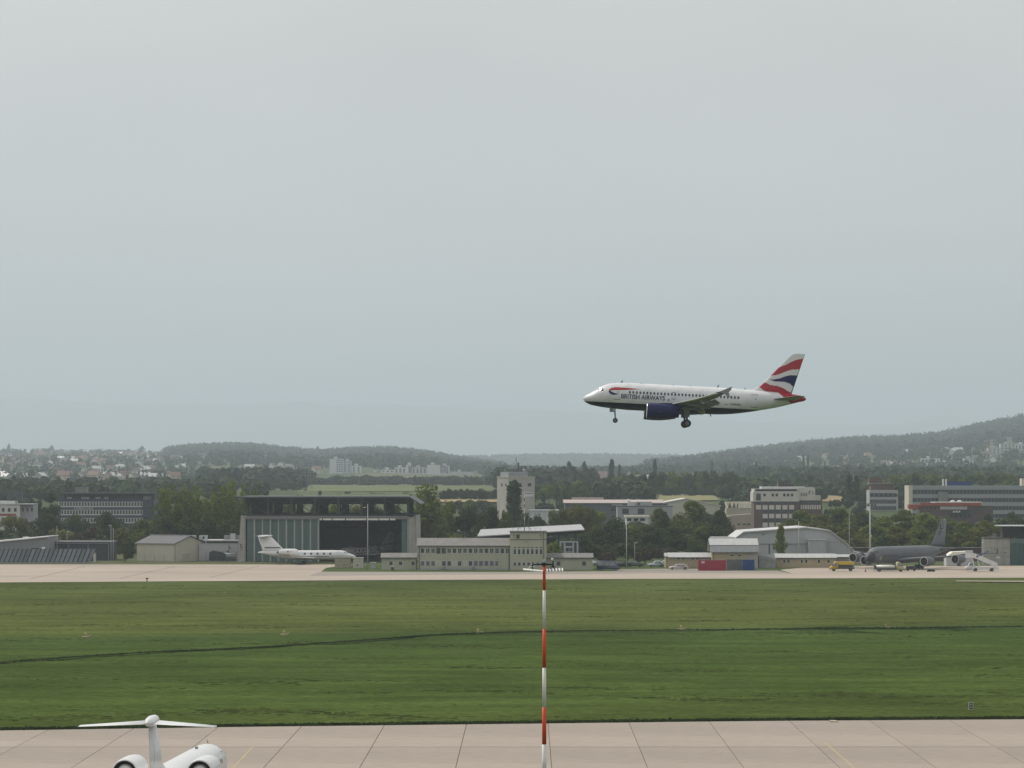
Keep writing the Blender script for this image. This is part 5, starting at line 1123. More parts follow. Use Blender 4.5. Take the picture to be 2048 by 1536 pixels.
mb = MB(); mb.prism([(x(1330),0),(x(1440),0),(x(1440),z(1012)),(x(1372),z(998)),(x(1330),z(1006))],'y',0,30); mb.build('wall',mat('warehouse_cream',(.46,.45,.39),.8),t); mb = MB(); mb.prism([(x(1326),z(1006.5)),(x(1372),z(998)),(x(1442),z(1012.3)),(x(1442),z(1010.8)),(x(1372),z(996.4)),(x(1326),z(1004.8))],'y',-.5,30.5); mb.build('roof',mat('warehouse_roof',(.55,.54,.50),.6),t)
t, x, z = far_bld('greenhouse_tents','cream hall with three pointed tent gables left of the brown office',1450,1380)
part(t,'wall',mat('tent_wall',(.42,.38,.31)),(x(1453),x(1507),0,10,0,z(1016))); part(t,'roof',mat('tent_cream',(.70,.64,.53),.7),(x(1476),x(1507),-.3,10.3,z(1016),z(1004)))
for i in range(3):
    a = 1451.5+8.4*i; mb = MB(); mb.prism([(x(a),z(1004)),(x(a+7.6),z(1004)),(x(a+3.8),z(1017.5))],'y',-.4,9); mb.build('tent_gable',mat('tent_cream',(.70,.64,.53)),t); part(t,'tent_post',mat('tent_wall',(.42,.38,.31)),(x(a+3.2),x(a+4.4),-.3,.1,0,z(1015)))
t, x, z = far_bld('workshop','pinkish rendered workshop with small windows below the brown office',1455,1230)
mb = MB(); mb.prism([(x(1455),0),(x(1503),0),(x(1503),z(1028)),(x(1455),z(1031))],'y',0,10); mb.build('wall',mat('rose_render',(.33,.27,.23),.85,var=.12),t); windows(t,[x(1478),x(1489),x(1497)],z(1050),1.1,.5,fr=DFRAME); part(t,'roof_edge',mat('roof_cream',(.62,.60,.53)),(x(1449),x(1460),-.4,3,z(1034),z(1032.5)))
# brown brick office with white panels
def make_brown_office():
    D = 1250.0; t, x, z = far_bld('office_building','brown brick office with pale panels, pale top floor and roof house',1507,D)
    part(t,'wall',BRICK,(x(1508),x(1598),0,14,0,z(1003))); part(t,'side_wing',BRICK,(x(1598)+.01,x(1645),1.6,15,0,z(1001)))
    PW = mat('pale_cladding',(.52,.50,.47),.7,var=.05)
    part(t,'top_floor',PW,(x(1506),x(1598),-.35,14.2,z(1003)+.01,z(983.5))); part(t,'top_band',PW,(x(1508),x(1597),.2,14,z(983.5),z(977.5))); part(t,'glazing_band',DSTEEL,(x(1511),x(1594),.1,.19,z(982.3),z(978.3)))
    part(t,'side_top',PW,(x(1598)+.01,x(1631),1.2,15.2,z(1001)+.01,z(975))); part(t,'roof',mat('roof_pale',(.5,.51,.52)),(x(1524),x(1612),3,13,z(977.5),z(973.2))); part(t,'roof_house',mat('plant_brown',(.06,.055,.055)),(x(1558),x(1576),4,9,z(973.2),z(962.5))); part(t,'roof_house',mat('plant_brown',(.06,.055,.055)),(x(1576)+.01,x(1590),5,9,z(973.2),z(967)))
    part(t,'rear_wing',PW,(x(1631)+.01,x(1643),4,16,z(1007),z(991)))
    part(t,'stair_glass',BANDG,(x(1512),x(1521.5),-.42,-.36,z(1001),z(987)))
    windows(t,[x(p) for p in (1529,1545.5,1553.5,1568.5,1576,1584)],z(992.8),.85,1.02,y=-.35,fr=DFRAME,f=.05)
    pan = mat('panel_pale2',(.55,.52,.50),.7); 
    for r, q in enumerate((1019,1036.5,1054)):
        for i in range(6):
            if r and i == 0: continue
            part(t,'spandrel_panel',pan,(x(1512+13.2*i),x(1522+13.2*i),-.12,-.01,z(q),z(q-8.8)))
            part(t,'window',BANDG,(x(1512+13.2*i),x(1522+13.2*i),-.06,-.005,z(q-10),z(q-16.5)))
    for i in range(9):
        part(t,'side_panel',pan,(x(1602+4.6*i),x(1605+4.6*i),1.48,1.59,z(1018.5),z(1010))); part(t,'side_window',BANDG,(x(1601.5+4.6*i),x(1604.5+4.6*i),1.5,1.59,z(1008),z(1002)))
    for p in (1602.5,1606,1609.5,1613): part(t,'slot_window',BANDG,(x(p),x(p+1.6),1.14,1.19,z(992.5),z(985.5)))
    part(t,'slot_window',BANDG,(x(1618),x(1620),1.14,1.19,z(989),z(982))); part(t,'slot_window',BANDG,(x(1618),x(1623),1.13,1.19,z(983.5),z(982))); part(t,'slot_window',BANDG,(x(1625.5),x(1627),1.14,1.19,z(989),z(983)))
make_brown_office()
# office tower at right
t, x, z = far_bld('office_tower','pale banded office tower with brown rooftop storey at the right',1738,1500)
part(t,'wall',mat('tower_band_pale',(.36,.37,.385),.75),(x(1739),x(1796),0,13,0,z(980))); part(t,'top_storey',BRICK,(x(1743),x(1788),1,12,z(980),z(968))); part(t,'top_cap',mat('lift_grey',(.20,.21,.19)),(x(1740),x(1789),.6,12.4,z(968),z(966))); part(t,'lift_house',BRICK,(x(1740),x(1764),3,9,z(966),z(954))); part(t,'chimney',BRICK,(x(1773),x(1776.5),4,5,z(966),z(951.5)))
for q, n, w in ((994,6,7.6),(1007,11,3.4),(1020,11,3.4)):
    part(t,'window_recess',DSTEEL,(x(1740),x(1791),-.03,-.005,z(q)-.1,z(q-7.6)+.1)); windows(t,[x(1743.6+(47.5/(n-1))*i) for i in range(n)],z(q),mw(w,1500),mw(7.2,1500),y=-.03,fr=mat('frame_mid',(.3,.31,.33)))
# long office with blue sign
def make_long_office():
    D = 1400.0; t, x, z = far_bld('office_building','long pale office with dark window bands and a blue roof sign at right',1818,D)
    W = x(2075); part(t,'end_wall',mat('end_cream',(.52,.48,.40),.8),(x(1817.5),x(1825),-.4,15,0,z(971))); BND = mat('band_grey',(.28,.30,.315),.7,var=.06)
    for a, b in ((979.5,971.5),(996,988.5),(1012,1004.5),(1028,1020.5),(1046,1036)): part(t,'spandrel_band',BND,(x(1825)+.01,W,-.1,14.5,z(a),z(b)))
    part(t,'core',DSTEEL,(x(1825)+.01,W-.02,.3,14.4,0,z(972)))
    for q in (988.5,1004.5,1020.5,1036):
        windows(t,[x(1831+7.05*i) for i in range(34)],z(q)+.08,mw(6.2,D),mw(7.9,D),y=.3,fr=mat('frame_dim',(.16,.17,.18)),f=.1)
    part(t,'sign_panel',mat('sign_blue',(.012,.035,.16),.5),(x(1896),x(1946.5),3,3.4,z(971.3),z(963))); 
    for p in (1887,1893): part(t,'chimney',mat('chimney_white',(.66,.66,.66)),(x(p),x(p+2.6),3,4,z(971.4),z(958)))
    part(t,'stair_block',mat('lift_grey',(.20,.21,.19)),(x(1876),x(1894),-2.5,-.12,0,z(984)))
    part(t,'penthouse',mat('end_cream',(.52,.48,.40)),(x(2046),x(2060),4,9,z(971.4),z(957)))
    t, x, z = far_bld('red_showroom','low dark showroom with red fascia before the long office',1838,1250)
    RF = mat('fascia_red',(.30,.075,.045),.6); part(t,'wall',mat('showroom_dark',(.085,.065,.065),.7,var=.2,scale=.5),(x(1842),x(1986),0,14,0,z(1011.5))); part(t,'fascia',RF,(x(1840),x(1962),-.5,-.02,z(1011.5),z(1005.5))); part(t,'roof',mat('roof_pale',(.5,.51,.52)),(x(1868),x(1966),-.3,12,z(1005.5),z(1004))); part(t,'fascia_step',RF,(x(1818),x(1841),1,5,z(1018),z(1009)))
    part(t,'sign_panel',mat('fascia_grey',(.36,.35,.34)),(x(1880),x(1934),-.4,-.02,z(1019),z(1013))); windows(t,[x(1838+8*i) for i in range(6)],z(1019),1.1,.9,fr=RF)
    windows(t,[x(1903+9*i) for i in range(5)],z(1036),1.4,1.7,fr=BRICK); part(t,'sign_board',DSTEEL,(x(1903),x(1938),-.3,-.03,z(1026.5),z(1020.5))); mark_plate(x(1920.5)-x(1905.5),z(1021.2)-z(1025.5),WHITEW,t,(x(1905.5),-.32,z(1025.5)))
    for p in (1908,1922): MB().lathe([(0,1.0),(.3,.9),(.55,.5),(.65,.02)],axis='z',c=(x(p),4,z(1004)),n=14).build('roof_dome',WHITEW,t,smooth=True)
make_long_office()
# apartment blocks and public buildings in the haze
def slab_block(label,px0,px1,py0,D,storeys,m,group=None,cols=None,zb=None,name='apartment_block',flank=0):
    t, x, z = far_bld(name,label,px0,D,group=group); w = x(px1); h = z(py0); d = 14.0
    part(t,'wall',m,(0,w,0,d,-2,h)); part(t,'roof',mat('block_roof',(.28,.28,.28)),(-.2,w+.2,-.2,d+.2,h,h+.5)); part(t,'lift_house',m,(w*.3,w*.3+4,4,8,h+.5,h+2.8))
    n = cols or max(2,int(w/4.2)); sh = h/storeys if storeys*2.9 > h else 2.95
    me = win_mesh(2.2,1.5,gl=BANDG)
    for s in range(storeys):
        zz = h-2.5-sh*s
        if zz < 1: break
        for i in range(n): link('window',me,t,(flank+(w-flank)*(i+.5)/n,0,zz))
    return t
AP = mat('apartment_white',(.56,.57,.58),.8,var=.05); APB = mat('apartment_grey',(.42,.43,.45),.8,var=.05)  # white and mid-grey wall tones
for a, b, y, s, fl, lab in ((659,686,918,7,8,'pale tower block at the left end of the hazy apartment row'),(686,702,922,6,0,'stepped pale block right of the hazy tower block'),(703,722,932,5,0,'lower pale apartment block stepping down in the haze'),(742,757,945,3,0,'small pale block between the two hazy apartment groups'),(763,788,940,6,0,'pale apartment block left of the second hazy tower'),(789,812,935,6,0,'pale apartment block with dark balconies in the haze'),(812,822,930,8,3,'narrow pale tower block in the middle of the hazy row'),(824,853,935,6,0,'pale apartment block between two hazy towers'),(854,880,930,7,22,'blank pale gable block toward the right of the hazy row'),(880,899,932,7,0,'pale block at the right end of the hazy apartment row')):
    slab_block(lab,a,b,y,4150,s,AP if fl or a % 2 else APB,'hazy apartment blocks',flank=fl)
slab_block('long low hazy building right of the apartment row',902,946,944,4250,2,APB,'hazy apartment blocks',name='public_building')
slab_block('flat pale hillside block with bright balconies at the right edge',1976,2001,896,4600,5,APB,'hillside blocks at right')
slab_block('taller pale hillside block at the right edge',2001,2030,888,4650,6,APB,'hillside blocks at right'); slab_block('pale hillside block cut by the right edge',2030,2062,889,4700,6,AP,'hillside blocks at right')
slab_block('square grey hillside block below the wooded slope',1928,1948,917,4100,4,APB,'hillside blocks at right',name='public_building'); slab_block('white terraced block on the right hillside',1843,1880,917,4400,3,AP,'hillside blocks at right'); slab_block('low brown block on the right hillside',1878,1922,936,3600,2,mat('hill_brown',(.26,.22,.2)),'hillside blocks at right',name='public_building'); slab_block('flat pale row on the right hillside',1882,1925,915,4500,2,APB,'hillside blocks at right')
slab_block('long white low building on the left hillside',465,580,949,3900,1,mat('long_cream',(.62,.55,.47)),'hazy apartment blocks',name='public_building'); slab_block('long flat roofed shed before the right slope',1565,1632,941,3400,1,GREYW,'hillside blocks at right',name='public_building')
# farmhouse barn, church
t, x, z = far_bld('farm_barn','large brown roofed barn among the poplars in the middle',1176,2700); part(t,'wall',mat('barn_wall',(.34,.31,.28)),(x(1177),x(1214),0,14,-1,z(957))); mb = MB(); mb.prism([(-.6,z(957)),(7,z(943.5)),(14.6,z(957)),(7,z(943.5)+.4)],'x',x(1176),x(1215)); mb.build('roof',mat('barn_roof',(.14,.10,.09)),t)
t, x, z = far_bld('church','small church with pointed dark spire on the left hillside',428,5400); part(t,'tower',APB,(x(430),x(433),0,3,0,z(917))); MB().lathe([(z(917),2.3),(z(911),1.1),(z(896),.05)],axis='z',c=(x(431.5),1.5,0),n=8).build('spire',mat('slate',(.06,.065,.07)),t); part(t,'nave',AP,(x(433),x(444),0,6,0,z(922))); mb = MB(); mb.prism([(-.3,z(922)),(3,z(916.5)),(6.3,z(922))],'x',x(433),x(444.4)); mb.build('roof',mat('slate',(.06,.065,.07)),t)
# power pylons and far masts
def pylon(label,px,D,ytop):
    X = mw(px-CX,D); z0 = gz1(X,D); h = zz_(ytop,D)-z0; t = thing('power_pylon',label,'pylon',(X,D,z0)); m = mat('pylon_steel',(.16,.18,.19),.6)
    for sx_ in (-1,1):
        for sy in (-1,1): MB().bar((sx_*1.6,sy*1.6,0),(sx_*.25,sy*.25,h),.22).build('leg',m,t)
    for k in range(6):
        u0, u1 = k/6, (k+1)/6; r0, r1 = 1.6-1.35*u0, 1.6-1.35*u1; MB().bar((-r0,-r0,h*u0),(r1,-r1,h*u1),.12).build('brace',m,t); MB().bar((r0,-r0,h*u0),(-r1,-r1,h*u1),.12).build('brace',m,t)
    for u, w in ((.66,6.5),(.8,5.0)): MB().bar((-w,0,h*u),(w,0,h*u),.3,.4).build('crossarm',m,t)
pylon('tall thin power pylon in front of the hazy town at left',255,2300,928); pylon('power pylon by the green field left of the apartment row',618.5,2300,936); pylon('power pylon rising above the tree belt in the middle',1291,2100,938); pylon('power pylon between two poplars at the right',1704,2200,920)
# ------------------------------------------------------------------ trees
def leaf_mat(name, col, trans=.4, var=.35, scale=.5):
    m = bpy.data.materials.new(name); m.use_nodes = True; nt = m.node_tree; l = nt.links; n = nt.nodes; b = principled(m)
    b.inputs['Roughness'].default_value = .75; b.inputs['Specular IOR Level'].default_value = .12
    tc = N(nt,'ShaderNodeTexCoord'); nz = N(nt,'ShaderNodeTexNoise'); nz.inputs['Scale'].default_value = scale; nz.inputs['Detail'].default_value = 4; l.new(tc.outputs['Object'],nz.inputs['Vector'])
    rp = N(nt,'ShaderNodeValToRGB'); e = rp.color_ramp.elements; e[0].position = .32; e[1].position = .68
    e[0].color = (*[c*(1-var) for c in col],1); e[1].color = (col[0]*(1+var*1.3),col[1]*(1+var),col[2]*(1+var*.7),1); l.new(nz.outputs[0],rp.inputs[0])
    oi = N(nt,'ShaderNodeObjectInfo'); mr = N(nt,'ShaderNodeMapRange'); mr.inputs['To Min'].default_value = .78; mr.inputs['To Max'].default_value = 1.22; l.new(oi.outputs['Random'],mr.inputs[0])
    h = N(nt,'ShaderNodeHueSaturation'); l.new(mr.outputs[0],h.inputs['Value']); l.new(rp.outputs[0],h.inputs['Color'])
    l.new(h.outputs[0],b.inputs['Base Color'])
    tr = N(nt,'ShaderNodeBsdfTranslucent'); l.new(h.outputs[0],tr.inputs['Color']); mx = N(nt,'ShaderNodeMixShader'); mx.inputs[0].default_value = trans
    l.new(b.outputs[0],mx.inputs[1]); l.new(tr.outputs[0],mx.inputs[2]); l.new(mx.outputs[0],n['Material Output'].inputs['Surface']); return m
LEAF = {'green':leaf_mat('leaves_green',(.115,.155,.028)),'dark':leaf_mat('leaves_dark',(.048,.074,.021)),'olive':leaf_mat('leaves_olive',(.100,.116,.026)),'poplar':leaf_mat('leaves_poplar',(.048,.070,.024)),'copper':leaf_mat('leaves_copper',(.055,.04,.024)),'pine':leaf_mat('needles',(.020,.034,.018),.1)}
BARK = mat('bark',(.085,.07,.055),.95,var=.25,scale=2)
def quads_mesh(name, C, Nrm, size, m, rng, extra=None):
    n = len(C); a = rng.normal(size=(n,3)); a -= (a*Nrm).sum(1,keepdims=True)*Nrm; a /= np.linalg.norm(a,axis=1,keepdims=True)+1e-9; b = np.cross(Nrm,a)
    s = size*rng.uniform(.6,1.35,(n,1))*.5; s2 = s*rng.uniform(.55,1,(n,1))
    V = np.stack([C-a*s-b*s2*.3,C+b*s2-a*s*.1,C+a*s+b*s2*.2,C-b*s2],1).reshape(-1,3)
    Fc = np.arange(n*4).reshape(n,4)
    return V, Fc
def crown_pts(kind, h, w, rng, dens=1.0):
    """blob centres/radii for a crown of height h, width w, whose base is at z=0 of the tree"""
    B = []
    if kind == 'round':
        n = 34; z0 = h*.16
        for i in range(n):
            u = rng.uniform(0,1); zc = z0+(h-z0)*(.08+.84*u); env = (math.sin(PI*min(1,(u*.86+.13)))**.62)*w/2
            r = w*rng.uniform(.10,.19); a = rng.uniform(0,2*PI); q = env*math.sqrt(rng.uniform(.1,1))
            q = max(0,q-r*.5); B.append((q*math.cos(a),q*math.sin(a),zc-r*.4,r))
    elif kind == 'spread':
        n = 30; z0 = h*.26
        for i in range(n):
            u = rng.uniform(0,1); zc = z0+(h-z0)*(.1+.82*u); env = (1-abs(u-.45)**1.7*1.5)*w/2; r = w*rng.uniform(.09,.15); a = rng.uniform(0,2*PI); q = max(0,env*math.sqrt(rng.uniform(.15,1))-r*.4)
            B.append((q*math.cos(a),q*math.sin(a),zc-r*.3,r))
    elif kind == 'tall':
        for k in range(9):       # several upright leaders
            a = rng.uniform(0,2*PI); q = w*.30*math.sqrt(rng.uniform(0,1)); top = h*rng.uniform(.74,1.0)
            for j in range(9):
                u = j/8; r = w*(.19-.10*u)*rng.uniform(.8,1.2); B.append((q*math.cos(a)*(1+.5*u)+rng.normal()*w*.05,q*math.sin(a)*(1+.5*u)+rng.normal()*w*.05,h*.15+(top-h*.15)*u-r*.5,r))
    elif kind == 'column':
        for j in range(70):
            u = (j+rng.uniform(0,1))/70; env = w/2*min(1,(1-u)*7+.3)*min(1,u*4+.5); r = env*rng.uniform(.5,.7)+.12; a = rng.uniform(0,2*PI); q = max(0,env-r)*math.sqrt(rng.uniform(.2,1)); B.append((q*math.cos(a),q*math.sin(a),h*.05+h*.93*u-r*.4*u,r))
    elif kind == 'conifer':
        for j in range(30):
            u = rng.uniform(0,1)**.8; env = w/2*(1-u); r = max(.25,w*.17*(1-u*.8)); a = rng.uniform(0,2*PI); B.append((env*.75*math.cos(a),env*.75*math.sin(a),h*.05+h*.93*u-r*.4,r))
    elif kind == 'bush':
        for j in range(16):
            a = rng.uniform(0,2*PI); q = w*.34*math.sqrt(rng.uniform(0,1)); r = w*rng.uniform(.14,.22); B.append((q*math.cos(a),q*math.sin(a),rng.uniform(.25,.78)*h,r))
    return B
def tree_meshes(kind, h, w, leaf, seed, size=.62, dens=1.25):
    rng = np.random.default_rng(seed); B = crown_pts(kind,h,w,rng); C = []; NN = []
    for (x,y,z,r) in B:
        n = int(4*PI*r*r*dens/(size*size)); d = rng.normal(size=(n,3)); d /= np.linalg.norm(d,axis=1,keepdims=True)
        p = d*r*rng.uniform(.62,1.08,(n,1)); p[:,2] *= .85; C.append(p+np.array([x,y,z])); q = d+rng.normal(size=(n,3))*.45+np.array([0,0,.25]); NN.append(q/np.linalg.norm(q,axis=1,keepdims=True))
    C = np.concatenate(C); NN = np.concatenate(NN); k = C[:,2] > h*.02; C = C[k]; NN = NN[k]
    V, Fc = quads_mesh('crown',C,NN,size,leaf,rng)
    me = bpy.data.meshes.new('crown'); me.from_pydata(V.tolist(),[],Fc.tolist()); me.materials.append(leaf); me.update()
    tb = MB(); tr = max(.12,h*.016); tb.tube([(0,0,-.3),(0,0,h*.3),(.1,.05,h*.62)],[tr*1.3,tr,tr*.45],7)
    if kind in ('round','spread','tall'):
        for (x,y,z,r) in B[:9]: tb.tube([(0,0,h*.18),(x*.45,y*.45,z*.6),(x,y,z)],[tr*.6,tr*.4,tr*.15],5)
    return me, tb.mesh('trunk',BARK)
TREE = {}
def proto(kind, leaf, var, size=.62):
    k = (kind,leaf,var,size)
    if k not in TREE:
        h, w = {'round':(14,11),'spread':(13,13),'tall':(17,10),'column':(18,4.2),'conifer':(12,5),'bush':(5,5)}[kind]
        TREE[k] = (tree_meshes(kind,h,w,LEAF[leaf],hash((kind,leaf,var)) % 9973 if False else (len(TREE)*131+17),size),h,w)
    return TREE[k]
def tree(px, pyt, D, wpx, kind='round', leaf='green', label='', group=None, name=None, var=None, zb=None, X=None, h=None, w=None):
    """tree with its top at row pyt and a crown wpx pixels wide"""
    X = mw(px-CX,D) if X is None else X; z0 = gz1(X,D)-.2 if zb is None else zb
    h = h or zz_(pyt,D)-z0; w = w or mw(wpx,D)
    if kind != 'bush': w = min(w, 1.25*h)
    (cm,tm),ph,pw = proto(kind,leaf,random.randrange(3) if var is None else var)
    t = thing(name or {'column':'poplar_tree','conifer':'conifer_tree','bush':'bush'}.get(kind,'broadleaf_tree'),label,'bush' if kind == 'bush' else 'tree',(X,D,z0),rz=random.uniform(0,6.28),group=group)
    t.scale = (w/pw,w/pw,h/ph)
    link('crown',cm,t); link('trunk',tm,t); return t
def trees(label, group, lst):
    for a in lst: tree(*a, label=label, group=group)
# near the airfield, left to right
g = 'trees behind the airfield buildings at left'
tree(150,1022,1120,52,'round','dark',label='dark round tree in front of the blue office, left of the shed',group=g)
tree(96,983,1190,56,'spread','dark',label='wide dark tree between the white office and the blue office',group=g)
tree(30,1028,1080,80,'spread','olive',label='yellowish tree above the grey hall at the far left',group=g)
tree(92,1018,1060,70,'round','dark',label='large dark tree right of the yellowish one above the grey hall',group=g)
tree(213,1022,1060,72,'round','dark',label='broad dark tree behind the long low dark building',group=g)
tree(175,1046,1040,60,'bush','copper',label='brownish shrub behind the low dark building',group=g)
tree(120,1050,1050,60,'bush','olive',label='olive shrub left of the brownish one',group=g)
tree(250,1082,940,44,'round','dark',label='dense dark green bush tree beside the beige shed',group=g)
tree(285,1036,1010,70,'round','green',label='green tree rising behind the left end of the beige shed',group=g)
tree(255,1048,1030,60,'bush','olive',label='pale green bush left behind the beige shed',group=g)
g = 'tall leafy trees left of the large hangar'
for px, py, w, lf in ((322,975,58,'green'),(352,960,62,'green'),(388,962,60,'green'),(425,980,56,'green'),(448,966,60,'green'),(470,958,56,'green'),(500,975,50,'green'),(512,985,40,'green')):
    tree(px,py,1010+random.uniform(-15,25),w,'tall',lf,label='tall feathery tree in the '+('left' if px < 410 else 'right')+' half of the clump left of the large hangar',group=g)
for px in (330,372,412,452): tree(px,1030+random.uniform(-8,8),992,70,'round','dark',label='dark lower tree filling the clump behind the flat office',group='dark trees behind the flat office')
for i in range(8): tree(505+42*i+random.uniform(-8,8),1001+random.uniform(0,6),1075+random.uniform(-10,30),60,'round',('dark','green','olive')[i % 3],label='tree seen through the open roof truss of the large hangar',group='trees behind the large hangar')
for px_, py_, w_, lab_ in ((18,886,9,'pointed dark tree on the town skyline at the far left'),(103,890,14,'round tree on the town skyline'),(284,891,16,'spreading tree on the town skyline before the wooded hill'),(636,891,10,'round tree standing above the wooded skyline')): tree(px_,py_,7900,w_,'round','dark',label=lab_)
tree(458,1088,950,20,'conifer','pine',label='small dark conifer before the flat grey office')
g = 'trees right of the large hangar'
for px, py, w, k, lf, lab in ((862,965,90,'tall','green','large tree just right of the hangar roof'),(838,985,60,'tall','green','tree touching the right end of the hangar roof'),(900,1000,70,'round','green','green tree right of the large hangar'),(940,1003,84,'round','dark','dark round tree behind the two-storey building'),(985,1012,72,'round','dark','dark tree left of the poplar'),(1012,1020,40,'spread','green','small light tree left below the poplar'),(880,1062,60,'bush','olive','olive bush behind the roof of the two-storey building'),(850,1056,50,'bush','green','green bush at the hangar corner'),(918,1058,60,'bush','green','green bush above the two-storey roof'),(970,1045,60,'bush','dark','dark bush left of the white canopy')):
    tree(px,py,1000+random.uniform(-10,40),w,k,lf,label=lab,group=g)
tree(1028,957,1150,36,'column','poplar',label='dense dark poplar in front of the concrete silo tower')
g = 'trees behind the white canopy'
for px, py, w, k, lf, lab in ((1052,1018,48,'round','dark','tree at the foot of the silo behind the aerial mast'),(1075,1026,44,'round','dark','dark tree right of the aerial mast'),(1120,1012,60,'spread','olive','loose olive tree left of the grey factory wall'),(1160,1004,78,'spread','olive','wide olive tree with open crown before the factory'),(1195,1020,60,'spread','green','open green tree right of the wide olive tree'),(1105,1078,44,'bush','green','green bush beside the cream tower'),(1088,1068,34,'conifer','pine','dark pine rising behind the cream tower')):
    tree(px,py,(1080 if py < 1040 else 900)+random.uniform(-20,20),w,k,lf,label=lab,group=g)
g = 'dark trees between the annex and the ochre building'
for px, py, w, k, lf in ((1195,1050,80,'round','dark'),(1232,1030,80,'round','dark'),(1270,1046,84,'round','green'),(1305,1040,84,'round','dark'),(1345,1050,90,'round','dark'),(1180,1085,60,'bush','dark'),(1215,1085,70,'round','dark'),(1255,1082,70,'bush','dark'),(1300,1085,66,'round','dark'),(1340,1092,60,'round','dark'),(1390,1080,80,'round','dark'),(1405,1050,70,'round','green'),(1165,1068,60,'round','dark'),(1425,1040,70,'round','dark')):
    tree(px,py,(985 if py < 1060 else 945)+random.uniform(-8,12),w,k,lf,label={'dark':'dark','green':'lighter green'}[lf]+(' low bush' if k == 'bush' else ' tall tree' if py < 1060 else ' shorter tree')+' in the thick row between the annex and the ochre building',group=g)
for px in (1215,1290,1330): tree(px,1094+random.uniform(-3,4),920,44,'bush','copper',label='low copper leaved shrub under the dark tree row',group='copper shrubs')
tree(1384,997,1060,100,'round','green',label='largest domed tree in the middle behind the ochre building')
tree(1440,1018,1070,70,'round','dark',label='dark tree right of the largest domed tree'); tree(1318,1012,1085,60,'round','green',label='domed tree before the grey industrial office'); tree(1328,1020,1075,44,'round','dark',label='small dark tree left of the largest domed tree'); tree(1455,1052,1010,60,'round','dark',label='dark tree left of the white faceted hangar')
tree(1562,1047,905,36,'round','green',label='single round tree in front of the white faceted hangar',zb=0.0)
g = 'wooded bank behind the tanker'
for px, py, w, lf in ((1600,1018,90,'green'),(1640,1022,90,'olive'),(1680,1012,96,'green'),(1725,1018,100,'dark'),(1770,1030,90,'green'),(1810,1016,90,'green'),(1850,1022,90,'green'),(1890,1030,96,'green'),(1930,1040,80,'green'),(1965,1036,80,'olive'),(2005,1030,80,'dark'),(2040,1030,80,'dark'),(1700,1050,80,'olive'),(1745,1045,90,'green'),(1790,1048,90,'olive'),(1835,1050,90,'green'),(1880,1058,80,'green'),(1920,1062,80,'olive'),(1958,1060,76,'green'),(1660,1050,70,'dark'),(1715,1068,70,'olive'),(1770,1072,80,'dark'),(1830,1075,80,'green'),(1890,1078,80,'dark'),(1940,1080,70,'green'),(1985,1052,70,'dark')):
    D_ = 1090 if py < 1035 else (1020 if py < 1065 else 975)
    tree(px,py,D_+random.uniform(-12,12),w,'round',lf,label={'green':'mid green','olive':'yellowish','dark':'dark green'}[lf]+' tree in the '+('top' if py < 1035 else 'middle' if py < 1065 else 'lowest')+' row of the wooded bank behind the grey tanker',group=g)
for px, py in ((1583,1032),(1610,1040),(1640,1048)): tree(px,py,1010,70,'round','olive',label='yellowish tree before the brown office',group='yellowish trees before the brown office')
tree(2025,1018,1180,36,'round','dark',label='dark round tree before the long office at the right edge'); tree(1975,1024,1190,30,'round','dark',label='dark tree right of the red showroom')
# poplars and single trees of the middle distance
for px, py, D_, w, lab in ((1289,947,1750,15,'left one of the two dark poplars above the factory'),(1303,944,1750,15,'right one of the two dark poplars above the factory'),(1138,921,2300,12,'poplar with rounded top left of the brown barn'),(1169,921,2400,11,'slim poplar left of the brown barn roof'),(1223,916,2350,13,'tallest poplar right of the brown barn'),(1239,927,2500,8,'thin poplar right of the tallest poplar'),(1310,916,2350,10,'slim tall poplar above the tree belt'),(1698,945,1650,13,'left poplar beside the power pylon'),(1713,948,1650,13,'right poplar beside the power pylon'),(1620,948,1950,16,'dark poplar right of the brown office roof'),(1448,950,1800,18,'dark poplar left of the brown office'),(1424,920,3300,7,'thin poplar before the right slope, leftmost'),(1452,924,3300,6,'thin poplar before the right slope, second'),(1479,922,3300,6,'thin poplar before the right slope, third'),(1513,921,3300,9,'pointed conifer before the right slope'),(461,932,3000,9,'left of three poplars on the town edge'),(485,932,3000,8,'middle of three poplars on the town edge'),(511,931,3000,10,'right of three poplars on the town edge'),(489,958,2300,10,'dark poplar above the hangar roof at left'),(640,981,1900,8,'small dark cypress by the green field'),(1607,905,3600,6,'thin poplar on the right slope, left'),(1616,908,3600,6,'thin poplar on the right slope, right')):
    tree(px,py,D_,w,'column','poplar',label=lab)
# belts of trees, individually planted
def belt(label, group, px0, px1, py, D, n, wpx, leaves=('green','dark'), jit=8, dj=60, kinds=('round','round','spread')):
    for i in range(n):
        p = px0+(px1-px0)*(i+random.uniform(.1,.9))/n; d = D+random.uniform(-dj,dj)
        tree(p,interp(p,py)+random.uniform(-jit,jit*.6) if isinstance(py,list) else py+random.uniform(-jit,jit*.6),d,wpx*random.uniform(.75,1.3),random.choice(kinds),random.choice(leaves),label=label,group=group)
belt('tree of the dark belt above the factory roofs','dark tree belt in the middle',1150,1500,[(1150,962),(1200,955),(1260,950),(1330,946),(1420,944),(1470,948),(1500,962)],1950,34,30,('dark','dark','green'))
belt('tree in the lower part of the dark belt above the factory','dark tree belt in the middle, lower row',1165,1500,975,1880,22,30,('dark',),6,20)
belt('tree of the grove right of the silo tower','grove right of the silo tower',1068,1180,972,1700,16,32)
belt('tree of the dark strip left of the silo tower','dark strip left of the silo tower',885,1000,979,1720,18,20,('dark',),4,20)
belt('tree of the dark hedge left of the green field','dark hedge left of the green field',518,612,[(518,962),(580,965),(612,975)],2200,10,26,('dark',),4,30)
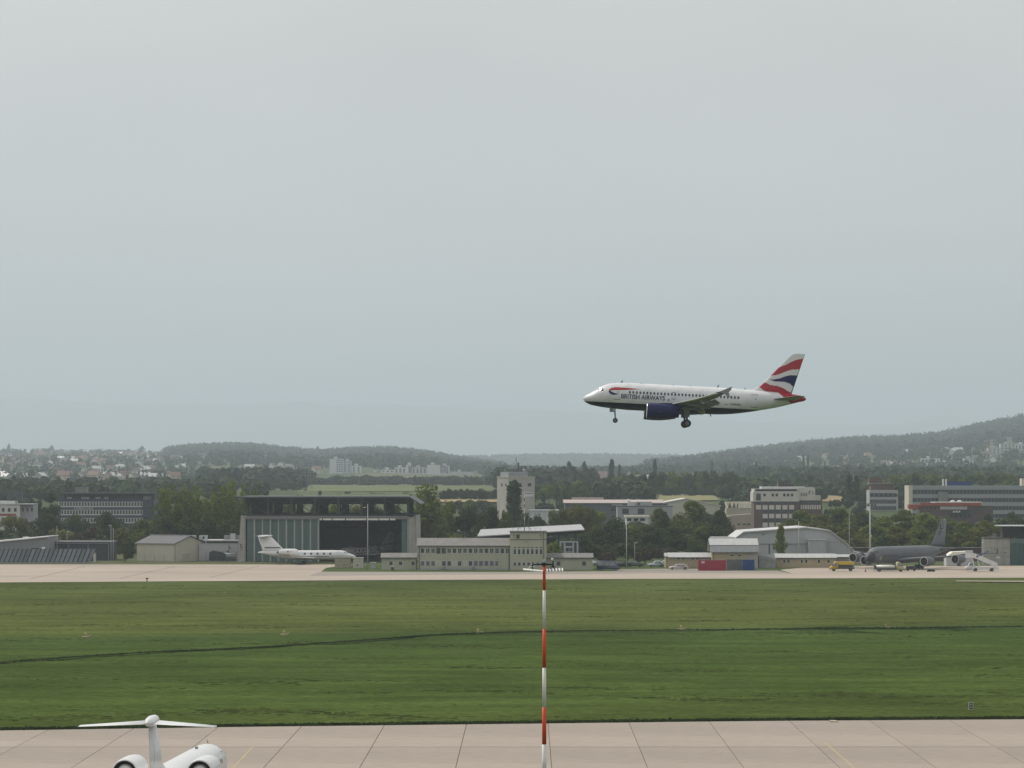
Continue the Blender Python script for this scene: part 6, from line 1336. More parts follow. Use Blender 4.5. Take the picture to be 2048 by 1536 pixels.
belt('small bush in the green field','bushes in the green field',655,830,984,2000,5,16,('dark','green'),3,20,('bush',))
belt('tree below the hazy town at left','trees below the hazy town',-20,330,[(-20,960),(30,955),(60,968),(120,975),(230,972),(330,962)],2300,34,28,('dark','green'),7,150)
belt('nearer tree below the hazy town','nearer trees below the hazy town',-20,130,[(-20,985),(60,975),(130,990)],1750,10,40,('dark','green'),6,50)
belt('tree above the brown office and tower','trees above the brown office',1500,1740,[(1500,962),(1560,958),(1600,955),(1660,965),(1740,965)],2050,26,30,('dark','green'),7,120)
belt('tree behind the right office tower','trees behind the right offices',1720,2060,[(1720,962),(1780,955),(1850,945),(1900,952),(1960,950),(2060,955)],1900,34,36,('dark','green','green'),8,150)
belt('tree before the silo and beyond the verge','trees beyond the silo',900,1000,1003,1500,8,36,('green','dark'),6,40)

# ---- wooded hills: far woods that read as one mass
def far_wood(name, label, px0, px1, d0, d1, n, h=(11,17), w=(8,12), seed=1, keep=None, leafcol=(.032,.05,.022), nq=34):
    rng = np.random.default_rng(seed); Vs = []; Fs = []; off = 0
    px = rng.uniform(px0,px1,n); D = rng.uniform(d0,d1,n)
    if keep is not None:
        k = keep(px,D,rng); px = px[k]; D = D[k]
    X = (px-CX)/F*D; Z = gz(X,D)
    for x, d, z in zip(X,D,Z):
        hh = rng.uniform(*h); ww = rng.uniform(*w); con = rng.random() < .2
        if con: ww *= .55; hh *= 1.15
        q = rng.normal(size=(nq,3)); q /= np.linalg.norm(q,axis=1,keepdims=True); u = (q[:,2]+1)/2
        rad = ww/2*(1-u*.95 if con else 1.0); C = np.stack([x+q[:,0]*rad*rng.uniform(.8,1.05,nq),d+q[:,1]*rad,z+hh*(.1+.88*u)],1)
        NN = q+rng.normal(size=(nq,3))*.35+np.array([0,0,.2]); NN /= np.linalg.norm(NN,axis=1,keepdims=True)
        V, Fc = quads_mesh('',C,NN,ww*.42,None,rng); Vs.append(V); Fs.append(Fc+off); off += len(V)
    V = np.concatenate(Vs); Fc = np.concatenate(Fs)
    me = bpy.data.meshes.new(name); me.vertices.add(len(V)); me.vertices.foreach_set('co',V.astype(np.float32).ravel()); me.loops.add(Fc.size); me.loops.foreach_set('vertex_index',Fc.astype(np.int32).ravel()); me.polygons.add(len(Fc)); me.polygons.foreach_set('loop_start',np.arange(0,Fc.size,4,dtype=np.int32)); me.update(calc_edges=True); me.validate()
    me.materials.append(leaf_mat(name+'_leaves',leafcol,.15,.3,.02)); o = link(name,me); tag(o,label,'forest',None,'stuff'); return o
far_wood('forest','wooded hill behind the town at left',330,1010,6100,8150,3700,h=(10,18),w=(9,14),seed=3,keep=lambda p,d,r:(d > 6500+(p < 420)*1200)|(r.random(len(p)) < .5))
far_wood('forest','wooded slope rising to the right edge',1290,2350,5400,8150,6200,h=(14,23),w=(9,14),seed=4,keep=lambda p,d,r:(d > 6200)|(r.random(len(p)) < .35))
far_wood('forest','far hazy wooded ridge in the middle',680,1500,8700,12650,3000,h=(13,20),w=(14,26),seed=5,nq=22)
far_wood('forest','scattered garden trees of the town at left',-60,420,3200,7900,800,h=(6,11),w=(6,10),seed=6)
far_wood('forest','scattered garden trees of the settlement on the right',1480,2080,3500,5600,620,h=(7,12),w=(7,11),seed=7)
far_wood('forest','hazy woodland on the valley floor',420,1500,3700,6200,1900,h=(9,14),w=(9,14),seed=8,keep=lambda p,d,r:(d > 4450)|(p > 970))
far_wood('forest','hazy tree line behind the green field',590,1010,2750,3050,150,h=(2.5,5),w=(8,12),seed=21,nq=110)
far_wood('forest','hazy grove left of the dark tree belt',990,1180,2250,2800,130,h=(9,14),w=(9,13),seed=22,nq=110)
far_wood('forest','tree cover at the foot of the right hillside',1490,2080,2500,3300,330,h=(9,14),w=(9,13),seed=23,nq=90)
far_wood('forest','tree cover between the town edge and the hangar',400,620,2450,3200,150,h=(8,13),w=(9,12),seed=24,nq=90)
far_wood('forest','scrub and low trees behind the airfield buildings',-60,2100,1010,1180,420,h=(3,5),w=(4,7),seed=25,nq=110,keep=lambda p,d,r:~((p>1450)&(p<1575)))
far_wood('forest','scrub and low trees between the middle distance buildings',-60,2100,1180,1640,600,h=(2,4),w=(4,7),seed=26,nq=110,keep=lambda p,d,r:~(((p>1440)&(p<1660)&(d<1300))|((p>1720)&(d<1520))|((p>600)&(p<1000)&(d>1450))|((p>1310)&(p<1440)&(d>1450))))
far_wood('forest','low trees of the valley beyond the offices',-60,2100,1640,2350,700,h=(5,9),w=(7,11),seed=27,nq=90,keep=lambda p,d,r:~(((p>520)&(p<1010))|((p>1140)&(p<1190))|((p>1300)&(p<1440)&(d<1900))|((p>1635)&(p<1700)&(d<1800))))

# ---- open fields seen between the trees
def hit(px, py, d0=1000, d1=6000):
    D = np.arange(d0, d1, 4.0); X = (px-CX)/F*D; r = HY+(HC-gz(X,D))*F/D
    k = np.argmax(r <= py); return float(D[k]) if (r <= py).any() else d1
def field(label, pts, col, lift=.5, name='field'):
    P = [(p, hit(*p)) for p in pts]; n = len(P)//2; lo = P[:n]; hi = P[n:][::-1]; V = []; Fc = []; M = 24; K = 10
    for i in range(M):
        t = i/(M-1)*(n-1); a = min(int(t),n-2); f = t-a
        px0 = lo[a][0][0]*(1-f)+lo[a+1][0][0]*f; d0 = lo[a][1]*(1-f)+lo[a+1][1]*f; px1 = hi[a][0][0]*(1-f)+hi[a+1][0][0]*f; d1 = hi[a][1]*(1-f)+hi[a+1][1]*f
        for k in range(K):
            u = k/(K-1); px = px0*(1-u)+px1*u; d = d0*(1-u)+d1*u; X = mw(px-CX,d); V.append((X,d,gz1(X,d)+lift))
    for i in range(M-1):
        for k in range(K-1): Fc.append((i*K+k,(i+1)*K+k,(i+1)*K+k+1,i*K+k+1))
    o = MB().add(V,Fc).build(name, mat('field_'+label.split()[0],col,.95,var=.18,scale=.03,spec=.05,streak=(.2,1.6,1)), fix=False)
    if o.data.polygons[0].normal.z < 0: o.data.flip_normals()
    tag(o,label,None,None,'structure')
field('pale green meadow strip below the apartment row',[(595,985),(800,984),(1000,983),(1000,974),(800,972.5),(600,970.5)],(.115,.13,.058))
field('meadow in darker green before the pale strip',[(595,996),(800,995),(1000,994),(1000,984),(800,985),(595,986)],(.08,.10,.045))
field('tan stubble field left of the silo tower',[(880,1006),(940,1006),(1000,1006),(1000,1001.5),(940,1001),(880,1001)],(.30,.22,.13))
field('ochre field above the pale warehouse',[(1315,1004),(1370,1004),(1440,1002),(1430,993),(1370,989.5),(1320,991)],(.20,.19,.095))
field('dry field right of the brown office',[(1635,1005),(1665,1005),(1700,1005),(1700,994),(1665,993),(1640,992)],(.26,.21,.12))
field('sandy small field by the brown barn',[(1152,978),(1165,978),(1180,977),(1180,966),(1165,965),(1154,966)],(.24,.19,.11))
# ---- houses
HW = [mat('house_white',(.66,.65,.62),.85),mat('house_cream',(.48,.43,.35),.85),mat('house_grey',(.34,.34,.34),.85),mat('house_rose',(.42,.31,.26),.85)]
HR = [mat('roof_red',(.19,.115,.095),.85,var=.2),mat('roof_brown',(.11,.085,.075),.85,var=.2),mat('roof_slate',(.075,.078,.085),.7,var=.2),mat('roof_glossy',(.42,.42,.43),.35,spec=.6)]
HM = {}
def house(X, D, rz, k, label, group):
    key = k
    if key not in HM:
        rr = random.Random(k); w, d, h, rh = rr.uniform(8,12.5), rr.uniform(7.5,9), rr.uniform(3.8,5.4), rr.uniform(2.6,3.9)
        wall = MB().prism([(0,-1),(d,-1),(d,h),(d/2,h+rh),(0,h)],'x',-w/2,w/2).mesh('wall',HW[k % 4])
        rf = MB(); 
        rf.prism([(-.5,h-.35),(d/2,h+rh+.05),(d+.5,h-.35),(d+.5,h-.1),(d/2,h+rh+.35),(-.5,h-.1)],'x',-w/2-.4,w/2+.4)
        cm = MB().box(w*.15,w*.15+.7,d*.4,d*.4+.7,h+rh*.5,h+rh+1.0).mesh('chimney',HR[1]); wn_ = win_mesh(1.3,1.3,gl=BANDG); HM[key] = (wall,rf.mesh('roof',HR[(k*7+1) % 4]),cm,wn_,w,d,h)
    wall, rf, cm, wn_, w, d, h = HM[key]
    t = thing('house',label,'house',(X,D,gz1(X,D)-.2),rz=rz,group=group); link('wall',wall,t); r_ = link('roof',rf,t); link('chimney',cm,r_)
    for i in (-1,1):
        for zz in (1.2,3.8): link('window',wn_,t,(i*w*.24,0,zz))
def town(label, group, px0, px1, d0, d1, n, keep=None):
    done = []; tries = 0
    while len(done) < n and tries < n*40:
        tries += 1; D = d0+(d1-d0)*random.random(); px = random.uniform(px0,px1); X = mw(px-CX,D)
        if any(abs(X-a) < 11 and abs(D-b) < 26 for a,b in done): continue
        if keep and not keep(px,D): continue
        done.append((X,D)); house(X,D,random.choice((0,0,PI/2,.5,-.5,1.1))+random.uniform(-.2,.2),random.randrange(12),label,group)
town('pitched roof house in the hazy town on the left hillside','houses of the hazy town at left',-30,410,3200,7850,230,lambda p,D: p < 340 or D < 6600)
town('pitched roof house among the trees right of the hazy town','houses right of the hazy town',410,660,3600,5800,16)
town('pitched roof house in the settlement below the right wooded slope','houses below the right slope',1490,2060,3500,5600,48)
town('pitched roof house among trees in the middle distance','houses in the middle distance',1080,1420,2900,4200,5)
# ------------------------------------------------------------------ vehicles
def shell(prof, W, belt, taper, m, name, parent, bev=.07):
    mb = MB(); mb.prism(prof,'y',-W/2,W/2); me = mb.mesh(name,m)
    zt = max(p[1] for p in prof)
    for v in me.vertices:
        if v.co.z > belt: v.co.y *= 1-(1-taper)*(v.co.z-belt)/(zt-belt)
    bm = bmesh.new(); bm.from_mesh(me); bmesh.ops.bevel(bm,geom=list(bm.edges),offset=bev,segments=2,affect='EDGES',clamp_overlap=True); bm.to_mesh(me); bm.free()
    me.polygons.foreach_set('use_smooth',[True]*len(me.polygons)); return link(name,me,parent)
def side_plate(parent, poly, W, belt, zt, taper, m, name, off=.012):
    for s in (-1,1):
        mb = MB(); mb.add([(x,s*(W/2*(1-(1-taper)*max(0,z-belt)/(zt-belt))+off),z) for x,z in poly],[tuple(range(len(poly)))]); mb.build(name,m,parent,fix=False)
CARG = glassmat('car_glass',(.17,.19,.21),.15); HEAD = mat('headlamp',(.6,.6,.58),.2); TAIL = mat('tail_lamp',(.25,.01,.01),.3)
def vehicle(name,label,cat,loc,rz,L,W,H,col,style,group=None,lower=None):
    """front at +x"""
    t = thing(name,label,cat,loc,rz=rz,group=group); m = mat('paint_'+label.split()[0]+'_'+label.split()[1],col,.3,var=.04,spec=.5,coat=.3)
    g = .22 if style != 'van' else .28; h = L/2
    if style == 'van':
        prof = [(-h,g),(h-.05,g),(h,g+.25),(h-.02,.95),(h-.35,1.12),(h-1.15,H-.06),(h-1.5,H),(-h+.1,H),(-h,H-.15)]; belt = 1.15; tp = .88
        wins = [[(-h+.35,1.22),(-h+1.6,1.22),(-h+1.6,H-.35),(-h+.4,H-.35)],[(-h+1.8,1.22),(-h+3.0,1.22),(-h+3.0,H-.35),(-h+1.8,H-.35)],[(-h+3.2,1.2),(h-.75,1.2),(h-1.3,H-.32),(-h+3.2,H-.32)]]; ws = [(h-.34,1.16),(h-1.12,H-.1)]; wr = .34; wx = (-h+.95,h-.95)
    elif style == 'suv':
        prof = [(-h,g),(h-.05,g),(h,.6),(h-.1,.95),(h-1.15,1.05),(h-1.75,H-.05),(h-2.1,H),(-h+.5,H),(-h+.05,1.1)]; belt = 1.0; tp = .82
        wins = [[(-h+.35,1.06),(-h+1.3,1.06),(-h+1.3,H-.2),(-h+.62,H-.2)],[(-h+1.4,1.06),(h-1.35,1.06),(h-1.85,H-.18),(-h+1.4,H-.18)]]; ws = [(h-1.2,1.1),(h-1.76,H-.12)]; wr = .36; wx = (-h+.85,h-.9)
    else:
        prof = [(-h,.3),(-h+.1,g),(h-.1,g),(h,.45),(h-.05,.68),(h-1.25,.85),(h-1.95,H-.04),(h-2.3,H),(-h+1.0,H-.03),(-h+.25,.92),(-h,.8)]; belt = .85; tp = .78
        wins = [[(-h+.62,.9),(-h+1.6,.9),(-h+1.6,H-.16),(-h+1.12,H-.16)],[(-h+1.7,.9),(h-1.45,.88),(h-2.05,H-.14),(-h+1.7,H-.14)]]; ws = [(h-1.3,.88),(h-1.93,H-.1)]; wr = .31; wx = (-h+.8,h-.85)
    b = shell(prof,W,belt,tp,m,'body',t)
    for w_ in wins: side_plate(t,w_,W,belt,H,tp,CARG,'side_window',.02)
    y0 = W/2*.8; mb = MB(); mb.add([(ws[0][0]+.03,-y0,ws[0][1]),(ws[0][0]+.03,y0,ws[0][1]),(ws[1][0]+.03,y0*.9,ws[1][1]),(ws[1][0]+.03,-y0*.9,ws[1][1])],[(0,1,2,3)]); mb.build('windscreen',CARG,t,fix=False)
    for x in wx:
        for s in (-1,1): wheel(t,(x,s*(W/2-.1),wr),wr,.22)
    for s in (-1,1):
        part(t,'headlight',HEAD,(h-.12,h+.01,s*W*.36-.15,s*W*.36+.15,.62,.8)); part(t,'tail_light',TAIL,(-h-.01,-h+.1,s*W*.4-.09,s*W*.4+.09,.75,1.05)); 
        part(t,'wing_mirror',m,(wx[1]-.35,wx[1]-.2,min(s*W/2,s*(W/2+.16)),max(s*W/2,s*(W/2+.16)),belt+.05,belt+.25))
    part(t,'bumper',DFRAME,(h-.06,h+.05,-W*.46,W*.46,g+.05,g+.25)); return t
def vloc(px, py): p = gp(px,py); return (p.x,p.y,.06)
vehicle('parked_van','dark blue minibus parked on the verge beside the annex','van',vloc(1216,1141.3),0,5.6,1.95,2.3,(.024,.036,.08),'van')
vehicle('parked_car','white car half hidden behind the annex and the dark minibus','car',vloc(1180,1131),0,4.2,1.8,1.6,(.62,.63,.63),'suv')
vehicle('parked_car','dark green car with pale roof behind the dark fence frame','car',vloc(1270,1134.2),0,4.2,1.8,1.65,(.03,.06,.04),'suv')
vehicle('parked_car','black car behind the left part of the dark fence frame','car',vloc(1234,1134.4),PI,4.1,1.8,1.5,(.02,.022,.024),'car')
vehicle('parked_car','teal and white car left of the ochre building','car',vloc(1312,1134.0),PI,4.3,1.8,1.55,(.38,.46,.47),'car')
vehicle('parked_car','silver small car behind the teal one at the ochre annex','car',vloc(1327,1132.5),PI,4.0,1.75,1.5,(.5,.52,.53),'car')
vehicle('parked_car','low rose silver car parked before the ochre building','car',vloc(1357,1139.6),PI,4.8,1.8,1.4,(.44,.39,.39),'car')
fence('fence_frame','dark framed fence around the parked cars',1226,1288,1135.6,2.0,step=4.0,wires=2,m=DFRAME)
t = thing('hedge','clipped yellow green hedge inside the dark fence frame','hedge',gp(1228,1134.0)); (cm,tm),ph,pw = proto('bush','olive',0)
for i in range(3): o = link('foliage',cm,t,(i*1.2+.4,.4,-.3)); o.scale = (.3,.3,.4)
# trucks
def flat_truck(name,label,px,py,rz,L,col,load):
    t = thing(name,label,'truck',vloc(px,py),rz=rz); m = mat('truck_'+label.split()[0],col,.4,var=.06); h = L/2
    shell([(h-2.0,.45),(h-.02,.45),(h,.7),(h-.05,1.05),(h-.55,1.2),(h-1.1,2.2),(h-1.3,2.3),(h-2.0,2.3)],2.0,1.2,.88,m,'cab',t)
    side_plate(t,[(h-1.75,1.25),(h-.72,1.25),(h-1.2,2.1),(h-1.75,2.1)],2.0,1.2,2.3,.88,CARG,'side_window',.02)
    mb = MB(); mb.add([(h-.5,-.8,1.26),(h-.5,.8,1.26),(h-1.06,.72,2.14),(h-1.06,-.72,2.14)],[(0,1,2,3)]); mb.build('windscreen',CARG,t,fix=False)
    part(t,'chassis',DFRAME,(-h,h-2.0,-.8,.8,.5,.72)); part(t,'bumper',DFRAME,(h-.05,h+.06,-.95,.95,.3,.55))
    for x in (-h+.9,h-.95):
        for s in (-1,1): wheel(t,(x,s*.85,.38),.38,.24)
    for s in (-1,1): part(t,'headlight',HEAD,(h-.1,h+.02,s*.7-.15,s*.7+.15,.75,.95)); part(t,'wing_mirror',DFRAME,(h-.75,h-.6,min(s*1.02,s*1.25),max(s*1.02,s*1.25),1.3,1.7))
    load(t,h,m); return t
def yl(t,h,m):
    part(t,'deck',DFRAME,(-h,h-2.05,-1,1,.72,.86)); part(t,'tank_box',m,(-h+.1,h-2.2,-.98,.98,1.55,2.25)); part(t,'side_rack',mat('rack_dark',(.05,.05,.05)),(-h+.6,h-2.3,-1.02,-.99,.9,1.55)); part(t,'side_rack',mat('rack_dark',(.05,.05,.05)),(-h+.6,h-2.3,.99,1.02,.9,1.55)); part(t,'pump',mat('pump_grey',(.2,.2,.2)),(-h+.15,-h+1.5,-.8,.8,.87,1.54))
flat_truck('service_truck','yellow service truck with low tank in front of the tanker wing',1684,1142.6,PI,5.9,(.52,.36,.02),yl)
def wl_(t,h,m):
    part(t,'deck',DFRAME,(-h,h-2.05,-1.05,1.05,.72,.9)); MB().loft([[(x,1.0*math.cos(a),1.15+.42*math.sin(a)) for a in [2*PI*k/16 for k in range(16)]] for x in (-h+.15,h-2.4)]).build('tank',mat('tank_white',(.62,.62,.60),.4),t,smooth=True); part(t,'locker',DFRAME,(-h+.1,h-2.5,-1.07,-.9,.4,.72)); part(t,'pump_house',mat('rack_dark',(.05,.05,.05)),(-h-.3,-h+.12,-1,1,.5,1.5))
flat_truck('tank_truck','dark truck with white tank and pale cab before the tanker nose',1780,1143.6,0,7.0,(.42,.38,.18),wl_)
def make_stairs():
    t = thing('stair_truck','white mobile passenger stairs truck at the right of the tanker','truck',vloc(1967,1142.8),rz=PI); m = mat('stairs_white',(.62,.63,.64),.45)
    # front at +x which faces left in the picture
    part(t,'chassis',m,(-3.3,3.0,-1.0,1.0,.45,1.0)); part(t,'chassis_end',m,(-3.55,-3.3,-.95,.95,.5,1.15))
    shell([(2.4,.4),(4.3,.4),(4.4,.8),(4.25,1.15),(3.9,1.3),(3.5,2.05),(2.4,2.05)],1.9,1.25,.9,m,'cab',t); side_plate(t,[(2.6,1.3),(3.7,1.3),(3.4,1.95),(2.6,1.95)],1.9,1.25,2.05,.9,CARG,'side_window',.02)
    mb = MB(); mb.add([(3.98,-.8,1.3),(3.98,.8,1.3),(3.56,.75,1.98),(3.56,-.75,1.98)],[(0,1,2,3)]); mb.build('windscreen',CARG,t,fix=False)
    for x in (-1.9,2.0):
        for s in (-1,1): wheel(t,(x,s*.9,.42),.42,.26)
    # stair flight rising towards the cab end
    n = 16
    for i in range(n):
        u = i/(n-1); x = -3.0+5.2*u; z = 1.05+2.25*u; part(t,'step',mat('step_grey',(.3,.31,.32)),(x,x+.36,-.75,.75,z,z+.06))
    for s in (-1,1):
        MB().prism([(-3.2,1.0),(-2.9,1.0),(2.4,3.2),(4.3,3.2),(4.3,4.3),(2.2,4.3),(-3.2,2.0)],'y',s*.85-.03,s*.85+.03).build('side_panel',m,t)
        for x in (.9,2.2): MB().bar((x,s*.7,1.0),(x+.5,s*.7,3.2 if x > 2 else 2.6),.14).build('support',m,t)
    part(t,'platform',mat('step_grey',(.3,.31,.32)),(2.2,4.3,-.82,.82,3.2,3.28)); 
    MB().prism([(2.45,4.31),(4.25,4.31),(4.3,5.0),(2.4,5.0)],'y',-.88,-.84).build('canopy_side',mat('canopy_clear',(.5,.52,.53),.3),t)
    o = mark_plate(3.2,.42,mat('stairs_blue',(.06,.10,.22)),t,(0,0,0)); o.location = (1.75,.895,3.3); o.rotation_euler = (0,R(-23),PI)
make_stairs()
t = thing('power_cart','low dark ground power cart under the tanker','cart',vloc(1822,1142.2)); part(t,'body',mat('cart_dark',(.04,.042,.045)),(-1.2,1.2,-.6,.6,.4,1.15)); part(t,'top',mat('cart_pale',(.36,.36,.34)),(-.5,.6,-.5,.5,1.15,1.35)); MB().bar((1.2,0,.5),(2.2,0,.3),.08).build('drawbar',DFRAME,t)
for x in (-.8,.8):
    for s in (-1,1): wheel(t,(x,s*.55,.25),.25,.16)
t = thing('wheel_chock','black wheel chock on the apron right of the tanker','chock',vloc(1862,1143.5)); MB().prism([(-1.0,0),(1.0,0),(.7,.5),(-.7,.5)],'y',-.4,.4).build('block',BLACK,t)
t = thing('traffic_cone','small dark cone standing between truck and tanker','cone',vloc(1731,1144)); MB().lathe([(0,.02),(0,.3),(.05,.3),(.06,.18),(.7,.05),(.72,.01)],axis='z',n=12).build('cone',mat('cone_grey',(.12,.08,.06)),t); part(t,'base',BLACK,(-.28,.28,-.28,.28,0,.04))
# masts
def lamp(label,px,ytop,ybase,D=None,head=True,r=.1,group=None,side=1):
    D = D or gd(ybase); t = pole('lamp_post',label,px,D,zz_(ytop,D),r,r*.6,group=group); h = zz_(ytop,D)-t.location.z
    if head: part(t,'lamp_head',WHITEW,(-.1 if side > 0 else -.7,.7 if side > 0 else .1,-.12,.12,h-.05,h+.1))
    return t
lamp('tall pale mast left of the dark fence frame',1253,1037,1137,head=False,r=.13); lamp('short lamp post behind the parked cars',1269.5,1086,1131,r=.07)
lamp('slim lamp post above the low dark building',114,1052,0,D=950,r=.07,head=False); lamp('lamp post with white head above the slanted fence',134,1063.5,0,D=960,r=.07); lamp('tall lamp post left of the dark bush tree',222,1051,0,D=948,r=.09,side=-1); lamp('second slim post beside the tall lamp post',226.5,1056,0,D=952,r=.08,head=False)
lamp('thin dark mast at the right end of the white hangar',1698.5,1028,0,D=900,r=.08,head=False); lamp('thin lattice mast before the white hangar',1597.5,1042,0,D=920,r=.1,head=False); lamp('tall slim pole behind the two-storey roof at left',841,1042,0,D=990,r=.05,head=False)
D_ = 905.0; t = pole('floodlight_mast','tall floodlight mast rising behind the tanker nose',1740,D_,zz_(1012,D_),.26,.16); h_ = zz_(1012,D_)
MB().bar((-1.5,0,h_),(1.5,0,h_),.14).build('crossarm',DFRAME,t); MB().bar((-1.1,0,h_+.6),(1.1,0,h_+.6),.12).build('crossarm',DFRAME,t)
for x in (-1.3,-.5,.5,1.3): part(t,'floodlight',DFRAME,(x-.28,x+.28,-.35,.05,h_+.05,h_+.5))
part(t,'junction_box',WHITEW,(-.1,.5,-.35,-.15,zz_(1073,D_),zz_(1071,D_)))
# banded floodlight mast in the foreground
def make_mast():
    D = 150.0; X = mw(1088.5-CX,D); t = thing('banded_mast','red and white banded mast with floodlights in the foreground','mast',(X,D,.05)); z = lambda q: zz_(q,D); RED = mat('signal_red',(.60,.06,.018),.5,var=.12,scale=3); WH = mat('signal_white',(.68,.68,.66),.5,var=.08,scale=3)
    e = [1132,1183,1260,1338,1417,1491,1568,1646,1724,1802,1880,1960,2019]; zb = 0.0
    for i in range(len(e)-1):
        z1, z0 = z(e[i]), max(0.0,z(e[i+1])); rr = lambda q: .062+.034*(18.8-q)/8.4
        if z1 <= 0: break
        MB().tube([(0,0,z0),(0,0,z1)],[rr(z0),rr(z1)],14).build('band',RED if i % 2 == 0 else WH,t,smooth=True)
    part(t,'base_plate',STEEL,(-.35,.35,-.35,.35,0,.03))
    zt = z(1132); x = lambda p: mw(p-1088.5,D)
    BK = mat('bracket_black',(.015,.016,.018),.5)
    MB().tube([(x(1064),0,z(1135.5)),(x(1067),0,z(1131)),(x(1088),0,z(1131)),(x(1106),0,z(1131.5))],.035,8).build('crossarm',BK,t,smooth=True)
    part(t,'cap',BK,(-.09,.09,-.09,.09,zt-.03,zt+.08)); MB().lathe([(0,.05),(.05,.06),(.13,.04),(.15,.01)],axis='z',c=(0,0,zt+.08),n=10).build('top_lamp',mat('lamp_teal',(.25,.33,.34),.3),t,smooth=True)
    part(t,'side_post',BK,(x(1104.5),x(1107.5),-.04,.04,z(1137),z(1124))); MB().lathe([(-.055,.01),(-.04,.04),(0,.055),(.04,.04),(.055,.01)],axis='z',c=(x(1104.5),0,z(1121)),n=12).build('dome',WH,t,smooth=True)
    for lab, a, b, rows in (('left',1046,1086,0),('right',1093,1126,5)):
        y0 = -.25; cx_ = (x(a)+x(b))/2; hw = (x(b)-x(a))/2; fl = part(t,'floodlight',WH,(-hw,hw,-.3,.3,-.04,.0))
        fl.location = (cx_,0,z(1142)); fl.rotation_euler = (R(10) if rows else R(3),R(-4) if rows else R(5),0)
        for k in range(rows): part(fl,'cooling_fin',BK,(-hw+.07+k*.13,-hw+.11+k*.13,-.29,.29,.001,.03))
        MB().tube([(cx_-.18,0,z(1141)),(cx_-.16,0,z(1136)),(cx_+.05,0,z(1135))],.018,6).build('yoke',WH if not rows else BK,t); MB().tube([(x(1064) if not rows else x(1106),0,z(1136)),(cx_,0,z(1141.5))],.022,6).build('bracket',BK,t)
make_mast()
# signs and markers in the grass
p = gp(1942,1424); t = thing('taxi_sign','small white bordered sign with letter D in the grass','sign',(p.x,p.y,.06)); s_ = (1424-HY)/HC
w_, h_ = 9/s_, 15/s_; part(t,'border',WHITEW,(-w_/2,w_/2,0,.08,.16,.16+h_)); part(t,'face',BLACK,(-w_/2+.05,w_/2-.05,-.012,-.001,.21,.11+h_)); text_plate('D',w_*.42,h_*.6,WHITEW,t,(-w_*.2,-.02,.16+h_*.2)); part(t,'post',DFRAME,(-.03,.03,.02,.06,0,.16))
for i, (px, py, lab) in enumerate(((172,1276,'leftmost yellowish runway marker light in the grass'),(568,1271.5,'second yellowish runway marker light from the left'),(956,1268.5,'yellowish marker light left of the banded mast'),(1362,1261,'yellowish marker light right of the banded mast'),(1772,1258.5,'rightmost yellowish runway marker light in the grass'))):
    p = gp(px,py); t = thing('marker_light',lab,'marker',(p.x,p.y,.12),group='runway marker lights'); part(t,'base',mat('marker_base',(.34,.30,.2)),(-.5,.5,-.5,.5,0,.12)); MB().lathe([(0,.16),(.25,.14),(.35,.2),(.5,.12),(.55,.01)],axis='z',c=(0,0,.12),n=10).build('lamp_head',mat('marker_yellow',(.34,.30,.16)),t); part(t,'board',mat('marker_board',(.36,.33,.22)),(.2,.75,-.1,.0,.12,.34))
p = gp(294,1167); t = thing('marker_post','small pale marker post at the far grass edge','marker',(p.x,p.y,.05)); part(t,'post',mat('marker_base',(.34,.30,.2)),(-.12,.12,-.1,.1,0,.9)); part(t,'head',DFRAME,(-.3,.3,-.15,.15,.9,1.15))
t = thing('cable_pit_cover','tan pit cover on the apron edge at right','cover',(*gp(1667,1444)[:2],.05)); part(t,'lid',mat('marker_base',(.34,.30,.2)),(-.3,.3,-.9,.9,0,.07)); part(t,'frame',DFRAME,(-.36,.36,-1,1,0,.04))
# ------------------------------------------------------------------ longer grass tufts
def tufts(name, label, X, D, h, w, m, seed):
    rng = np.random.default_rng(seed); n = len(X); a = rng.uniform(0,PI,n); hh = h*rng.uniform(.5,1.3,n); ww = w*rng.uniform(.5,1.4,n); lean = rng.normal(0,.35,(n,2))*hh[:,None]
    dx, dy = np.cos(a)*ww/2, np.sin(a)*ww/2*.4; z0 = np.full(n,.04)
    V = np.stack([np.stack([X-dx,D-dy,z0],1),np.stack([X+dx,D+dy,z0],1),np.stack([X+dx*.6+lean[:,0],D+dy*.6+lean[:,1],z0+hh],1),np.stack([X-dx*.6+lean[:,0],D-dy*.6+lean[:,1],z0+hh*rng.uniform(.6,1,n)],1)],1).reshape(-1,3)
    me = bpy.data.meshes.new(name); me.from_pydata(V.tolist(),[],np.arange(4*n).reshape(n,4).tolist()); me.materials.append(m); o = link(name,me); tag(o,label,'grass',None,'stuff')
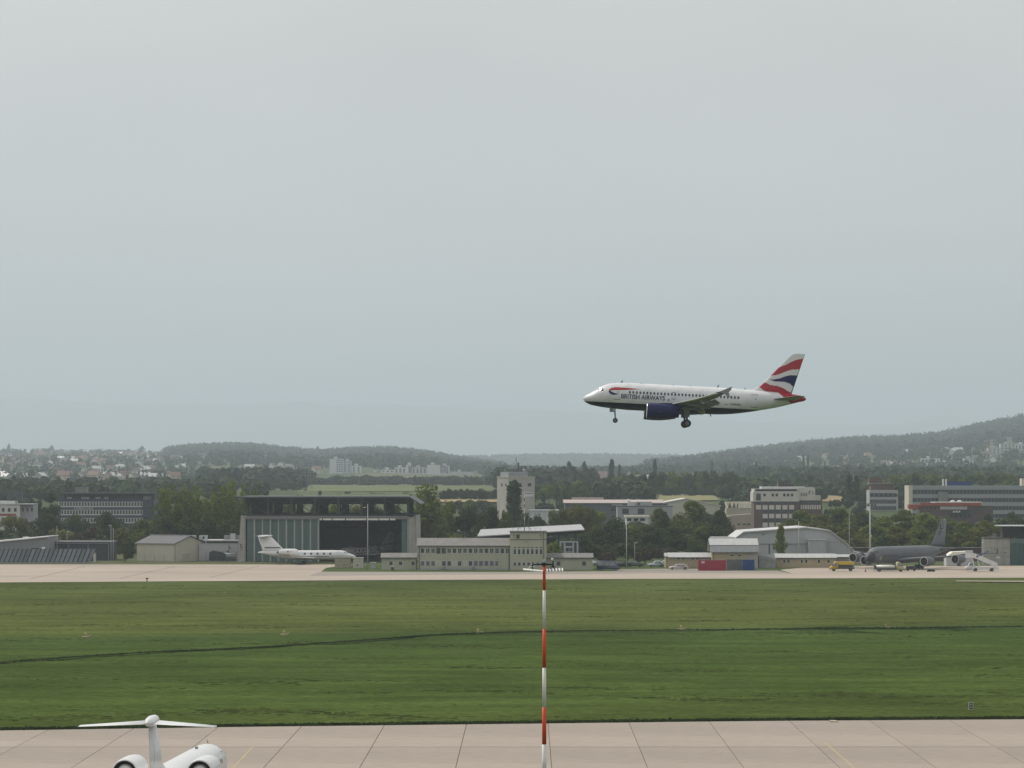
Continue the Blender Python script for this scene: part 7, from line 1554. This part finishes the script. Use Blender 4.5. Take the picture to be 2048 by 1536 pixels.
def tuft_field():
    rng = np.random.default_rng(5); n = 90000; u = rng.uniform(-.155,.155,n); px = CX+F*u; d0 = HC*F/(interp(px,EDGE)-HY); d1 = HC*F/(interp(px,FAR_E)-HY); t = rng.uniform(0,1,n)**1.25; D = d0+.4+(d1-d0-1)*t; X = u*D
    cl = np.sin(X*.21+3*np.sin(D*.05))*np.sin(D*.35+2*np.sin(X*.06))+.6*np.sin(X*.05)*np.sin(D*.09); k = cl+rng.normal(0,.5,n) > .6
    tufts('grass_tufts','uneven longer tufts scattered over the grass field',X[k],D[k],.06,1.2,leaf_mat('tuft_green',(.085,.118,.030),.35,.35,.15),6)
    n = 9000; X = rng.uniform(-52,52,n); D = np.array([edge_D(x,EDGE) for x in np.linspace(-52,52,80)]); D = np.interp(X,np.linspace(-52,52,80),D)+np.abs(rng.normal(0,.7,n))-.25
    tufts('grass_edge','ragged overhanging grass along the apron edge',X,D,.2,.4,leaf_mat('edge_green',(.028,.048,.014),.3,.4,.3),7)
    P = [gp(*p) for p in TRACK]; s = np.linspace(0,len(P)-1.001,4000); Xs = np.interp(s,range(len(P)),[p.x for p in P]); Ds = np.interp(s,range(len(P)),[p.y for p in P]); side = rng.choice((-1,1),4000)
    tufts('grass_edge','rough grass along the dark track',Xs+rng.normal(0,.2,4000),Ds+side*(.5+np.abs(rng.normal(0,.5,4000))),.09,.6,leaf_mat('edge_green2',(.036,.056,.019),.3,.4,.3),8)
    bpy.data.objects['grass_edge.001'].location.z = .2
tuft_field()
# ------------------------------------------------------------------ haze
def make_haze():
    mb = MB(); mb.box(-85000, 85000, -400, 50500, -3, 1100)
    m = bpy.data.materials.new('haze_air'); m.use_nodes = True; nt = m.node_tree; nt.nodes.clear()
    o = nt.nodes.new('ShaderNodeOutputMaterial'); v = nt.nodes.new('ShaderNodeVolumePrincipled')
    v.inputs['Color'].default_value = (.665, .77, .88, 1); v.inputs['Density'].default_value = HAZE_DENSITY; v.inputs['Anisotropy'].default_value = .25
    nt.links.new(v.outputs[0], o.inputs['Volume'])
    h = mb.build('haze', m); tag(h, 'thin grey blue summer haze over the airfield and hills', 'haze', None, 'stuff')
make_haze()
